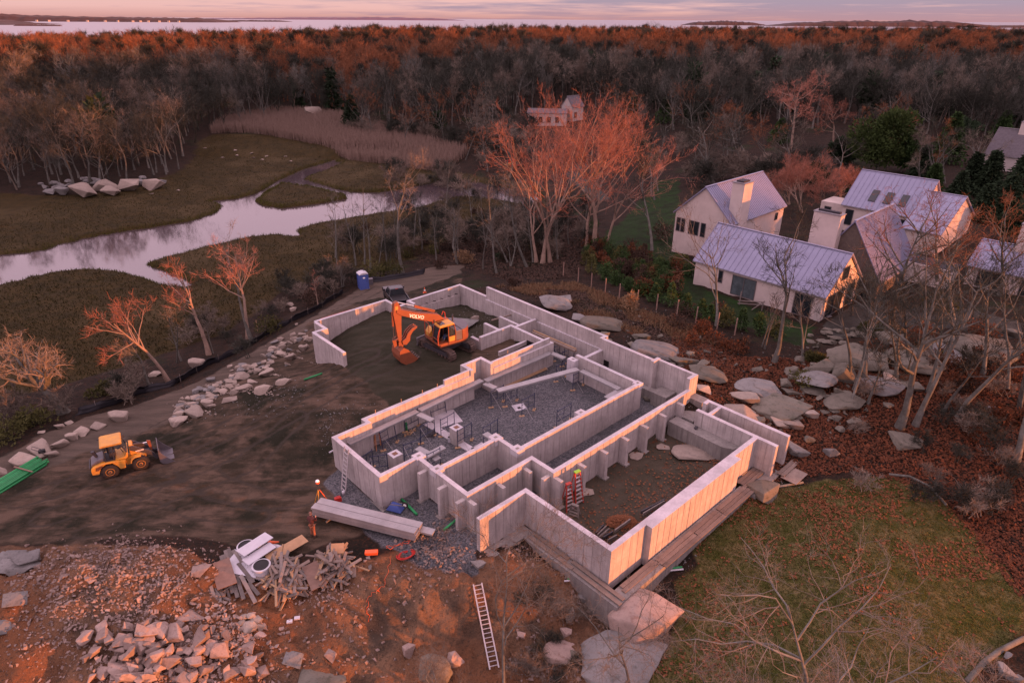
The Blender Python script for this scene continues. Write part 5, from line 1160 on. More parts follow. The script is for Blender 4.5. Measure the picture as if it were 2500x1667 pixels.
for i in range(7): g0 = G(*cW(330 + i * 28, 290 + i * 12)); g1 = G(*cW(560 + i * 16, 600 + i * 8)); rod('drain_pipe', g0 + Vector((0, 0, .2 + .04 * i)), g1 + Vector((0, 0, .18 + .04 * i)), .055, m_whp, 'pale grey pipe beside the white drain risers', 'pipe', 'pale pipes by the drain risers', 8)
for i, (x0, y0_, x1, y1_) in enumerate(((150, 350, 300, 910), (190, 290, 370, 980), (240, 280, 460, 1010), (420, 680, 630, 1050), (530, 760, 680, 940), (180, 510, 260, 700), (300, 300, 560, 740), (340, 330, 600, 720), (240, 700, 300, 920), (380, 480, 600, 750), (130, 380, 280, 820))):
    p, q = G(*cW(x0, y0_)), G(*cW(x1, y1_)); lumber(p + Vector((0, 0, .12 + .05 * (i % 4))), q + Vector((0, 0, .10 + .03 * (i % 3))), .20, .05, m_oldwood, 'long grey board in the fan of boards left of the heaps', 'board', 'long boards fanned beside the drain parts')
brd = []
for (L, w, h) in ((1.5, .16, .05), (1.1, .1, .1), (.8, .14, .05), (1.9, .12, .05), (.6, .22, .04), (1.3, .09, .05)):
    for mt in (m_oldwood, m_plank, m_newwood): me_ = MB().bx(-L / 2, L / 2, -w / 2, w / 2, -h / 2, h / 2).mesh('scrap_board'); me_.materials.append(mt); brd.append(me_)
def heap(c, rx, ry, n, hgt, label, group, seed, bias):
    rr = random.Random(seed)
    for i in range(n):
        a, r = rr.uniform(0, 6.283), math.sqrt(rr.random()); x, y = c[0] + rx * r * math.cos(a), c[1] + ry * r * math.sin(a); g_ = G(*cW(x, y)); z = g_.z + .06 + hgt * (1 - r * r) * rr.uniform(.25, 1.0)
        me_ = rr.choice(brd[:2] * 4 + brd); o = bpy.data.objects.new('scrap_board', me_); COL.objects.link(o); o.location = (g_.x, g_.y, z); o.rotation_euler = (rr.gauss(0, .5), rr.gauss(0, .28), bias + rr.gauss(0, .65) + (1.6 if rr.random() < .18 else 0)); tag(o, label, 'board', group)
heap((1060, 700), 330, 300, 105, .85, 'scrap board in the left heap of broken lumber', 'scrap boards in the left heap', 5, R(-65)); heap((1790, 540), 320, 210, 95, .85, 'scrap board in the right heap of broken lumber', 'scrap boards in the right heap', 6, R(-78)); heap((150, 900), 150, 70, 9, .2, 'loose scrap board at the left end of the debris', 'loose scrap boards', 7, 0)
# lumber and leaves in the front room
cD2 = lambda x, y: (1100 + x / 3.358, 1000 + y / 3.358)
for i, (x0, y0_, x1, y1_) in enumerate(((1190, 1010, 1255, 950), (1205, 1030, 1275, 970), (1220, 1050, 1300, 1000), (1250, 1060, 1330, 1005), (1290, 1085, 1360, 1045), (1345, 1010, 1470, 925), (1560, 860, 1755, 740), (1575, 880, 1750, 765), (1240, 1040, 1280, 1015))):
    p, q = P(*cD2(x0, y0_), .5), P(*cD2(x1, y1_), .5); lumber((p[0], p[1], .45 + .04 * i % .3), (q[0], q[1], .5 + .1 * (i % 3)), .07, .22, m_oldwood if i % 3 else m_charc, 'dark form board propped inside the corner of the front room' if i < 6 or i == 8 else 'dark form board leaning along the inside of the thick front wall', 'board', 'form boards in the corner' if i < 6 or i == 8 else 'form boards along the thick wall')
m_leaf = MAT('dead_leaves', (.22, .085, .035), .9, var=.55, scale=12, bump=0)
def leaves(name, label, n, place, size=.07, mat=None):
    rr = random.Random(n); vs, fs = [], []
    for i in range(n):
        x, y, z = place(rr); a = rr.uniform(0, 6.28); s = size * rr.uniform(.6, 1.4); d = Vector((math.cos(a), math.sin(a), rr.uniform(-.4, .5))) * s; e = Vector((-math.sin(a), math.cos(a), rr.uniform(-.4, .4))) * s * .7
        c = Vector((x, y, z + .03)); k = len(vs); vs += [c - d, c + e, c + d, c - e]; fs.append((k, k + 1, k + 2, k + 3))
    me_ = bpy.data.meshes.new(name); me_.from_pydata([tuple(v) for v in vs], [], fs); tag(link(name, me_, mat or m_leaf), label, kind='stuff')
def pl_room(rr):
    if rr.random() < .5: r = math.sqrt(rr.random()); a = rr.uniform(0, 6.28); p = P(*cD2(1400 + 125 * r * math.cos(a), 920 + 55 * r * math.sin(a)), .4); return p[0], p[1], .4 + .3 * (1 - r * r) * rr.random()
    a, b = rr.uniform(7, 20), 13.2 - abs(rr.gauss(0, 2.4)); p = W(a, max(7.2, b)); return p[0], p[1], .42
leaves('fallen_leaves', 'drift of brown leaves on the floor of the front room', 2600, pl_room)
# ---------------------------------------------------------------- houses
def stucco(name, col):
    t = NT(name); p = t.vec('Object'); bl = t.noise(p, .7, 5, .65); st = t.noise(t.vec('Object', (3, 3, .3)), 1, 4, .7)
    c = t.mix(t.rng(bl, .38, .66), col, tuple(x * .86 for x in col)); c = t.mix(t.rng(st, .58, .8, 0, .5), c, tuple(x * .6 for x in col)); t.l(c, t.b.inputs['Base Color']); t.b.inputs['Roughness'].default_value = .9; t.b.inputs['Specular IOR Level'].default_value = .15; return t.m
m_stuc = stucco('white_stucco', (.50, .44, .40)); m_metal = MAT('metal_roof', (.225, .235, .33), .42, .12, var=.14, scale=.8, bump=.05); m_cedar = MAT('weathered_siding', (.13, .105, .085), .9, var=.35, scale=3); m_flat = MAT('flat_roof', (.035, .034, .042), .8, var=.3); m_trim = MAT('grey_trim', (.20, .19, .20), .6, var=.15, bump=0); m_frame = MAT('window_frame_paint', (.10, .09, .09), .6, var=.1, bump=0); m_shingle = MAT('grey_shingles', (.12, .11, .12), .9, var=.3); m_clap = MAT('pale_clapboard', (.42, .39, .36), .85, var=.12)
HZ = R(-47)
class House:
    def __init__(s, name, label, x, y, base, rz=HZ, cat='house'):
        s.o = thing(name, label, cat, (x, y, base), rz); s.base = base
    def gable(s, u0, u1, v0, v1, eave, ridge, axis, wallm=m_stuc, roofm=m_metal, over=.25, rib=.42, vr=None, low=-1.5, ends=None):
        e, r = eave - s.base, ridge - s.base; b = MB()
        vm = (v0 + v1) / 2 if axis == 'u' else (u0 + u1) / 2
        if vr is not None: vm = vr
        if axis == 'u': b.prism([(v0, low), (v1, low), (v1, e), (vm, r - .05), (v0, e)], u0, u1, 'x')
        else: b.prism([(u0, low), (u1, low), (u1, e), (vm, r - .05), (u0, e)], v0, v1, 'y')
        w = b.build('wall', wallm, s.o)
        lo, hi = (v0, v1) if axis == 'u' else (u0, u1); a0, a1 = (u0, u1) if axis == 'u' else (v0, v1)
        for side, edge in ((-1, lo), (1, hi)):
            k = (r - e) / abs(vm - edge); ed = edge + side * over; ez = e - over * k
            th = .12; pts = [(ed, ez), (vm, r), (vm, r + th), (ed, ez + th)]; rb = MB(); rb.prism(pts, a0 - over, a1 + over, 'x' if axis == 'u' else 'y'); ro = rb.build('roof', roofm, s.o)
            if rib:
                sb = MB(); n = int((a1 - a0 + 2 * over) / rib)
                for i in range(n + 1):
                    t_ = a0 - over + .02 + i * (a1 - a0 + 2 * over - .04) / n
                    p, q = ((t_, ed, ez + th + .02), (t_, vm - side * .0, r + th + .02)) if axis == 'u' else ((ed, t_, ez + th + .02), (vm, t_, r + th + .02)); sb.beam(p, q, .05, .07)
                tag(sb.build('standing_seam', roofm, ro), kind='stuff')
            gb = MB(); gp = ((a0 - over, ed - side * .02, ez + .04), (a1 + over, ed - side * .02, ez + .04)) if axis == 'u' else ((ed - side * .02, a0 - over, ez + .04), (ed - side * .02, a1 + over, ez + .04)); gb.beam(gp[0], gp[1], .1, .12); gb.build('gutter', m_trim, ro)
        rc = MB(); rc.beam(*(((a0 - over, vm, r + .13), (a1 + over, vm, r + .13)) if axis == 'u' else ((vm, a0 - over, r + .13), (vm, a1 + over, r + .13))), .28, .07); rc.build('ridge_cap', m_trim if roofm is not m_metal else m_metal, s.o)
        return w
    def win(s, face, at, c0, c1, z0, z1, mull=1, fr=m_frame, gm=None, kind='window', hb=0):
        """face 'u' or 'v': the wall lies at that coordinate; outward is given by the sign of off"""
        at, off = at; z0 -= s.base; z1 -= s.base; b = MB(); f = .07
        def pc(a0, a1, y0, y1, d0, d1):
            lo, hi = sorted((at + off * d0, at + off * d1))
            return (lo, hi, a0, a1, y0, y1) if face == 'u' else (a0, a1, lo, hi, y0, y1)
        b.bx(*pc(c0, c1, z0, z0 + f, -.02, .06)).bx(*pc(c0, c1, z1 - f, z1, -.02, .06)); n = mull
        for i in range(n + 1):
            x = c0 + (c1 - c0 - f) * i / n; b.bx(*pc(x, x + f, z0 + f, z1 - f, -.02, .06))
        for i in range(hb): zz = z0 + (z1 - z0) * (i + 1) / (hb + 1); b.bx(*pc(c0 + f, c1 - f, zz - .02, zz + .02, -.01, .05))
        o = b.build(kind, fr, s.o)
        for i in range(n):
            x = c0 + (c1 - c0 - f) * i / n; MB().bx(*pc(x + f, c0 + (c1 - c0 - f) * (i + 1) / n, z0 + f, z1 - f, -.015, .02)).build('pane', gm or m_glass, o)
        return o
    def box(s, name, u0, u1, v0, v1, z0, z1, mat, bevel=0): return MB().bx(u0, u1, v0, v1, z0 - s.base, z1 - s.base).build(name, mat, s.o, bevel=bevel)
    def chimney(s, u0, u1, v0, v1, z1, z0=None, mat=m_stuc):
        c = s.box('chimney', u0, u1, v0, v1, s.base if z0 is None else z0, z1, mat); MB().bx(u0 - .08, u1 + .08, v0 - .08, v1 + .08, z1 - s.base, z1 - s.base + .1).build('chimney_cap', m_trim, c); MB().bx(u0 + .3, u1 - .3, v0 + .3, v1 - .3, z1 - s.base + .1, z1 - s.base + .28).build('flue', m_flat, c)
A_ = House('house', 'long low white house with lilac standing seam roof and sliding glass door', 20.7, 70.4, 1.0)
A_.gable(0, 14.6, 0, 8.3, 3.8, 7.15, 'u', rib=.62)
m_curt = MAT('curtain_glass', (.10, .13, .14), .25, var=.5, scale=1.5, bump=0, spec=.6)
A_.win('v', (0, -1), 3.0, 3.55, 2.0, 3.4); A_.win('v', (0, -1), 4.7, 7.5, 1.15, 3.35, 2, gm=m_curt, kind='sliding_door'); A_.win('v', (0, -1), 11.7, 13.6, 1.1, 3.4, 2, kind='glazed_bay'); A_.win('u', (14.6, 1), 3.3, 4.9, 4.5, 5.9, 1); A_.win('u', (14.6, 1), .9, 4.6, 1.05, 3.5, 2, kind='garage_opening'); A_.win('u', (14.6, 1), 5.6, 7.4, 1.05, 3.5, 1, kind='garage_opening'); A_.box('step', 14.6, 15.6, .4, 8, .6, 1.02, m_trim); A_.box('corner_post', 14.0, 14.62, -.04, .5, .6, 3.75, m_clap); MB().tube([(1.8, 2.4, 4.6), (1.8, 2.4, 5.4)], .06, 8).build('vent_pipe', m_whp, A_.o)
B_ = House('tall_house', 'tall white gabled house with metal roof and a wide flat topped chimney', 21.1, 83.4, 1.0)
B_.gable(0, 7.9, 0, 13.5, 5.9, 9.6, 'v', rib=.40)
for c0, c1, m in ((.25, .85, 1), (.95, 1.55, 1), (2.1, 3.6, 2), (3.85, 4.55, 1)): B_.win('v', (0, -1), c0, c1, 3.4, 5.2, m)
cc_ = P(1819, 451, 10.5) - np.array([21.1, 83.4]); cu_, cv_ = cc_[0] * math.cos(HZ) + cc_[1] * math.sin(HZ), -cc_[0] * math.sin(HZ) + cc_[1] * math.cos(HZ); B_.chimney(cu_ - 1.6, cu_, cv_, cv_ + 2.0, 10.5); B_.win('u', (7.9, 1), 11.2, 12.0, 4.2, 5.2)
C_ = House('steep_roofed_house', 'house with a steep sunlit corrugated roof and brown wooden gable beside a big chimney', 33.8, 70.6, 1.0)
C_.gable(0, 7.4, 0, 10.2, 3.4, 9.0, 'v', wallm=m_cedar, rib=.26); C_.chimney(-.4, 2.5, -1.1, -.02, 9.5); C_.win('v', (0, -1), 4.3, 6.6, 1.1, 3.2, 2, kind='glazed_door')
D_ = House('rear_house', 'wide white house behind the others with three skylights in its lilac roof', 46.5, 91.3, 1.5)
D_.gable(0, 9.4, 0, 9.2, 5.0, 9.0, 'u', rib=.62); D_.gable(9.45, 13.6, -4.3, 9.0, 4.5, 8.0, 'u', rib=.62, vr=2.3)
for i in range(3):
    k = (9.0 - 5.0) / 4.6; u = 3.2 + i * 1.9; v = .55; b = MB(); b.box((u, v + .9, 5.0 - 1.5 + (v + .9) * k + .2), (.9, 1.9, .14), M=Matrix.Rotation(math.atan(k), 3, 'X')); b.build('skylight', m_glass, D_.o)
D_.box('porch', -3.5, -.05, 1.0, 5.0, 1.5, 4.6, m_stuc); D_.win('v', (1.0, -1), -2.9, -1.9, 2.8, 4.0); D_.win('v', (0, -1), .5, 1.6, 2.2, 4.4); D_.win('v', (0, -1), 6.2, 8.4, 2.2, 4.4, 2)
E_ = House('low_house', 'low white house with lilac roof and square chimney at the right edge behind bare trees', 50.6, 69.0, 1.6)
E_.gable(0, 8.0, 0, 7.0, 3.9, 6.0, 'u', rib=.6); E_.chimney(3.0, 5.0, 2.6, 4.0, 8.6); E_.win('v', (0, -1), 1.0, 3.4, 1.8, 3.6, 2); E_.win('v', (0, -1), 5.0, 7.4, 1.8, 3.6, 2)
K_ = House('link_building', 'flat dark roofed link between the white houses', 20.7, 70.4, 1.0, cat='building')
K_.box('wall', 3.5, 13.0, 8.6, 12.4, .2, 3.9, m_stuc); K_.box('roof', 3.4, 13.1, 8.5, 12.5, 3.9, 4.05, m_flat); K_.box('skylight', 10.6, 11.6, 9.2, 10.1, 4.05, 4.5, m_stuc)
K2 = House('garden_wing', 'low flat roofed white wing between the steep roof and the right house', 42.3, 71.6, 1.2, cat='building')
K2.box('wall', -.4, 6.6, 1.2, 4.8, .2, 3.4, m_stuc); K2.box('roof', -.5, 6.7, 1.1, 4.9, 3.4, 3.55, m_flat); K2.win('v', (1.2, -1), .3, 1.2, 1.3, 3.0)
K2.box('parapet', 1.8, 6.6, .9, 1.1, .2, 3.7, m_stuc)
# small deck steps and wooden frame in front of the sliding door
g_ = G(1830, 752); o = thing('garden_trellis', 'leaning wooden trellis in the garden below the sliding door', 'trellis', g_, HZ)
b = MB(); b.beam((-1.2, 0, 0), (-1.2, 0, 1.5), .09, .09).beam((1.2, .3, 0), (1.2, .3, .9), .09, .09).beam((-1.3, -.2, .5), (1.4, .3, 1.0), .07, .1).beam((-1.3, -.2, .2), (1.4, .3, .7), .07, .1).beam((.5, -.5, .1), (1.3, .4, 1.1), .07, .07); b.build('frame', m_oldwood, o)
# houses among the woods
def woodhouse(px, py, w, d, h, rh, rz, label, wallm=m_clap, roofm=m_shingle, wins=4, chim=False):
    g_ = G(px, py); o = House('distant_house', label, g_.x, g_.y, g_.z, rz)
    o.gable(0, w, 0, d, g_.z + h, g_.z + h + rh, 'u', wallm, roofm, rib=0)
    for i in range(wins): o.win('v', (0, -1), .8 + i * (w - 1.6) / wins, .8 + i * (w - 1.6) / wins + 1.1, g_.z + 1, g_.z + 2.6)
    if chim: o.chimney(w * .3, w * .3 + 1.2, d * .4, d * .4 + 1.2, g_.z + h + rh + 1.5)
    return o
woodhouse(1288, 308, 11, 7, 3.6, .7, R(-6), 'white house half hidden behind the red lit tree crowns', wins=4); woodhouse(1396, 298, 4.5, 4.5, 4.2, 2.6, R(40), 'small white gabled house beside the red lit tree crowns', wins=1); o = woodhouse(1640, 226, 14, 9, 6, 4.5, R(-30), 'white house with a deck deep in the woods', wins=5); MB().bx(-1, 15, -3, 0, 2.6, 2.8).bx(-1, 15, -3, -2.9, 2.8, 3.7).build('deck', m_clap, o.o); woodhouse(2395, 412, 11, 8, 3, 4.2, R(-50), 'dark roofed house with a white chimney among conifers at the right', chim=True, wins=2); woodhouse(1772, 250, 12, 8, 3.5, 4, R(-35), 'grey house behind the bare oaks', wallm=m_trim, wins=3); woodhouse(1690, 205, 9, 7, 3, 3, R(20), 'pale house glimpsed behind trees right of the deck house', wins=2); woodhouse(1545, 230, 9, 7, 3.5, 3.5, R(15), 'dim house behind the trees left of the deck house', wallm=m_trim, wins=2)
for i, px in enumerate((20, 60, 84, 110, 128, 146, 165, 310, 335, 372, 410, 445, 470, 500, 515, 530, 552, 570, 590)):
    y_ = 2990 if px < 170 else 5150; x_ = (px - CX) / F * y_ * 1.11; zz_ = ZW + (16 if px < 120 else 9 if px < 170 else 5); s_ = .62 if px < 170 else .8
    o = thing('shore_house', 'tiny pale house on the wooded headland across the bay' if px < 170 else 'tiny pale house on the far shore line', 'house', (x_, y_ - (60 if px < 170 else 25), zz_ - 2), prnd.uniform(-.5, .5), 'houses on the headland' if px < 170 else 'houses on the far shore')
    MB().bx(-9 * s_, 9 * s_, -6 * s_, 6 * s_, -4, 8 * s_).build('wall', m_clap, o); MB().prism([(-7 * s_, 8 * s_), (7 * s_, 8 * s_), (0, 13 * s_)], -9.5 * s_, 9.5 * s_, 'x').build('roof', m_shingle, o)
# fence posts round the garden, strung with wire
m_post = MAT('cedar_post', (.30, .20, .155), .85, var=.3); prevp = None
fp = [(1375, 673), (1411, 688), (1443, 702), (1477, 716), (1511, 730), (1555, 746), (1602, 757), (1652, 771), (1698, 789), (1750, 804), (1793, 819)]
for i, q in enumerate(fp):
    g_ = G(*q); tag(MB().tube([(0, 0, -.3), (.02, 0, 1.75)], .06, 7).build('fence_post', m_post, None, loc=g_), 'wooden fence post along the edge of the evergreen garden', 'fence post', 'fence posts along the garden')
# kayaks
for i, (px, py, m, l) in enumerate(((1250, 396, m_redp, 'red kayak on the grass, rearmost of the pile'), (1254, 401, m_orgp, 'orange red kayak in the middle of the pile'), (1258, 407, m_redp, 'red kayak, foremost of the pile'), (1246, 405, m_yel, 'yellow kayak at the left of the pile'))):
    g_ = G(px, py); b = MB(); b.lathe([(.02, -1.6), (.22, -1.0), (.34, 0), (.22, 1.0), (.02, 1.6)], 10, Matrix.Rotation(R(90), 4, 'Y')); tag(b.build('kayak', m, None, True, loc=g_ + Vector((0, 0, .3)), rz=.15 * i), l, 'kayak')
# ---------------------------------------------------------------- rocks
def rockmat(name, col, lich, rand=.18):
    t = NT(name); p = t.vec('Object'); n1 = t.noise(p, 1.3, 6, .7); n2 = t.noise(p, 7, 5, .7); n3 = t.noise(p, 26, 3, .6)
    c = t.mix(t.rng(n1, .38, .62), col, tuple(x * .72 for x in col)); c = t.mix(t.rng(n2, .54, .66, 0, .8), c, lich); c = t.mix(t.rng(n3, .55, .75, 0, .5), c, tuple(x * .4 for x in col))
    h = t.n('ShaderNodeHueSaturation'); t.l(c, h.inputs['Color']); t.l(t.rng(t.n('ShaderNodeObjectInfo').outputs['Random'], 0, 1, 1 - rand, 1 + rand), h.inputs['Value'])
    t.l(h.outputs[0], t.b.inputs['Base Color']); t.b.inputs['Roughness'].default_value = .92; t.b.inputs['Specular IOR Level'].default_value = .15
    t.bump(t.math('ADD', n2, t.math('MULTIPLY', n3, .4)), .55, .05); return t.m
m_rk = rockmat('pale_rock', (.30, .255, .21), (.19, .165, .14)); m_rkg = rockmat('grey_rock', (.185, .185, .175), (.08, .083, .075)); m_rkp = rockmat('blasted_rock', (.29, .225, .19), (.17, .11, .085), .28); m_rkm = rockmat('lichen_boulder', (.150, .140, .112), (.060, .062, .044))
def rock_geo(seed, kind):
    """a broken block (hull of scattered corners) or a weathered boulder (the same hull worn and pitted)"""
    rr = random.Random(seed); bm = bmesh.new(); n = 11 if kind == 'block' else 16
    for i in range(n):
        v = Vector((rr.gauss(0, 1), rr.gauss(0, 1), rr.gauss(0, 1))).normalized(); k = .85 + .3 * rr.random()
        if kind == 'block': v = Vector([max(-.72, min(.72, c * 1.25)) for c in v])
        bm.verts.new((v.x * .5 * k, v.y * .42 * k, v.z * .36 * k))
    r = bmesh.ops.convex_hull(bm, input=bm.verts); bmesh.ops.delete(bm, geom=[e for e in r['geom_interior'] if isinstance(e, bmesh.types.BMVert)], context='VERTS')
    bmesh.ops.bevel(bm, geom=bm.edges[:], offset=.03, segments=1, affect='EDGES', clamp_overlap=True)
    if kind != 'block':
        bmesh.ops.triangulate(bm, faces=bm.faces[:]); bmesh.ops.subdivide_edges(bm, edges=bm.edges[:], cuts=2, use_grid_fill=True); bmesh.ops.smooth_vert(bm, verts=bm.verts[:], factor=.5, use_axis_x=True, use_axis_y=True, use_axis_z=True)
        for v in bm.verts: v.co *= 1 + .10 * mnoise.noise(v.co * 4 + Vector((seed, 0, 0))) + .05 * mnoise.noise(v.co * 11 + Vector((0, seed, 0)))
    me = bpy.data.meshes.new('rock'); bm.to_mesh(me); bm.free()
    if kind != 'block': me.shade_smooth(); me.set_sharp_from_angle(angle=R(38))
    return me
BLK = {}; BLD = {}
for mt in (m_rk, m_rkg, m_rkp, m_rkm):
    for d_, kd, n_ in ((BLK, 'block', 9), (BLD, 'boulder', 7)):
        L_ = []
        for i in range(n_): me_ = rock_geo(100 + i * 7 + (50 if kd == 'boulder' else 0), kd); me_.materials.append(mt); L_.append(me_)
        d_[mt.name] = L_
rk = random.Random(11)
def rock(px, py, w, h, label, mat=m_rk, kind='block', group=None, z=None, rz=None, sink=.33, name=None, flat=None):
    """px, py: middle of the stone in the photo; w, h: its size there in photo pixels"""
    g_ = G(px, py + h * .3) if z is None else Vector((*P(px, py, z), z)); dist = (g_ - Vector((0, 0, H))).length; s = w * dist / F
    dep = math.asin(min(1, (H - g_.z) / dist)); hz = max(.12, (h * dist / F - s * .72 * math.sin(dep) * .7) / math.cos(dep)) if flat is None else flat * s
    hz = min(hz, s * .95); hz = max(hz, s * .28 if flat is None else hz)
    me_ = rk.choice((BLK if kind == 'block' else BLD)[mat.name]); o = bpy.data.objects.new(name or ('boulder' if s > .9 else 'rock'), me_); COL.objects.link(o)
    o.scale = (s * 1.12, s * 1.05, hz * 1.5); o.location = g_ + Vector((0, 0, hz * (.5 - sink))); o.rotation_euler = (rk.uniform(-.12, .12), rk.uniform(-.12, .12), rk.uniform(-.5, .5) if rz is None else rz)
    return tag(o, label, 'rock' if s < .9 else 'boulder', group)
for px, py, w, h, l in ((286, 1012, 48, 42, 'tall squared pale boulder at the head of the roadside row'), (237, 1036, 40, 20, 'low split boulder second in the roadside row'), (202, 1051, 33, 28, 'squared boulder third in the roadside row'), (173, 1063, 31, 27, 'rounded boulder fourth in the roadside row'), (146, 1081, 31, 30, 'brown boulder behind the yellow loader in the roadside row'), (103, 1094, 56, 38, 'wide pale boulder with a small one before it in the roadside row'), (125, 1105, 28, 22, 'small tan boulder leaning on the wide pale one'), (52, 1116, 60, 34, 'long tan boulder behind the green pipes'), (4, 1138, 44, 42, 'tan boulder at the left end of the green pipes'), (477, 884, 47, 46, 'big pale boulder with a notch beside the silt fence'), (380, 911, 32, 16, 'flat grey rock between the leaning trees'), (710, 741, 24, 14, 'grey rock on the bank above the silt fence'), (717, 753, 20, 15, 'pale rock just behind the silt fence'), (145, 1038, 20, 18, 'dark grey rock left of the tall squared boulder'), (100, 1054, 20, 9, 'flat grey rock beside the bank at the left'), (172, 1030, 26, 10, 'low grey rocks at the end of the silt fence')): rock(px, py, w, h, l)
RL = ((437, 1023, 46, 26), (481, 1002, 56, 36), (502, 980, 36, 30), (525, 962, 40, 32), (560, 973, 40, 24), (596, 915, 46, 26), (651, 906, 40, 30), (692, 929, 40, 24), (593, 944, 40, 30), (643, 947, 46, 32), (708, 868, 28, 26), (737, 846, 24, 28), (690, 861, 28, 22), (705, 884, 20, 18), (675, 850, 24, 14), (720, 826, 20, 16), (745, 822, 18, 14), (752, 843, 18, 18), (618, 930, 26, 20), (575, 955, 24, 20))
RN = ('long pale boulder at the lower end of the bank of boulders', 'large cracked pale boulder near the lower end of the bank', 'upright boulder above the cracked pale one', 'angular pale boulder in the lower middle of the bank', 'pale boulder at the foot of the lower bank', 'flat pale boulder at the top middle of the bank', 'round boulder above the tan one in the upper bank', 'single tan boulder set apart right of the bank', 'block in the centre of the bank of boulders', 'split tan boulder at the right side of the bank', 'pale round boulder in the upper bank', 'standing brown boulder close to the wing wall', 'pale boulder left of the standing brown one', 'small boulder under the pale round one', 'flat boulder at the upper left of the bank', 'small pale boulder near the top of the bank', 'topmost small boulder against the wing wall', 'dark boulder touching the wing wall', 'small block above the centre of the bank', 'small block left of the centre of the bank')
for q, l in zip(RL, RN): rock(*q, l)
for i in range(130):
    u = rk.random(); off = rk.gauss(0, 1); px = 418 + 335 * u + off * 6; py = 1026 - 206 * u + off * 10 - 6 * math.sin(u * 3) - 4; w = rk.uniform(11, 27) * (1 - .2 * u); rock(px, py, w, w * .8, 'small broken rock among the bank of boulders beside the dirt road', rk.choice((m_rk, m_rk, m_rkg)), 'block', 'small rocks in the bank of boulders')
for px, py, w, h, l in ((210, 468, 66, 30, 'broad flat grey boulder at the marsh edge, largest of the outcrop'), (262, 453, 56, 26, 'grey boulder at the back of the marsh outcrop'), (275, 468, 46, 22, 'grey boulder low in the middle of the marsh outcrop'), (314, 456, 54, 34, 'domed grey boulder in the marsh outcrop'), (376, 453, 46, 26, 'pale boulder at the right end of the marsh outcrop'), (148, 468, 36, 20, 'grey boulder left of the broad flat one'), (123, 470, 26, 14, 'small boulder at the left of the marsh outcrop'), (350, 448, 26, 18, 'dark boulder in the gap of the marsh outcrop'), (770, 278, 52, 30, 'big pale ledge boulder among the trees behind the reeds')): rock(px, py, w * .95, h * 1.15, l, m_rk if w > 40 else m_rkg, 'block', sink=.15)
for i in range(24): px = rk.uniform(95, 400); w = rk.uniform(8, 20); rock(px, 444 + rk.uniform(-8, 8) + (24 * (px < 200) * rk.random()), w, w * .7, 'small grey rock around the boulders at the marsh edge', m_rkg, 'boulder', 'small rocks at the marsh edge', sink=.1)
for q in ((543, 385), (575, 369), (580, 378), (614, 374), (651, 381), (641, 389), (618, 385), (711, 393), (697, 382), (500, 362), (370, 473), (436, 464)): rock(*q, 9, 4, 'small white stone lying on the marsh turf', m_rk, 'block', 'white stones on the marsh')
for px, py, w, h, l, m in ((2005, 897, 72, 50, 'big mottled grey boulder on the red leaf slope', m_rkm), (2069, 905, 70, 62, 'big dark split boulder beside the mottled one', m_rkm), (2053, 948, 38, 32, 'rounded boulder below the dark split one', m_rkm), (1989, 954, 58, 17, 'long low stone edging the mossy patch, right half', m_rkm), (1935, 949, 52, 19, 'long low stone edging the mossy patch, left half', m_rkm), (1933, 901, 31, 17, 'small pale stone above the mossy patch', m_rkm), (1959, 908, 28, 15, 'small stone left of the mottled boulder', m_rkm), (2174, 823, 55, 32, 'boulder behind the trunks below the terrace', m_rkm), (2177, 924, 40, 26, 'wedge shaped rock between the leaning trunks', m_rk), (2219, 938, 48, 20, 'flat rocks right of the wedge shaped rock', m_rkm), (2212, 1072, 66, 32, 'lone pale boulder below the leaning trunks', m_rkm), (2029, 1091, 38, 42, 'egg shaped grey boulder on the leaf slope', m_rkg), (1945, 1094, 50, 42, 'grey boulder near the end of the parallel walls', m_rkg), (1975, 1069, 24, 20, 'small boulder above the grey one near the parallel walls', m_rkm), (1922, 1026, 60, 30, 'cracked ledge rock left of the leaf slope', m_rk), (1970, 1005, 42, 26, 'sloping ledge rock above the cracked one', m_rk), (2013, 1000, 24, 16, 'small slab of three, left one', m_rkm), (2034, 999, 26, 14, 'small slab of three, upper one', m_rkm), (2032, 1015, 26, 14, 'small slab of three, lower one', m_rkm), (2074, 986, 28, 18, 'paired stones above the egg shaped boulder', m_rkm), (2048, 1046, 22, 20, 'small angular rock above the egg shaped boulder', m_rkm), (2423, 995, 26, 38, 'upright grey boulder at the right among red shrubs', m_rkg), (2397, 838, 130, 62, 'great cracked outcrop at the right edge of the terrace', m_rkm), (2290, 833, 70, 36, 'long outcrop rock left of the great cracked one', m_rkm), (2168, 986, 24, 13, 'small grey rock left of the tall trunk foot', m_rkm), (1565, 836, 54, 26, 'weathered ledge rock outside the back wall', m_rkm), (1668, 868, 82, 28, 'long pale ledge outside the back wall', m_rkm), (1734, 899, 30, 24, 'grey rock near the corner of the back wall', m_rkm), (1811, 962, 70, 34, 'pointed red lit rock right of the foundation', m_rk), (1825, 1005, 112, 46, 'large smooth ledge beside the parallel walls', m_rk), (1912, 1027, 52, 32, 'blocky tan rock below the smooth ledge', m_rk), (1719, 946, 38, 26, 'orange lit rock against the back wall corner', m_rk), (1872, 1190, 84, 50, 'round boulder at the end of the sunlit front wall', m_rkm), (1368, 730, 56, 40, 'blasted ledge behind the high back wall', m_rkg), (1425, 775, 60, 30, 'broken pale ledge behind the middle of the back wall', m_rkg)): rock(px, py, w * 1.1, h * 1.15, l, m, 'block' if (w > 34 and w < 120) else 'boulder')
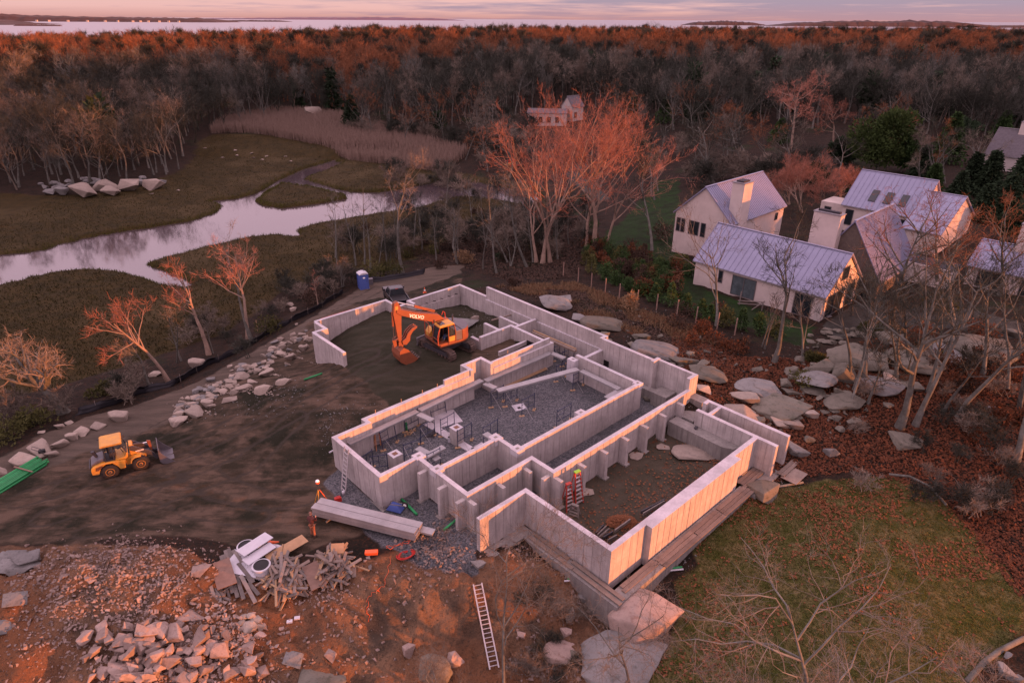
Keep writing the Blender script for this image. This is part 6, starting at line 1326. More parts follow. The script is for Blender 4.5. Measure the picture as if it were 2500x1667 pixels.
for i in range(56):
    c_ = rk.choice(((2010, 940, 60, 26), (1960, 890, 50, 16), (2150, 890, 60, 26), (2280, 850, 90, 16), (1890, 1000, 40, 22), (2060, 960, 50, 40), (2200, 840, 60, 12), (1650, 880, 60, 10), (1540, 822, 60, 12))); w = rk.uniform(16, 40); rock(c_[0] + rk.gauss(0, c_[2]), c_[1] + rk.gauss(0, c_[3]), w, w * .7, 'jagged stone packed between the larger boulders of the right slope', m_rkm, 'block', 'jagged stones of the right slope')
for px, py, w, l in ((1688, 1108, 96, 'wide flat ledge in the floor of the front room'), (1619, 1092, 34, 'small flat ledge left of the wide one in the front room'), (1554, 1112, 36, 'flat pale rock at the feet of the buttresses'), (1433, 1202, 36, 'pale flat rock right of the red stepladders'), (1680, 1068, 30, 'low rock below the concrete bench')): rock(px, py, w, 16, l, m_rk, 'boulder', z=.36, flat=.14, sink=.3)
rock(1117, 780, 96, 50, 'broad pale grey ledge behind the excavator', m_rkg, 'boulder', flat=.16, sink=.2); rock(1161, 775, 26, 34, 'upright tan rock at the edge of the pale ledge', m_rk); rock(1522, 902, 34, 26, 'grey boulder lying in the back corridor', m_rkg, 'boulder', z=.4); rock(1590, 975, 40, 22, 'brown boulder in the corridor below the rough blocks', m_rkm, 'boulder', z=.4)
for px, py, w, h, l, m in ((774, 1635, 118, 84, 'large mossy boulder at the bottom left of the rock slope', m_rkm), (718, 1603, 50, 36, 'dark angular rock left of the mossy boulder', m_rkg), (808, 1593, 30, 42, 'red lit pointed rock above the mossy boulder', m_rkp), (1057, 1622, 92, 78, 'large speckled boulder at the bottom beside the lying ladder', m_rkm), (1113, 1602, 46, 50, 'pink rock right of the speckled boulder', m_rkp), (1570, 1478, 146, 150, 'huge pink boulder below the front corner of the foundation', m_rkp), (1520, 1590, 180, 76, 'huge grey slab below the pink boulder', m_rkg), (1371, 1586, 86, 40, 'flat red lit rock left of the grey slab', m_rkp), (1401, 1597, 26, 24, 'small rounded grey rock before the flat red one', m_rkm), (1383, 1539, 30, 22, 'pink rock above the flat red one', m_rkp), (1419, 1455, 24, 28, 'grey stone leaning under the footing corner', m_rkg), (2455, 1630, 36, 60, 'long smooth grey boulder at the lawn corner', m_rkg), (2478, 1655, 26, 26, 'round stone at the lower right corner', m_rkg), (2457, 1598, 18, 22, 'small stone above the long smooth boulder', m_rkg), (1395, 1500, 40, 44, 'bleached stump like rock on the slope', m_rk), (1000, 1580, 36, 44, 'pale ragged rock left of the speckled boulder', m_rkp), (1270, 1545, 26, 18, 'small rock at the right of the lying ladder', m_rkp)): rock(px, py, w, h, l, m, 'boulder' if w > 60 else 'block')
for i in range(26): rock(rk.uniform(1975, 2110), rk.uniform(802, 850), rk.uniform(14, 30), rk.uniform(10, 16), 'stone in the dry stacked bank below the house terrace', m_rkm, 'boulder', 'stones in the terrace bank')
# the heap of broken rock in the lower left corner
for i in range(100):
    px = rk.gauss(430, 105); py = rk.uniform(1525, 1665); px = max(215, min(640, px)); w = rk.choice((rk.uniform(18, 30), rk.uniform(22, 40), rk.uniform(28, 56)))
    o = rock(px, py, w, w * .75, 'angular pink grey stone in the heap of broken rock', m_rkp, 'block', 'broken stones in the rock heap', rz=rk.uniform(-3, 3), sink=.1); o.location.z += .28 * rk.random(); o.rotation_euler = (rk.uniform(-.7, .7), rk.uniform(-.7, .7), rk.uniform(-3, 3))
for q in ((595, 1504, 22), (612, 1500, 22), (626, 1510, 26), (607, 1525, 40), (637, 1525, 22), (590, 1518, 20)): rock(q[0], q[1], q[2], q[2] * .8, 'rounded tan cobble in the small pile right of the rock heap', m_rk, 'boulder', 'tan cobbles beside the rock heap')
for q in ((35, 1358, 52), (60, 1362, 60), (20, 1380, 50), (55, 1385, 64), (12, 1362, 40), (40, 1460, 50), (8, 1530, 52), (490, 1390, 46), (222, 1408, 30), (470, 1500, 60)): rock(q[0], q[1], q[2], q[2] * .34, 'slab of dark rock along the left slope of the soil mound' if q[0] < 200 else 'larger loose rock on the soil mound', m_rkp if q[0] > 200 else m_rkg, 'block', 'slabs left of the mound' if q[0] < 200 else 'larger rocks on the mound')
# small rubble nobody could count
def rubble(name, label, n, place, s0, s1, mat, seed):
    rr = random.Random(seed); vs, fs = [], []; base = []
    for k in range(6):
        me_ = BLK[mat.name][k]; bm = bmesh.new()
        q = random.Random(k + 300)
        for i in range(8): v = Vector((q.gauss(0, 1), q.gauss(0, 1), q.gauss(0, 1))).normalized(); bm.verts.new((v.x * .5, v.y * .42, v.z * .32))
        r = bmesh.ops.convex_hull(bm, input=bm.verts); bm.verts.index_update(); base.append(([v.co.copy() for v in bm.verts], [[v.index for v in f.verts] for f in bm.faces])); bm.free()
    pos = []
    for i in range(n): pos.append((*place(rr), s0 + (s1 - s0) * rr.random() ** 3))
    pos = np.array(pos); zz = zt(pos[:, 0], pos[:, 1])
    for (x, y, s), z in zip(pos, zz):
        bv, bf = rr.choice(base); M_ = Matrix.Rotation(rr.uniform(0, 6.3), 3, (rr.gauss(0, 1), rr.gauss(0, 1), rr.gauss(0, 1) + .01)) * s; k = len(vs); c = Vector((x, y, z + s * .15)); vs += [tuple(M_ @ v + c) for v in bv]; fs += [tuple(i + k for i in f) for f in bf]
    me_ = bpy.data.meshes.new(name); me_.from_pydata(vs, [], fs); tag(link(name, me_, mat), label, kind='stuff')
def pxspot(spots):
    W_ = [s[4] for s in spots]; cache = [(P(s[0], s[1], s[5] if len(s) > 5 else .4), P(s[0] + s[2], s[1], .4), P(s[0], s[1] - s[3], .4)) for s in spots]
    def f(rr):
        c, a, b = rr.choices(cache, W_)[0]; u, v = rr.gauss(0, .5), rr.gauss(0, .5); return float(c[0] + (a[0] - c[0]) * u + (b[0] - c[0]) * v), float(c[1] + (a[1] - c[1]) * u + (b[1] - c[1]) * v)
    return f
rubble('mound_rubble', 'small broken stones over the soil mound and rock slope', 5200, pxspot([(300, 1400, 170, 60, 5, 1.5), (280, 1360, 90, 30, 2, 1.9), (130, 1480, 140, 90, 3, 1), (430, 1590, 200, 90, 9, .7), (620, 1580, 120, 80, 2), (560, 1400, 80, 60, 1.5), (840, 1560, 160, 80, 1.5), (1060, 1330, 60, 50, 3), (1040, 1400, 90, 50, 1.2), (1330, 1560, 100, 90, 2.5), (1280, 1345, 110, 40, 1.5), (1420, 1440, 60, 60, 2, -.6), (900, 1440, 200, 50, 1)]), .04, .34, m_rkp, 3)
rubble('site_rubble', 'small grey stones scattered over the building site', 2300, pxspot([(850, 1015, 70, 40, 3, 1.1), (800, 1030, 30, 30, 2, .9), (600, 1000, 140, 30, 2.5), (700, 960, 60, 40, 1.5), (1150, 760, 50, 60, 2, .9), (1190, 790, 40, 30, 2, .9), (1400, 760, 120, 50, 3, 1.6), (1560, 830, 100, 40, 3, 1.8), (1720, 920, 60, 40, 2, 1.9), (1560, 1420, 40, 60, 1, -.8), (1640, 1360, 70, 60, 1.2, -.5), (1920, 1160, 40, 60, 1), (1000, 1240, 80, 40, 1), (1880, 880, 160, 60, 1.5, 1.6), (1570, 980, 40, 40, 1.2)]), .035, .20, m_rkg, 4)
rubble('heap_rubble', 'broken stones filling the rock heap at the lower left', 1500, pxspot([(430, 1600, 190, 90, 5, .7), (330, 1640, 130, 50, 2, .7), (540, 1530, 90, 60, 2, .8)]), .14, .46, m_rkp, 8)
rubble('slope_rubble', 'lichened stones lying between the boulders of the right slope', 620, pxspot([(2010, 940, 120, 50, 3, 1.3), (1950, 880, 90, 30, 2, 1.4), (2160, 900, 90, 50, 2, 1.3), (1900, 1010, 80, 40, 2, 1), (2330, 860, 120, 30, 2, 1.6), (2060, 1020, 120, 60, 1.5, .9), (1690, 880, 80, 25, 2, 1.9), (1500, 800, 90, 30, 1.5, 1.8)]), .10, .62, m_rkm, 9)
rubble('bank_rubble', 'small stones between the boulders of the roadside bank', 700, pxspot([(470, 1000, 50, 24, 2, -.4), (560, 950, 60, 26, 3, -.5), (640, 905, 50, 26, 3, -.6), (710, 860, 40, 24, 2, -.8), (600, 975, 80, 20, 2, -.2)]), .08, .40, m_rk, 10)
rubble('earth_rubble', 'stones and clods covering the soil mound', 3600, pxspot([(300, 1420, 160, 60, 4, 1.6), (180, 1440, 120, 60, 2, 1.4), (400, 1420, 110, 50, 3, 1.4), (90, 1400, 90, 50, 2, 1), (120, 1560, 130, 70, 2, .8), (780, 1470, 120, 40, 1, .4), (1100, 1350, 90, 40, 1.2, .4)]), .05, .30, m_rkp, 12)
for i, (px, py, w, fl, pl_) in enumerate(((1905, 985, 120, .28, 'beside the blocky tan rock'), (1985, 925, 110, .3, 'under the mottled boulder'), (2090, 870, 130, .28, 'below the terrace corner'), (2150, 935, 100, .26, 'between the leaning trunks and the split boulder'), (2240, 870, 130, .3, 'left of the great outcrop'), (2330, 865, 110, .26, 'below the great outcrop'), (1720, 905, 110, .25, 'against the end of the back wall'), (1600, 850, 120, .25, 'outside the middle of the back wall'), (1470, 785, 110, .24, 'above the bend of the back wall'), (1350, 735, 100, .3, 'at the start of the high back wall'), (2060, 975, 90, .25, 'above the egg shaped boulder'), (1850, 940, 100, .25, 'right of the back wall corner'))): rock(px, py, w, w * .4, 'broad rugged bedrock ledge ' + pl_, (m_rkm, m_rkg)[i % 2], 'boulder', flat=fl, sink=.28)
# ---------------------------------------------------------------- trees and other plants
def barkmat(name, col, col2, rand=.25):
    t = NT(name); p = t.vec('Object'); n1 = t.noise(p, 1.1, 5, .7); n2 = t.noise(t.vec('Object', (9, 9, 1.5)), 1, 4, .7)
    c = t.mix(t.rng(n1, .4, .6), col, col2); c = t.mix(t.rng(n2, .5, .7, 0, .6), c, tuple(x * .5 for x in col))
    h = t.n('ShaderNodeHueSaturation'); t.l(c, h.inputs['Color']); t.l(t.rng(t.n('ShaderNodeObjectInfo').outputs['Random'], 0, 1, 1 - rand, 1 + rand), h.inputs['Value']); t.l(h.outputs[0], t.b.inputs['Base Color'])
    t.b.inputs['Roughness'].default_value = .95; t.b.inputs['Specular IOR Level'].default_value = .05; return t.m
m_bark = barkmat('bark', (.15, .15, .13), (.085, .085, .073)); m_twig = barkmat('twigs', (.058, .062, .050), (.032, .034, .027)); m_twr = barkmat('red_lit_twigs', (.37, .165, .115), (.24, .115, .08)); m_rustlit = barkmat('rust_lit_twigs', (.235, .105, .055), (.14, .065, .036)); m_brkp = barkmat('lit_bark', (.32, .235, .18), (.21, .155, .12)); m_twl = barkmat('pale_twigs', (.195, .165, .13), (.12, .10, .08))  # red, rust twigs and pale bark painted as sunlit; plain twigs darkened as shade
class Tree:
    """tapered trunk, limbs, branches and twigs grown from a seed"""
    def __init__(s, seed): s.r = random.Random(seed); s.q = np.random.default_rng(seed); s.br = []; s.tw = []
    def wander(s, p, d, L, r, lev, n, gn, up):
        pts = [p]; st = L / n
        for i in range(n):
            d = (d + Vector((s.r.gauss(0, gn), s.r.gauss(0, gn), s.r.gauss(0, gn) + up))).normalized(); p = p + d * st; pts.append(p)
        s.br.append((pts, r, lev)); return pts
    def grow(s, p, d, L, r, lev, o):
        n = (6, 5, 4, 3)[min(lev, 3)]; pts = s.wander(p, d, L, r, lev, n, o['gn'] * (1 + .25 * lev), o['up'][lev])
        if lev >= o['lv']:
            s.twigs(pts, r, o); return
        k = o['nb'][lev]; k = max(1, int(k * s.r.uniform(.75, 1.25)))
        for i in range(k):
            t = s.r.uniform(*o['rng'][lev]); j = min(int(t * n), n - 1); q = pts[j].lerp(pts[j + 1], t * n - j); dd = (pts[j + 1] - pts[j]).normalized()
            ax = dd.orthogonal().normalized(); ax.rotate(Matrix.Rotation(s.r.uniform(0, 6.283), 3, dd)); a = R(s.r.uniform(*o['ang'][lev])); d2 = dd.copy(); d2.rotate(Matrix.Rotation(a, 3, ax))
            d2 = (d2 + Vector(o.get('bias', (0, 0, 0))) * (.5 if lev < 2 else .2)).normalized()
            s.grow(q, d2, L * s.r.uniform(*o['len'][lev]) * (1.05 - .35 * t), max(.006, r * (1 - .55 * t) * o['rr'][lev]), lev + 1, o)
        if lev: s.twigs(pts, r, o, .5)
    def twigs(s, pts, r, o, f=1.0):
        k = int(o['tw'] * f)
        P_ = np.array([tuple(p) for p in pts]); t = s.q.uniform(.25, 1, k) * (len(pts) - 1); j = np.minimum(t.astype(int), len(pts) - 2); fr = (t - j)[:, None]
        b = P_[j] * (1 - fr) + P_[j + 1] * fr; d = P_[j + 1] - P_[j]; d /= np.linalg.norm(d, axis=1)[:, None] + 1e-9
        d = d + s.q.normal(0, .55, (k, 3)) + np.array([0, 0, o.get('tup', .25)]); d /= np.linalg.norm(d, axis=1)[:, None]
        L = s.q.uniform(*o['tl'], k)[:, None]; side = np.cross(d, s.q.normal(0, 1, (k, 3))); side /= np.linalg.norm(side, axis=1)[:, None] + 1e-9; w = o['tww']
        kink = s.q.normal(0, .16, (k, 3)) * L
        s.tw.append((b - side * w, b + side * w, b + d * L * .55 + kink - side * w * .7, b + d * L * .55 + kink + side * w * .7, b + d * L))
    def meshes(s):
        def tubes(sel):
            vs, fs = [], []
            for pts, r, lev in s.br:
                if not sel(lev): continue
                k = (7, 5, 4, 3)[min(lev, 3)]; n = len(pts); d0 = (pts[-1] - pts[0]).normalized(); x = d0.orthogonal().normalized(); y = d0.cross(x); b0 = len(vs)
                end = .14 if lev == 0 else .2
                for i, p in enumerate(pts):
                    rr = r * (1 - (1 - end) * i / (n - 1)) * (1.35 if (lev == 0 and i == 0) else 1)
                    for q in range(k): a = 6.2832 * q / k; vs.append(tuple(p + (x * math.cos(a) + y * math.sin(a)) * rr))
                for i in range(n - 1):
                    for q in range(k): q2 = (q + 1) % k; fs.append((b0 + i * k + q, b0 + i * k + q2, b0 + (i + 1) * k + q2, b0 + (i + 1) * k + q))
            return vs, fs
        tv, tf = tubes(lambda l: l <= 1); cv, cf = tubes(lambda l: l > 1)
        m1 = bpy.data.meshes.new('trunk'); m1.from_pydata(tv, [], tf); m1.shade_smooth()
        if s.tw:
            A = [np.concatenate([t[i] for t in s.tw]) for i in range(5)]; m = len(A[0]); k0 = len(cv); V = np.stack(A, 1).reshape(-1, 3)
            cv = cv + [tuple(p) for p in V]; I = k0 + 5 * np.arange(m)
            cf = cf + [(a, a + 1, a + 3, a + 2) for a in I.tolist()] + [(a + 2, a + 3, a + 4) for a in I.tolist()]
        m2 = bpy.data.meshes.new('crown'); m2.from_pydata(cv, [], cf)
        return m1, m2
U3 = (.06, .09, .05, .02)
FORMS = dict(
 vase=dict(lv=3, nb=(9, 7, 6), rng=((.30, 1), (.3, 1), (.3, 1)), ang=((26, 62), (20, 52), (22, 58)), len=((.80, 1.2), (.42, .66), (.34, .55)), rr=(.55, .5, .5), gn=.11, up=(.05, .085, .06, .05), tw=6, tl=(.3, .9), tww=.011, tup=.45),
 forest=dict(lv=3, nb=(9, 5, 3), rng=((.32, 1), (.3, 1), (.3, 1)), ang=((20, 55), (22, 55), (25, 60)), len=((.28, .48), (.4, .6), (.35, .55)), rr=(.42, .5, .5), gn=.09, up=(.08, .12, .06, .02), tw=6, tl=(.4, 1.1), tww=.018),
 oak=dict(lv=3, nb=(8, 6, 4), rng=((.35, 1), (.3, 1), (.3, 1)), ang=((35, 75), (30, 70), (30, 70)), len=((.4, .65), (.4, .65), (.35, .55)), rr=(.55, .55, .5), gn=.17, up=(.04, .05, .02, .0), tw=6, tl=(.3, .8), tww=.013),
 lean=dict(lv=3, nb=(8, 5, 4), rng=((.5, 1), (.3, 1), (.3, 1)), ang=((20, 60), (22, 50), (25, 55)), len=((.3, .55), (.4, .6), (.35, .55)), rr=(.45, .5, .5), gn=.09, up=(.02, .06, .04, .02), tw=5, tl=(.3, .9), tww=.012),
 thin=dict(lv=2, nb=(9, 4), rng=((.3, 1), (.3, 1)), ang=((25, 60), (25, 55)), len=((.18, .32), (.4, .6)), rr=(.4, .5), gn=.07, up=(.05, .06, .03, .02), tw=5, tl=(.25, .7), tww=.012),
 shrub=dict(lv=2, nb=(6, 5), rng=((.2, 1), (.2, 1)), ang=((15, 45), (20, 50)), len=((.5, .8), (.4, .6)), rr=(.6, .6), gn=.12, up=(.06, .06, .03, .02), tw=9, tl=(.2, .6), tww=.012),
)
def make_tree(base, top, r0, form, seed, label, name='bare_tree', cat='tree', group=None, bark=None, twig=None, extra=1, over=None, trunk_frac=None):
    base, top = Vector(base), Vector(top); d = top - base; o = dict(FORMS[form]); o.update(over or {}); T_ = Tree(seed)
    Hh = d.length; tf = trunk_frac or {'vase': .5, 'forest': .88, 'oak': .62, 'lean': .82, 'thin': .92, 'shrub': .55}[form]
    for i in range(extra):
        off = Vector((T_.r.gauss(0, .25), T_.r.gauss(0, .25), 0)) * (extra > 1); dd = (d + Vector((T_.r.gauss(0, .12), T_.r.gauss(0, .12), 0)) * Hh * (extra > 1)).normalized(); T_.grow(off, dd, Hh * tf, r0 * (1 if i == 0 else T_.r.uniform(.6, .9)), 0, o)
    u = d.normalized(); mx = max(p.dot(u) for pts, _, _ in T_.br for p in pts); k = Hh / mx * .97
    T_.br = [([p * k for p in pts], r, l) for pts, r, l in T_.br]; T_.tw = [tuple(a * k for a in t) for t in T_.tw]
    m1, m2 = T_.meshes(); t = thing(name, label, cat, base, 0, group)
    link('trunk', m1, bark or m_bark, t); link('crown', m2, twig or m_twig, t); return t
def px_tree(b, tpx, r0, form, seed, label, dy=0.0, **k):
    if k.get('twig') is m_twr: k.setdefault('bark', m_brkp)  # sunlit trees also get paler bark, the light painted in
    base = G(*b); base.z -= .15; tp = at_depth(tpx[0], tpx[1], base.y + dy); return make_tree(base, tp, r0, form, seed, label, **k)
# on the bank between the dirt road and the marsh
px_tree((156, 1008), (60, 780), .42, 'oak', 1, 'thick gnarled bare tree leaning left over the marsh beside the silt fence', over=dict(nb=(11, 7, 5), len=((.5, .85), (.4, .65), (.35, .55)), tw=5), trunk_frac=.75, twig=m_twl)
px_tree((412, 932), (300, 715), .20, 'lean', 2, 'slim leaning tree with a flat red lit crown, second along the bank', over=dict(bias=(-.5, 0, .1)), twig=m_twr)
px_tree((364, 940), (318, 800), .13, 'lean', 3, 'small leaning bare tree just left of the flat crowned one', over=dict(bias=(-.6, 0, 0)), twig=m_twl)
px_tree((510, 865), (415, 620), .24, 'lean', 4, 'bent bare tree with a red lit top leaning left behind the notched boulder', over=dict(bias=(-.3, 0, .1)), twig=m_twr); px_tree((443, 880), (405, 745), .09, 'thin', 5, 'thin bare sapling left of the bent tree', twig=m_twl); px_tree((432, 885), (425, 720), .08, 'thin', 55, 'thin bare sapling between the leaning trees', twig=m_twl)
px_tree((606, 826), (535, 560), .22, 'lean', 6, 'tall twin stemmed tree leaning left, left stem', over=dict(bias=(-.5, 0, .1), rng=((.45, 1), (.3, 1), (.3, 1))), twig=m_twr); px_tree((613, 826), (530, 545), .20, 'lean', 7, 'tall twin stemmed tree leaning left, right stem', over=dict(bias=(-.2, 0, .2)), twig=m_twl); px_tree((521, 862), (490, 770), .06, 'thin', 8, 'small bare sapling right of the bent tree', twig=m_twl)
px_tree((777, 748), (755, 655), .08, 'thin', 9, 'small russet sapling by the bend of the silt fence', twig=m_twr); px_tree((840, 700), (845, 620), .10, 'shrub', 10, 'spreading pale shrubby tree behind the blue toilet', twig=m_twl, extra=3)
# between the marsh and the garden
px_tree((983, 668), (962, 350), .26, 'forest', 11, 'tall forked bare tree standing before the creek', trunk_frac=.9, over=dict(rng=((.42, 1), (.3, 1), (.3, 1))), twig=m_twl)
for i, (b, tp, l) in enumerate((((869, 648), (850, 470), 'left'), ((890, 645), (885, 455), 'second'), ((905, 655), (893, 490), 'third'), ((945, 640), (940, 470), 'fourth'), ((1010, 620), (1005, 430), 'fifth'))): px_tree(b, tp, .13, 'thin', 20 + i, 'slender dark trunk in the row before the creek, %s from the left' % ('first' if l == 'left' else l), twig=m_twig)
px_tree((1117, 642), (1062, 470), .16, 'lean', 30, 'slim bare tree leaning left at the bend of the gravel road', twig=m_twl); px_tree((1213, 668), (1152, 420), .15, 'thin', 31, 'thin leaning bare tree right of the road bend', twig=m_twl); px_tree((1287, 652), (1205, 370), .18, 'lean', 32, 'tall thin tree leaning left before the red lit trees', twig=m_twl); px_tree((1240, 640), (1180, 470), .12, 'thin', 33, 'thin bare tree behind the leaning ones', twig=m_twl); px_tree((1302, 640), (1265, 430), .13, 'thin', 34, 'thin straight tree at the left of the red lit trees', twig=m_twl)
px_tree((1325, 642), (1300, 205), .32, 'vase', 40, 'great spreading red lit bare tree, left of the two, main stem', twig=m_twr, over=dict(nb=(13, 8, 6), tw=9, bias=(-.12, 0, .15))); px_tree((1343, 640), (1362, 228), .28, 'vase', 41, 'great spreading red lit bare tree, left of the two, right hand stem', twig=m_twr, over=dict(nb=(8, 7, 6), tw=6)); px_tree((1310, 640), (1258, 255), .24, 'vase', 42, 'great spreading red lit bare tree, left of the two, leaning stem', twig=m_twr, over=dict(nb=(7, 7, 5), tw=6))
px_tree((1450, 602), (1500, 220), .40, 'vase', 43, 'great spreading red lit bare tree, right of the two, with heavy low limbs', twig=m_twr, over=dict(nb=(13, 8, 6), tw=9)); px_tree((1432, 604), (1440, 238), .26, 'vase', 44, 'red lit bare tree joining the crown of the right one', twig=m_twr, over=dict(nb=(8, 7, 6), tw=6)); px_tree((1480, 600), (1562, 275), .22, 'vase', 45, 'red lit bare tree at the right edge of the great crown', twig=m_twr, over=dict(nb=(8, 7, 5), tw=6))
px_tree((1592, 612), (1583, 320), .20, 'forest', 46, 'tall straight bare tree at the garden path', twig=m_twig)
# round the houses
px_tree((1743, 452), (1745, 245), .34, 'oak', 50, 'broad bare oak behind the tall white house', over=dict(nb=(10, 7, 5))); px_tree((1832, 432), (1812, 215), .28, 'oak', 51, 'tall bare oak right of the broad one', over=dict(nb=(9, 7, 5))); px_tree((1928, 372), (1935, 178), .34, 'oak', 52, 'tall orange lit oak in the woods above the houses', over=dict(nb=(10, 7, 5), tw=8), twig=m_twr); px_tree((2030, 360), (2040, 225), .28, 'oak', 53, 'rounded orange lit oak right of the tall one', over=dict(nb=(10, 7, 5), tw=9), twig=m_twr); px_tree((1690, 440), (1668, 300), .22, 'oak', 54, 'bare oak left of the broad one, low and wide')
for i, (b, tp) in enumerate((((1960, 520), (1950, 370)), ((2010, 525), (2015, 380)), ((2050, 500), (2060, 400)), ((1930, 500), (1900, 400)))): px_tree(b, tp, .14, 'vase', 60 + i, 'reddish many stemmed tree behind the long white house', twig=m_twr, extra=3, group='reddish trees behind the white houses', over=dict(nb=(6, 6, 5), tw=9))
px_tree((1749, 795), (1808, 465), .16, 'vase', 66, 'slender forked tree rising before the long white house', over=dict(nb=(9, 6, 4), tw=5), trunk_frac=.66, twig=m_twl); px_tree((1890, 884), (1960, 480), .22, 'oak', 67, 'bare tree with a fork at roof height before the long white house', over=dict(nb=(8, 6, 5), gn=.1, rng=((.45, 1), (.3, 1), (.3, 1)), ang=((20, 50), (25, 60), (30, 70))), trunk_frac=.7); px_tree((1862, 845), (1872, 690), .08, 'thin', 68, 'thin multi stemmed sapling below the sliding door', extra=2, twig=m_twl); px_tree((1960, 870), (1985, 690), .10, 'thin', 69, 'thin sapling at the stone bank below the terrace', extra=2, twig=m_twl)
for i, (b, tp, r, l) in enumerate((((2110, 930), (2205, 560), .24, 'leaning grey tree nearest the stone bank'), ((2120, 985), (2150, 800), .13, 'short crooked trunk beside the leaning grey tree'), ((2196, 1044), (2262, 520), .30, 'tall thick leaning tree on the leaf slope, left of a pair'), ((2234, 1040), (2370, 560), .22, 'tall slimmer leaning tree on the leaf slope, right of a pair'), ((2338, 1018), (2540, 640), .20, 'strongly leaning tree at the right among the red shrubs'), ((2215, 895), (2250, 640), .20, 'dark trunk rising from the terrace rocks'), ((2478, 1130), (2600, 700), .26, 'leaning trunk cut by the right edge of the photo'), ((2400, 920), (2480, 600), .20, 'leaning tree in front of the low right house'), ((2330, 800), (2350, 480), .22, 'bare tree before the rear house'), ((2180, 800), (2170, 440), .26, 'bare oak whose crown crosses the rear house roof'), ((2290, 700), (2300, 420), .22, 'bare oak behind the steep roofed house'), ((2440, 720), (2430, 470), .22, 'bare oak at the right behind the low house'), ((2080, 770), (2060, 640), .10, 'small bare tree by the house terrace'))):
    px_tree(b, tp, r, 'oak', 80 + i, l, over=dict(gn=.11, nb=(10, 6, 4), rng=((.42, 1), (.3, 1), (.3, 1)), ang=((25, 60), (25, 60), (30, 70)), tw=4), trunk_frac=.74, twig=m_rustlit if i in (8, 9, 10, 11) else m_twig)
# scattered trees between the reed bed, the lit trees and the houses
mid = random.Random(77)
for i in range(52):
    px, py = mid.choice(((920, 335), (1000, 350), (1080, 345), (1180, 345), (1210, 320), (1150, 400), (1240, 420), (1560, 350), (1620, 400), (1660, 350), (1720, 380), (1800, 400), (1880, 430), (1960, 420), (2060, 440), (2200, 400), (2260, 440), (2330, 430), (1600, 470), (2120, 390), (1500, 360)))
    px += mid.gauss(0, 26); py += mid.gauss(0, 12); hh = mid.uniform(95, 165); px_tree((px, py), (px + mid.gauss(0, 14), py - hh), mid.uniform(.12, .22), mid.choice(('forest', 'vase', 'oak')), 500 + i, 'bare tree scattered in the brush between the creek and the woods' if px < 1400 else 'bare tree standing round the white houses', group='trees between creek and woods' if px < 1400 else 'trees round the white houses', twig=mid.choice((m_twig, m_twig, m_twl, m_rustlit)), over=dict(nb=(8, 5, 4), tw=6, tww=.018))
for i in range(34):
    px, py = mid.choice(((1030, 610), (1080, 640), (1150, 600), (1190, 640), (1250, 650), (1100, 560), (1220, 560), (1380, 640), (1400, 600), (940, 640), (1290, 560), (860, 640), (1340, 580))); px += mid.gauss(0, 24); py += mid.gauss(0, 14)
    px_tree((px, py), (px + mid.gauss(-12, 18), py - mid.uniform(95, 190)), mid.uniform(.07, .13), 'thin', 600 + i, 'thin bare tree in the thicket between creek and garden', group='thin trees in the creek thicket', twig=mid.choice((m_twl, m_twig)))
for i in range(12):
    px, py = mid.uniform(2060, 2490), mid.uniform(860, 1010); px_tree((px, py), (px + mid.uniform(20, 110), py - mid.uniform(230, 380)), mid.uniform(.10, .18), mid.choice(('lean', 'thin', 'lean')), 640 + i, 'slim leaning bare tree on the rocky slope below the houses', group='slim trees on the rocky slope', twig=m_twig, over=None)
# crowns reaching up from below the picture
for i, (b, tp, r, l) in enumerate((((1960, 1860), (2140, 1350), .17, 'gnarled bare crown over the lawn at the bottom, largest of them'), ((2170, 1830), (2290, 1545), .13, 'bare crown over the lawn right of the largest one'), ((1740, 1800), (1760, 1560), .12, 'small bare crown over the lawn at the bottom edge'), ((1560, 1800), (1520, 1440), .11, 'bare crown in front of the huge grey slab'), ((1270, 1790), (1245, 1440), .11, 'forked bare crown rising across the lying ladder'), ((1110, 1790), (1060, 1590), .12, 'low bare crown at the bottom beside the speckled boulder'), ((2400, 1790), (2420, 1570), .10, 'twisted bare crown at the lower right corner'))):
    px_tree(b, tp, r, 'oak', 120 + i, l, over=dict(gn=.2, nb=(9, 7, 5), tw=9, tww=.004, len=((.5, .8), (.4, .65), (.35, .55)), rng=((.45, 1), (.25, 1), (.2, 1)), rr=(.55, .55, .5)), trunk_frac=.7, twig=m_twl, bark=m_bark)

# ---- the woods: the nearest trees one by one, the rest as one mass
def proto(seed, h, form, ov=None):
    T_ = Tree(seed); o = dict(FORMS[form]); o.update(ov or {}); T_.grow(Vector((0, 0, 0)), Vector((T_.r.gauss(0, .05), T_.r.gauss(0, .05), 1)).normalized(), h * (.86 if form == 'forest' else .6), h * .014, 0, o); return T_.meshes()
PR = []
for i in range(10):
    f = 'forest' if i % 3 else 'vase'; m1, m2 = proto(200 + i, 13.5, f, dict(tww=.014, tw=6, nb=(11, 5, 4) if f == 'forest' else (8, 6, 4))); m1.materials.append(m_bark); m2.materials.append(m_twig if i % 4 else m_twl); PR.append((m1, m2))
BX = [-400, 0, 330, 440, 490, 560, 700, 800, 900, 1000, 1150, 1250, 1300, 1400, 1500, 1600, 1750, 1950, 2100, 2200, 2350, 2500, 2900]; BYv = [475, 468, 460, 414, 345, 318, 296, 288, 312, 322, 312, 296, 268, 256, 275, 318, 322, 322, 296, 322, 338, 345, 390]
houses = [(o.location.x, o.location.y) for o in bpy.data.objects if o.get('category') == 'house' and o.name.startswith('distant_house')]
tr_ = np.random.default_rng(5); cand = []
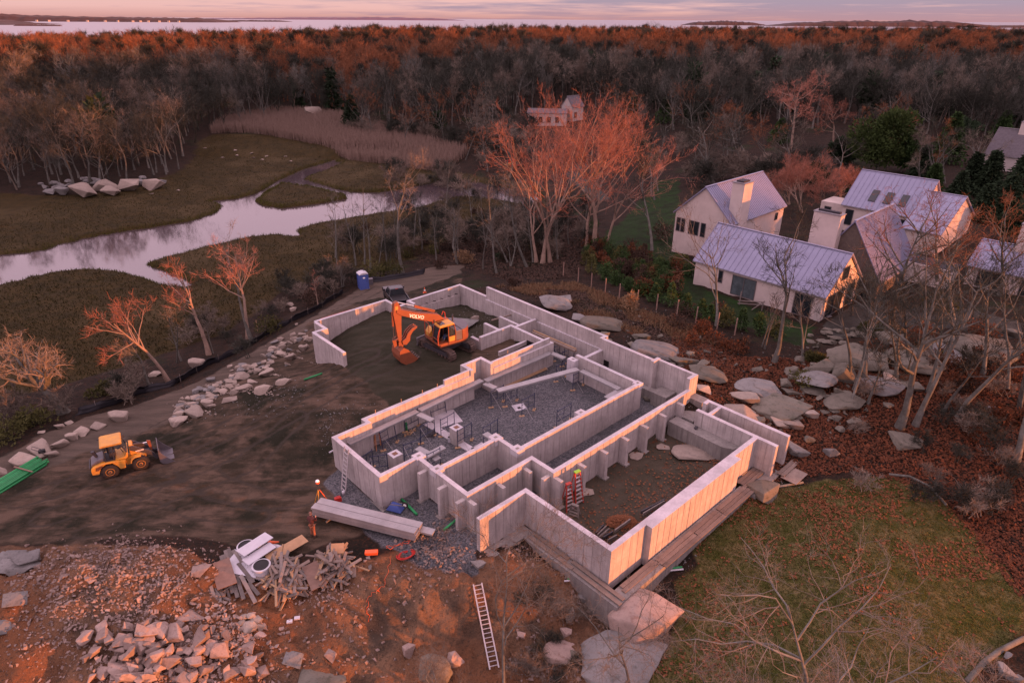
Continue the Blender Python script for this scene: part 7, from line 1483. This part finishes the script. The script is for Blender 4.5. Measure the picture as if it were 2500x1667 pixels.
def lattice(y0, y1, sp):
    ys = np.arange(y0, y1, sp)
    for y in ys:
        hw = y * .86 + 25; xs = np.arange(-hw, hw, sp); xs = xs + tr_.uniform(-.45, .45, len(xs)) * sp; yy = y + tr_.uniform(-.45, .45, len(xs)) * sp; cand.append(np.stack([xs, yy], 1))
lattice(95, 190, 4.6); lattice(190, 330, 5.2); lattice(330, 520, 6.0); lattice(520, 860, 7.5)
hx_ = np.stack(np.meshgrid(np.arange(270, 600, 9.0), np.arange(-30, 220, 9.0)), -1).reshape(-1, 2); cand.append(hx_ + tr_.uniform(-4, 4, hx_.shape))  # trees on the unseen added hill, part of the sun block
C_ = np.concatenate(cand); Zc = zt(C_[:, 0], C_[:, 1])
PP = np.array([proj(x, y, z) for (x, y), z in zip(C_, Zc)])
ok = ((PP[:, 1] < np.interp(PP[:, 0], BX, BYv)) | (C_[:, 0] > 265)) & (Zc > -4.4)
for hx, hy in houses:
    d = np.hypot(C_[:, 0] - hx - 5, C_[:, 1] - hy - 2); fr = (np.abs(C_[:, 0] - hx * C_[:, 1] / hy - 4) < 5) & (C_[:, 1] < hy) & (C_[:, 1] > hy - 22); ok &= (d > 8.5)
ok &= ~((np.abs(C_[:, 0] + 5 - 0) < 0))
C_, Zc, PP = C_[ok], Zc[ok], PP[ok]
sc_ = tr_.uniform(.66, 1.28, len(C_)) * np.where(C_[:, 1] > 330, 1.08, 1.0)
vis = (PP[:, 0] > -60) & (PP[:, 0] < 2560)
order = np.argsort(np.where(vis, np.hypot(C_[:, 0], C_[:, 1]) / sc_, 1e9)); near_i, far_i = order[:190], order[190:]
tp = [None] * len(PR)
for i in near_i:
    (x, y), z = C_[i], Zc[i]; k = int(tr_.integers(len(PR)))
    lb_, gp_ = ('bare grey tree in the wood at the left behind the marsh boulders', 'trees in the wood left of the marsh') if PP[i, 0] < 500 else ('bare grey tree in the wood behind the reed bed', 'trees in the wood behind the reeds') if PP[i, 0] < 1250 else ('bare tree in the dark wood behind the white houses', 'trees in the wood behind the houses')
    t = thing('bare_tree', lb_, 'tree', (x, y, z - .2), float(tr_.uniform(0, 6.28)), gp_); t.scale = (sc_[i] * tr_.uniform(.9, 1.15), sc_[i] * tr_.uniform(.9, 1.15), sc_[i])
    for nm, me_ in zip(('trunk', 'crown'), PR[k]): o = bpy.data.objects.new(nm, me_); COL.objects.link(o); o.parent = t
def instancer(ob, coll, name):
    ng = bpy.data.node_groups.new(name, 'GeometryNodeTree'); ng.interface.new_socket('Geometry', in_out='INPUT', socket_type='NodeSocketGeometry'); ng.interface.new_socket('Geometry', in_out='OUTPUT', socket_type='NodeSocketGeometry')
    nn = ng.nodes; gi, go = nn.new('NodeGroupInput'), nn.new('NodeGroupOutput'); ci = nn.new('GeometryNodeCollectionInfo'); ci.inputs[0].default_value = coll; ci.inputs[1].default_value = True; ci.inputs[2].default_value = True
    ip = nn.new('GeometryNodeInstanceOnPoints'); ip.inputs['Pick Instance'].default_value = True
    rv = nn.new('FunctionNodeRandomValue'); rv.data_type = 'INT'; rv.inputs[4].default_value = 0; rv.inputs[5].default_value = 50
    rr_ = nn.new('FunctionNodeRandomValue'); rr_.data_type = 'FLOAT_VECTOR'; rr_.inputs[0].default_value = (-.05, -.05, 0); rr_.inputs[1].default_value = (.05, .05, 6.283); rr_.inputs['Seed'].default_value = 3
    na = nn.new('GeometryNodeInputNamedAttribute'); na.data_type = 'FLOAT'; na.inputs[0].default_value = 'sz'
    L_ = ng.links.new; L_(gi.outputs[0], ip.inputs['Points']); L_(ci.outputs[0], ip.inputs['Instance']); L_(rv.outputs[2], ip.inputs['Instance Index']); L_(rr_.outputs[0], ip.inputs['Rotation']); L_(na.outputs[0], ip.inputs['Scale']); L_(ip.outputs[0], go.inputs[0])
    ob.modifiers.new('scatter', 'NODES').node_group = ng
def far_kinds(name, mats, seed0, tww):
    c_ = bpy.data.collections.new(name)
    for i, mt in enumerate(mats):
        f = 'vase' if i % 2 else 'forest'; m1, m2 = proto(seed0 + i, 13.5, f, dict(lv=2, nb=(11, 7), tw=14, tl=(.7, 2.0), tww=tww, gn=.12, tup=.35)); bm = bmesh.new(); bm.from_mesh(m1); bm.from_mesh(m2); me_ = bpy.data.meshes.new('far_tree'); bm.to_mesh(me_); bm.free(); me_.materials.append(mt); c_.objects.link(bpy.data.objects.new('far_tree', me_))
    return c_
def wood(name, label, sel, coll):
    me_ = bpy.data.meshes.new(name); me_.from_pydata([(C_[i, 0], C_[i, 1], Zc[i] - .3) for i in sel], [], []); a_ = me_.attributes.new('sz', 'FLOAT', 'POINT'); a_.data.foreach_set('value', np.array([sc_[i] for i in sel], np.float32))
    o = link(name, me_, m_twig); tag(o, label, kind='stuff'); instancer(o, coll, name)
cut = 265 + 60 * fbm(C_[:, 0] / 60, C_[:, 1] / 60, 17, 2) + np.where(C_[:, 0] < -40, -25, 0)  # grey twigs for the shaded belt; sunlight of the far belt painted rust
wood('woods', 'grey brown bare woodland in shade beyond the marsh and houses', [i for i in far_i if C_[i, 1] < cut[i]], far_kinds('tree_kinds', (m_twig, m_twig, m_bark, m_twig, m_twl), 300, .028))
wood('far_woods', 'sunlit rust topped bare woodland stretching to the bay', [i for i in far_i if C_[i, 1] >= cut[i]], far_kinds('far_tree_kinds', (m_rustlit, m_rustlit, m_twig, m_rustlit), 320, .036))
# ---------------------------------------------------------------- evergreens, shrubs, reeds, grasses, fallen leaves
def leafmat(name, col, col2, rand=.2):
    t = NT(name); g = t.n('ShaderNodeNewGeometry'); n1 = t.noise(t.vec('Object'), 3.5, 4, .7); c = t.mix(t.rng(n1, .35, .65), col, col2)
    h = t.n('ShaderNodeHueSaturation'); t.l(c, h.inputs['Color']); t.l(t.rng(t.n('ShaderNodeObjectInfo').outputs['Random'], 0, 1, 1 - rand, 1 + rand), h.inputs['Value']); t.l(h.outputs[0], t.b.inputs['Base Color']); t.b.inputs['Roughness'].default_value = .9; t.b.inputs['Specular IOR Level'].default_value = .1; return t.m
m_spr = leafmat('spruce_needles', (.030, .050, .024), (.016, .028, .016)); m_pine = leafmat('pine_needles', (.055, .085, .022), (.030, .050, .018)); m_ced = leafmat('cedar_foliage', (.045, .085, .026), (.028, .050, .018)); m_oliv = leafmat('olive_foliage', (.085, .085, .028), (.05, .052, .02)); m_rust = leafmat('rust_foliage', (.15, .060, .028), (.07, .030, .017)); m_tan = leafmat('tan_grass', (.26, .175, .10), (.17, .11, .06)); m_brsh = leafmat('brown_brush', (.070, .046, .033), (.035, .024, .018))
def blob_foliage(seed, h, w, kind, n, leaf):
    """leaf sized faces through the depth of a crown; cone, round or bush"""
    q = np.random.default_rng(seed); V = []
    if kind == 'cone':
        t = q.random(n) ** .75; z = .06 * h + t * h * .94; lay = np.floor(t * 13) / 13; rad = w * .5 * (1 - t) ** .85 * (.75 + .25 * np.cos((t * 13 % 1) * 3.1)) * (.82 + .3 * q.random(n)) + .04; a = q.uniform(0, 6.283, n); rad = rad * (1 + .22 * np.sin(a * 3 + seed) * np.cos(lay * 9 + seed)) * q.random(n) ** .35
        c = np.stack([rad * np.cos(a), rad * np.sin(a), z - rad * .22], 1); d = np.stack([np.cos(a), np.sin(a), -.25 + q.normal(0, .25, n)], 1)
    else:
        k = 9 if kind == 'round' else 6; cc = q.normal(0, 1, (k, 3)); cc /= np.linalg.norm(cc, axis=1)[:, None]; cc *= np.array([w * .27, w * .27, h * .24]); cc[:, 2] += h * (.58 if kind == 'round' else .45); j = q.integers(k, size=n); u = q.normal(0, 1, (n, 3)); u /= np.linalg.norm(u, axis=1)[:, None]; r_ = q.random(n) ** .4
        c = cc[j] + u * r_[:, None] * np.array([w * .27, w * .27, h * (.24 if kind == 'round' else .34)]) * q.uniform(.7, 1.25, k)[j][:, None]; d = u + np.array([0, 0, .45]); c[:, 2] = np.maximum(c[:, 2], .03)
    d = d + q.normal(0, .35, (n, 3)); d /= np.linalg.norm(d, axis=1)[:, None]; s = np.cross(d, q.normal(0, 1, (n, 3))); s /= np.linalg.norm(s, axis=1)[:, None]; L = leaf * q.uniform(.6, 1.4, n)[:, None]
    V = np.stack([c - s * L * .28, c + d * L * .5 + s * L * .12, c + d * L, c + d * L * .4 - s * L * .4], 1).reshape(-1, 3); me_ = bpy.data.meshes.new('crown'); m = n
    me_.vertices.add(4 * m); me_.vertices.foreach_set('co', V.astype(np.float32).ravel()); me_.loops.add(4 * m); me_.loops.foreach_set('vertex_index', np.arange(4 * m, dtype=np.int32)); me_.polygons.add(m); me_.polygons.foreach_set('loop_start', np.arange(0, 4 * m, 4, dtype=np.int32)); me_.update(calc_edges=True); return me_
def trunkmesh(h, r):
    return MB().tube([(0, 0, -.3), (.02, .01, h * .5), (0, .02, h)], [r, r * .7, r * .15], 6).mesh('trunk')
EV = {}
def evergreen(px, py, tpx, tpy, wpx, kind, mat, label, n=2600, leaf=.55, group=None, cat='tree', name='evergreen_tree', seed=None, world=None):
    g_ = G(px, py) if world is None else world; h = max(.6, top_z(g_, tpy) - g_.z); dist = (g_ - Vector((0, 0, H))).length; w = wpx * dist / F
    t = thing(name, label, cat, g_ - Vector((0, 0, .1)), rk.uniform(0, 6), group); link('crown', blob_foliage(seed or int(px * 7 + py), h, w, kind, n, leaf), mat, t); link('trunk', trunkmesh(h * .8, max(.04, h * .016)), m_bark, t); return t
for a in ((862, 318, 862, 232, 62, 'cone', m_spr, 'dark cedar standing alone behind the reed bed'), (1175, 205, 1175, 118, 52, 'cone', m_spr, 'tall dark spruce above the woods left of centre'), (1028, 195, 1028, 143, 40, 'cone', m_spr, 'small dark spruce left of the tall one'), (1112, 190, 1110, 137, 36, 'cone', m_spr, 'dark spruce tip between two taller conifers'), (1128, 235, 1128, 155, 60, 'round', m_spr, 'dark broad pine below the spruce tips'), (2306, 398, 2300, 275, 78, 'cone', m_ced, 'cone shaped evergreen at the right with an orange lit side'), (2362, 470, 2360, 375, 50, 'cone', m_spr, 'spruce left of the dark roofed house'), (2402, 480, 2400, 370, 60, 'cone', m_spr, 'spruce in front of the dark roofed house'), (2480, 500, 2486, 360, 110, 'cone', m_spr, 'big dark spruce at the right edge'), (2440, 540, 2440, 430, 80, 'cone', m_spr, 'dark spruce behind the low right house'), (2418, 200, 2416, 128, 60, 'round', m_spr, 'dark pine crown in the far woods at the right'), (2470, 205, 2470, 140, 50, 'round', m_spr, 'dark pine crown at the far right above the woods'), (2290, 215, 2285, 150, 46, 'round', m_spr, 'dark pine crown among the rust woods at the right'), (1823, 118, 1822, 68, 34, 'round', m_pine, 'pine crown rising above the rust woods near the island'), (1592, 90, 1590, 50, 44, 'round', m_pine, 'dark pine breaking the skyline below the island'), (2200, 420, 2200, 330, 70, 'round', m_ced, 'dark evergreen between the pine and the cone shaped tree'), (2060, 400, 2062, 340, 60, 'round', m_spr, 'dark evergreen left of the big pine'), (1700, 300, 1700, 250, 60, 'round', m_spr, 'dark evergreen below the deck house'), (1540, 300, 1540, 235, 44, 'cone', m_spr, 'dark cedar behind the red lit crowns')): evergreen(*a, n=3000, leaf=.7)
evergreen(2140, 425, 2137, 268, 135, 'round', m_pine, 'large rounded pine with yellow lit top behind the rear house', n=7000, leaf=.6)
# the garden's evergreens: a close row along the fence and loose shrubs behind it
hx = [(1440, 672), (1475, 688), (1505, 702), (1535, 716), (1565, 728), (1600, 742), (1635, 752), (1670, 766), (1705, 780), (1735, 788), (1770, 800), (1810, 812), (1850, 822), (1890, 825)]
for i in range(26):
    px, py = rk.gauss(1200, 110), rk.gauss(600, 34); evergreen(px, py, px, py - rk.uniform(14, 30), rk.uniform(24, 50), 'bush', rk.choice((m_brsh, m_brsh, m_oliv, m_spr)), 'dark undergrowth bush in the thicket between creek and garden', 420, .22, 'undergrowth in the creek thicket', 'shrub', 'undergrowth_bush')
for px, py, h, w in ((1985, 470, 70, 60), (2085, 470, 60, 60), (2240, 440, 80, 60), (2270, 470, 70, 50), (2330, 500, 80, 56), (2390, 540, 90, 60), (2470, 590, 90, 70), (1900, 350, 60, 60), (1620, 300, 60, 50), (1510, 330, 50, 50), (2180, 370, 70, 60), (2350, 350, 70, 50), (2440, 340, 70, 50), (1070, 320, 46, 40)): evergreen(px, py, px, py - h, w, rk.choice(('cone', 'round')), rk.choice((m_spr, m_spr, m_ced)), 'dark evergreen among the bare trees round the houses', 2200, .6, 'evergreens round the houses')
for i, (px, py) in enumerate(hx): evergreen(px + rk.uniform(-5, 5), py - 6, px, py - rk.uniform(38, 66), rk.uniform(30, 46), rk.choice(('cone', 'bush')), rk.choice((m_ced, m_ced, m_oliv)), 'green cedar in the close row behind the fence posts', 700, .24, 'cedars along the fence', 'shrub', 'cedar_shrub')
for i in range(70):
    px = rk.uniform(1420, 1650); py = 600 + (px - 1430) * .42 + rk.uniform(-30, 50); evergreen(px, py, px, py - rk.uniform(22, 50), rk.uniform(28, 52), rk.choice(('bush', 'bush', 'cone')), rk.choice((m_ced, m_oliv, m_ced, m_rust, m_brsh)), 'garden shrub between the lawn path and the white house', 520, .22, 'shrubs in the garden', 'shrub', 'garden_shrub')
for px, py, w, h, m, l in ((1535, 735, 44, 60, m_tan, 'pale feathery grass clump left of the long white house'), (1572, 700, 60, 40, m_rust, 'orange brown shrub mound before the white houses'), (1655, 640, 60, 34, m_oliv, 'yellow green mound at the corner of the tall house'), (1690, 660, 50, 40, m_ced, 'green shrub at the corner of the long house'), (1520, 655, 70, 44, m_brsh, 'dark red brown shrub in the garden'), (1610, 560, 70, 60, m_brsh, 'brown shrub beside the tall white house'), (2290, 745, 80, 50, m_oliv, 'olive shrub against the garden wing'), (2130, 800, 60, 34, m_oliv, 'low olive shrub on the house terrace'), (2380, 800, 90, 30, m_rust, 'low rust coloured bush on the terrace rocks'), (1990, 870, 44, 26, m_oliv, 'small green bush in the stone bank'), (2300, 880, 50, 28, m_oliv, 'green tuft below the long outcrop'), (1960, 930, 90, 26, m_oliv, 'mossy patch above the long low stones'), (905, 660, 70, 44, m_oliv, 'green bush behind the blue toilet, left of the gap'), (955, 655, 60, 40, m_oliv, 'green bush behind the short silt fence'), (660, 790, 80, 46, m_oliv, 'green bush behind the bend of the silt fence'), (20, 1050, 110, 50, m_oliv, 'olive brush at the left edge above the road'), (95, 1015, 80, 40, m_oliv, 'olive brush by the thick gnarled tree'), (250, 950, 60, 30, m_oliv, 'low weeds beside the silt fence'), (770, 722, 70, 40, m_brsh, 'russet brush by the silt fence below the toilet'), (1130, 628, 60, 34, m_tan, 'tan grass clump at the end of the gravel road')): evergreen(px, py + h * .4, px, py - h * .55, w, 'bush', m, l, 900, .24, None, 'shrub', 'shrub')
# leafless red brush on the right slope
for i in range(46):
    px, py = rk.choice(((2300, 900, 110, 40), (2400, 940, 80, 50), (2250, 860, 60, 24), (2440, 1040, 50, 60), (1700, 800 + 0, 90, 24), (1780, 860, 60, 20)))[:2], 0; px, py = px[0] + rk.gauss(0, 60), px[1] + rk.gauss(0, 26); evergreen(px, py, px, py - rk.uniform(22, 44), rk.uniform(34, 60), 'bush', rk.choice((m_rust, m_brsh, m_rust)), 'low russet bush among the rocks of the right slope', 420, .20, 'russet bushes on the right slope', 'shrub', 'russet_bush')
shr = []
for i in range(6): T_ = Tree(400 + i); [T_.grow(Vector((rk.gauss(0, .2), rk.gauss(0, .2), 0)), Vector((rk.gauss(0, .3), rk.gauss(0, .3), 1)).normalized(), 1.6, .03, 0, FORMS['shrub']) for k in range(4)]; m1, m2 = T_.meshes(); bm = bmesh.new(); bm.from_mesh(m1); bm.from_mesh(m2); me_ = bpy.data.meshes.new('bare_shrub'); bm.to_mesh(me_); bm.free(); me_.materials.append(m_twl if i % 2 else m_twig); shr.append(me_)
def brush(n, spots, label, group, s0=.7, s1=1.5):
    for i in range(n):
        px, py, sx, sy = rk.choice(spots); g_ = G(px + rk.gauss(0, sx), py + rk.gauss(0, sy)); o = bpy.data.objects.new('bare_shrub', rk.choice(shr)); COL.objects.link(o); s = rk.uniform(s0, s1); o.scale = (s * 1.2, s * 1.2, s); o.location = g_; o.rotation_euler = (0, 0, rk.uniform(0, 6)); tag(o, label, 'shrub', group)
brush(60, [(1130, 560, 90, 30), (1030, 600, 80, 25), (1230, 600, 60, 20), (900, 630, 60, 14), (1160, 480, 60, 14), (1050, 440, 50, 8), (1350, 560, 50, 30)], 'bare grey shrub in the thicket between creek and garden', 'bare shrubs by the creek', 1.0, 2.1)
brush(64, [(960, 330, 50, 10), (1150, 350, 60, 16), (1230, 400, 50, 20), (1560, 400, 60, 30), (1650, 400, 60, 30), (1800, 440, 80, 20), (1900, 460, 60, 20), (1250, 330, 50, 14)], 'bare shrub in the low ground before the woods', 'bare shrubs before the woods', 1.4, 2.6)
brush(34, [(700, 730, 50, 24), (560, 830, 60, 24), (330, 950, 70, 20), (120, 1020, 60, 16), (820, 690, 40, 14)], 'bare shrub on the bank between road and marsh', 'bare shrubs on the bank', .6, 1.2)
brush(26, [(2350, 1150, 90, 60), (2250, 1200, 80, 40), (2440, 1230, 50, 60), (2300, 1000, 120, 50)], 'bare brush on the dark leaf slope at the right', 'bare brush on the leaf slope', .5, 1.0)
brush(12, [(1430, 1580, 40, 40), (1350, 1530, 50, 40), (1330, 1640, 60, 20)], 'thin bare sprout among the foreground rocks', 'bare sprouts among the foreground rocks', .35, .6)
# grasses: one mass each
def blades(name, label, n, place, h0, h1, w, mat, lean=.25, plume=0.0):
    q = np.random.default_rng(n); XY = place(q, n); z = zt(XY[:, 0], XY[:, 1]); n = len(XY); a = q.uniform(0, 6.283, n); h = q.uniform(h0, h1, n); s = np.stack([np.cos(a), np.sin(a), 0 * a], 1) * w; b = np.stack([XY[:, 0], XY[:, 1], z - .05], 1); tip = b + np.stack([q.normal(0, lean, n) * h, q.normal(0, lean, n) * h, h], 1); mid = b * .45 + tip * .55 + np.array([0, 0, .04])
    V = np.stack([b - s, b + s, mid + s * (.8 + plume), tip, mid - s * (.8 + plume)], 1).reshape(-1, 3); me_ = bpy.data.meshes.new(name); me_.vertices.add(5 * n); me_.vertices.foreach_set('co', V.astype(np.float32).ravel()); me_.loops.add(5 * n); me_.loops.foreach_set('vertex_index', np.arange(5 * n, dtype=np.int32)); me_.polygons.add(n); me_.polygons.foreach_set('loop_start', np.arange(0, 5 * n, 5, dtype=np.int32)); me_.update(calc_edges=True); tag(link(name, me_, mat), label, kind='stuff')
def in_poly(poly, dens=None):
    p = np.array(poly)
    def f(q, n):
        r = np.zeros((0, 2))
        while len(r) < n:
            c = np.stack([q.uniform(p[:, 0].min(), p[:, 0].max(), 4 * n), q.uniform(p[:, 1].min(), p[:, 1].max(), 4 * n)], 1); k = sdf(c[:, 0], c[:, 1], poly) < 0
            if dens is not None: k &= dens(c, q)
            r = np.r_[r, c[k]]
        return r[:n]
    return f
m_reed = leafmat('dry_reed', (.34, .25, .20), (.22, .16, .125)); m_mgr = leafmat('marsh_grass', (.085, .088, .020), (.055, .052, .015)); m_mgb = leafmat('brown_marsh_grass', (.048, .044, .016), (.03, .028, .011))
REEDS = pxpoly([(520,352),(560,350),(640,352),(720,362),(790,372),(850,392),(930,402),(1000,412),(1060,420),(1110,410),(1145,392),(1080,380),(1000,360),(930,345),(860,330),(780,322),(690,318),(610,326),(550,335)], -4.2)
blades('reeds', 'tall pinkish tan reed bed with feathery tops at the head of the marsh', 30000, in_poly(REEDS), 2.1, 3.1, .035, m_reed, .07, .9)
def bank_pts(q, n):
    r = []
    for poly, sg in ((CREEK, 1), (ISLE, -1)):
        p = np.array(poly); d = np.roll(p, -1, 0) - p; L = np.hypot(d[:, 0], d[:, 1]); m = int(n * (.85 if sg > 0 else .15)); k = q.choice(len(p), m, p=L / L.sum()); t = q.random(m)[:, None]; b = p[k] + d[k] * t; nr = np.stack([d[k][:, 1], -d[k][:, 0]], 1) / L[k][:, None]; b = b + nr * q.normal(0, .7, m)[:, None]; dc = np.maximum(sdf(b[:, 0], b[:, 1], CREEK), -sdf(b[:, 0], b[:, 1], ISLE)); r.append(b[(dc > .15) & (dc < 2.2) & (b[:, 0] > -95)])
    return np.concatenate(r)
blades('bank_grass', 'olive gold cordgrass fringe along the creek banks', 42000, bank_pts, .25, .55, .03, m_mgr, .22)
blades('marsh_grass', 'short brown marsh grass over the flats', 34000, in_poly(MARSH, lambda c, q: (np.maximum(sdf(c[:, 0], c[:, 1], CREEK), -sdf(c[:, 0], c[:, 1], ISLE)) > .6) & (c[:, 0] > -90) & (q.random(len(c)) < np.clip(70 / c[:, 1], 0, 1) ** 2)), .12, .34, .05, m_mgb, .5)
m_lawn = leafmat('lawn_grass', (.06, .07, .014), (.14, .115, .045))
LP = np.array(LAWN); lawn_d = lambda c, q: (c[:, 1] > 14)
blades('lawn_grass', 'mottled green and straw lawn grass', 60000, in_poly(LAWN, lawn_d), .05, .14, .018, m_lawn, .6)
slope = gpoly([(1640,800),(1800,870),(1960,880),(2120,850),(2350,870),(2500,900),(2560,1100),(2560,1500),(2480,1450),(2290,1200),(2080,1150),(1860,1185),(1800,1100),(1720,960),(1640,880)])
m_lf2 = leafmat('russet_leaves', (.17, .062, .030), (.06, .028, .017)); m_lf3 = leafmat('straw_leaves', (.20, .085, .04), (.10, .04, .02))
def scatter(name, label, n, place, s, mat):
    q = np.random.default_rng(n + 1); XY = place(q, n); z = zt(XY[:, 0], XY[:, 1]); a = q.uniform(0, 6.283, n); L = s * q.uniform(.6, 1.5, n)[:, None]; d = np.stack([np.cos(a), np.sin(a), q.normal(0, .45, n)], 1) * L; e = np.stack([-np.sin(a), np.cos(a), q.normal(0, .45, n)], 1) * L * .7; c = np.stack([XY[:, 0], XY[:, 1], z + .05], 1)
    V = np.stack([c - d, c + e, c + d, c - e], 1).reshape(-1, 3); me_ = bpy.data.meshes.new(name); me_.vertices.add(4 * n); me_.vertices.foreach_set('co', V.astype(np.float32).ravel()); me_.loops.add(4 * n); me_.loops.foreach_set('vertex_index', np.arange(4 * n, dtype=np.int32)); me_.polygons.add(n); me_.polygons.foreach_set('loop_start', np.arange(0, 4 * n, 4, dtype=np.int32)); me_.update(calc_edges=True); tag(link(name, me_, mat), label, kind='stuff')
scatter('fallen_leaves', 'russet fallen leaves covering the slope at the right', 46000, in_poly(slope), .085, m_lf2)
a_l, b_l = P(1850, 1230, 0), P(1650, 1500, 0)
def lawn_leaf(c, q):
    px = np.array([proj(x, y, 0.0) for x, y in c]) if len(c) < 0 else None; u = fbm(c[:, 0] / 2.2, c[:, 1] / 2.2, 91, 3); near_house = np.clip((c[:, 1] - 26) / 12, 0, 1); return q.random(len(c)) < np.clip(-.05 + .8 * near_house + 1.0 * u, .015, 1)
scatter('lawn_leaves', 'brown leaves strewn over the lawn', 4500, in_poly(LAWN, lambda c, q: lawn_leaf(c, q) & (c[:, 1] > 14)), .075, m_lf3)
scatter('brush_litter', 'dead leaves and stems in the thicket by the creek', 14000, in_poly(gpoly([(1000,640),(1120,560),(1250,500),(1400,520),(1460,600),(1400,680),(1250,690),(1130,650)])), .12, m_brsh)
STRIP = gpoly([(1210,700),(1400,690),(1560,755),(1700,800),(1800,860),(1760,900),(1680,880),(1500,800),(1330,735)])
patch = lambda lo: (lambda c, q: fbm(c[:, 0] / 2.6, c[:, 1] / 2.6, 131, 3) > lo)
scatter('slope_stems', 'dark stems and leaves on the cleared strip behind the wall', 6500, in_poly(STRIP), .10, m_brsh)
scatter('russet_litter', 'russet patches on the cleared strip behind the wall', 3200, in_poly(STRIP, patch(.12)), .10, m_rust)
blades('straw_grass', 'straw coloured dead grass on the cleared strip behind the wall', 9000, in_poly(STRIP, patch(-.05)), .2, .5, .02, m_tan, .5)
# driftwood logs edging the lawn
for pts_, l in (([(1845, 1210), (1900, 1190), (1960, 1180)], 'pale fallen branch along the upper left edge of the lawn'), ([(2170, 1160), (2220, 1165), (2270, 1190), (2310, 1235)], 'pale fallen branch along the upper right edge of the lawn'), ([(2500, 1560), (2440, 1590), (2400, 1620), (2360, 1665)], 'thick pale log curving along the lower right edge of the lawn')):
    pp = [G(*q) + Vector((0, 0, .08)) for q in pts_]; tag(MB().tube([p - pp[0] for p in pp], [.09 if 'log' not in l else .14] * len(pp), 7).build('log', m_bark, None, True, loc=pp[0]), l, 'log')

# dark conifers scattered through the far woods
srcc = bpy.data.collections.new('conifer_kinds')
for i in range(3): bm = bmesh.new(); bm.from_mesh(blob_foliage(900 + i, 15, 6.5 if i else 8, 'cone' if i else 'round', 500, 1.7)); me_ = bpy.data.meshes.new('far_conifer'); bm.to_mesh(me_); bm.free(); me_.materials.append(m_spr); o = bpy.data.objects.new('far_conifer', me_); srcc.objects.link(o)
qf = np.random.default_rng(44); pf = np.array([(C_[i, 0], C_[i, 1], Zc[i] - .3) for i in far_i if C_[i, 0] < 265 and qf.random() < (.012 + .05 * (C_[i, 0] > 20) * (C_[i, 1] < 420))]) + np.array([1.6, 1.6, 0])
me_ = bpy.data.meshes.new('conifer_woods'); me_.from_pydata([tuple(p) for p in pf], [], []); a_ = me_.attributes.new('sz', 'FLOAT', 'POINT'); a_.data.foreach_set('value', qf.uniform(.6, 1.05, len(pf)).astype(np.float32))
cw = link('conifer_woods', me_, m_spr); tag(cw, 'dark conifers scattered through the far woods', kind='stuff'); instancer(cw, srcc, 'conifers')
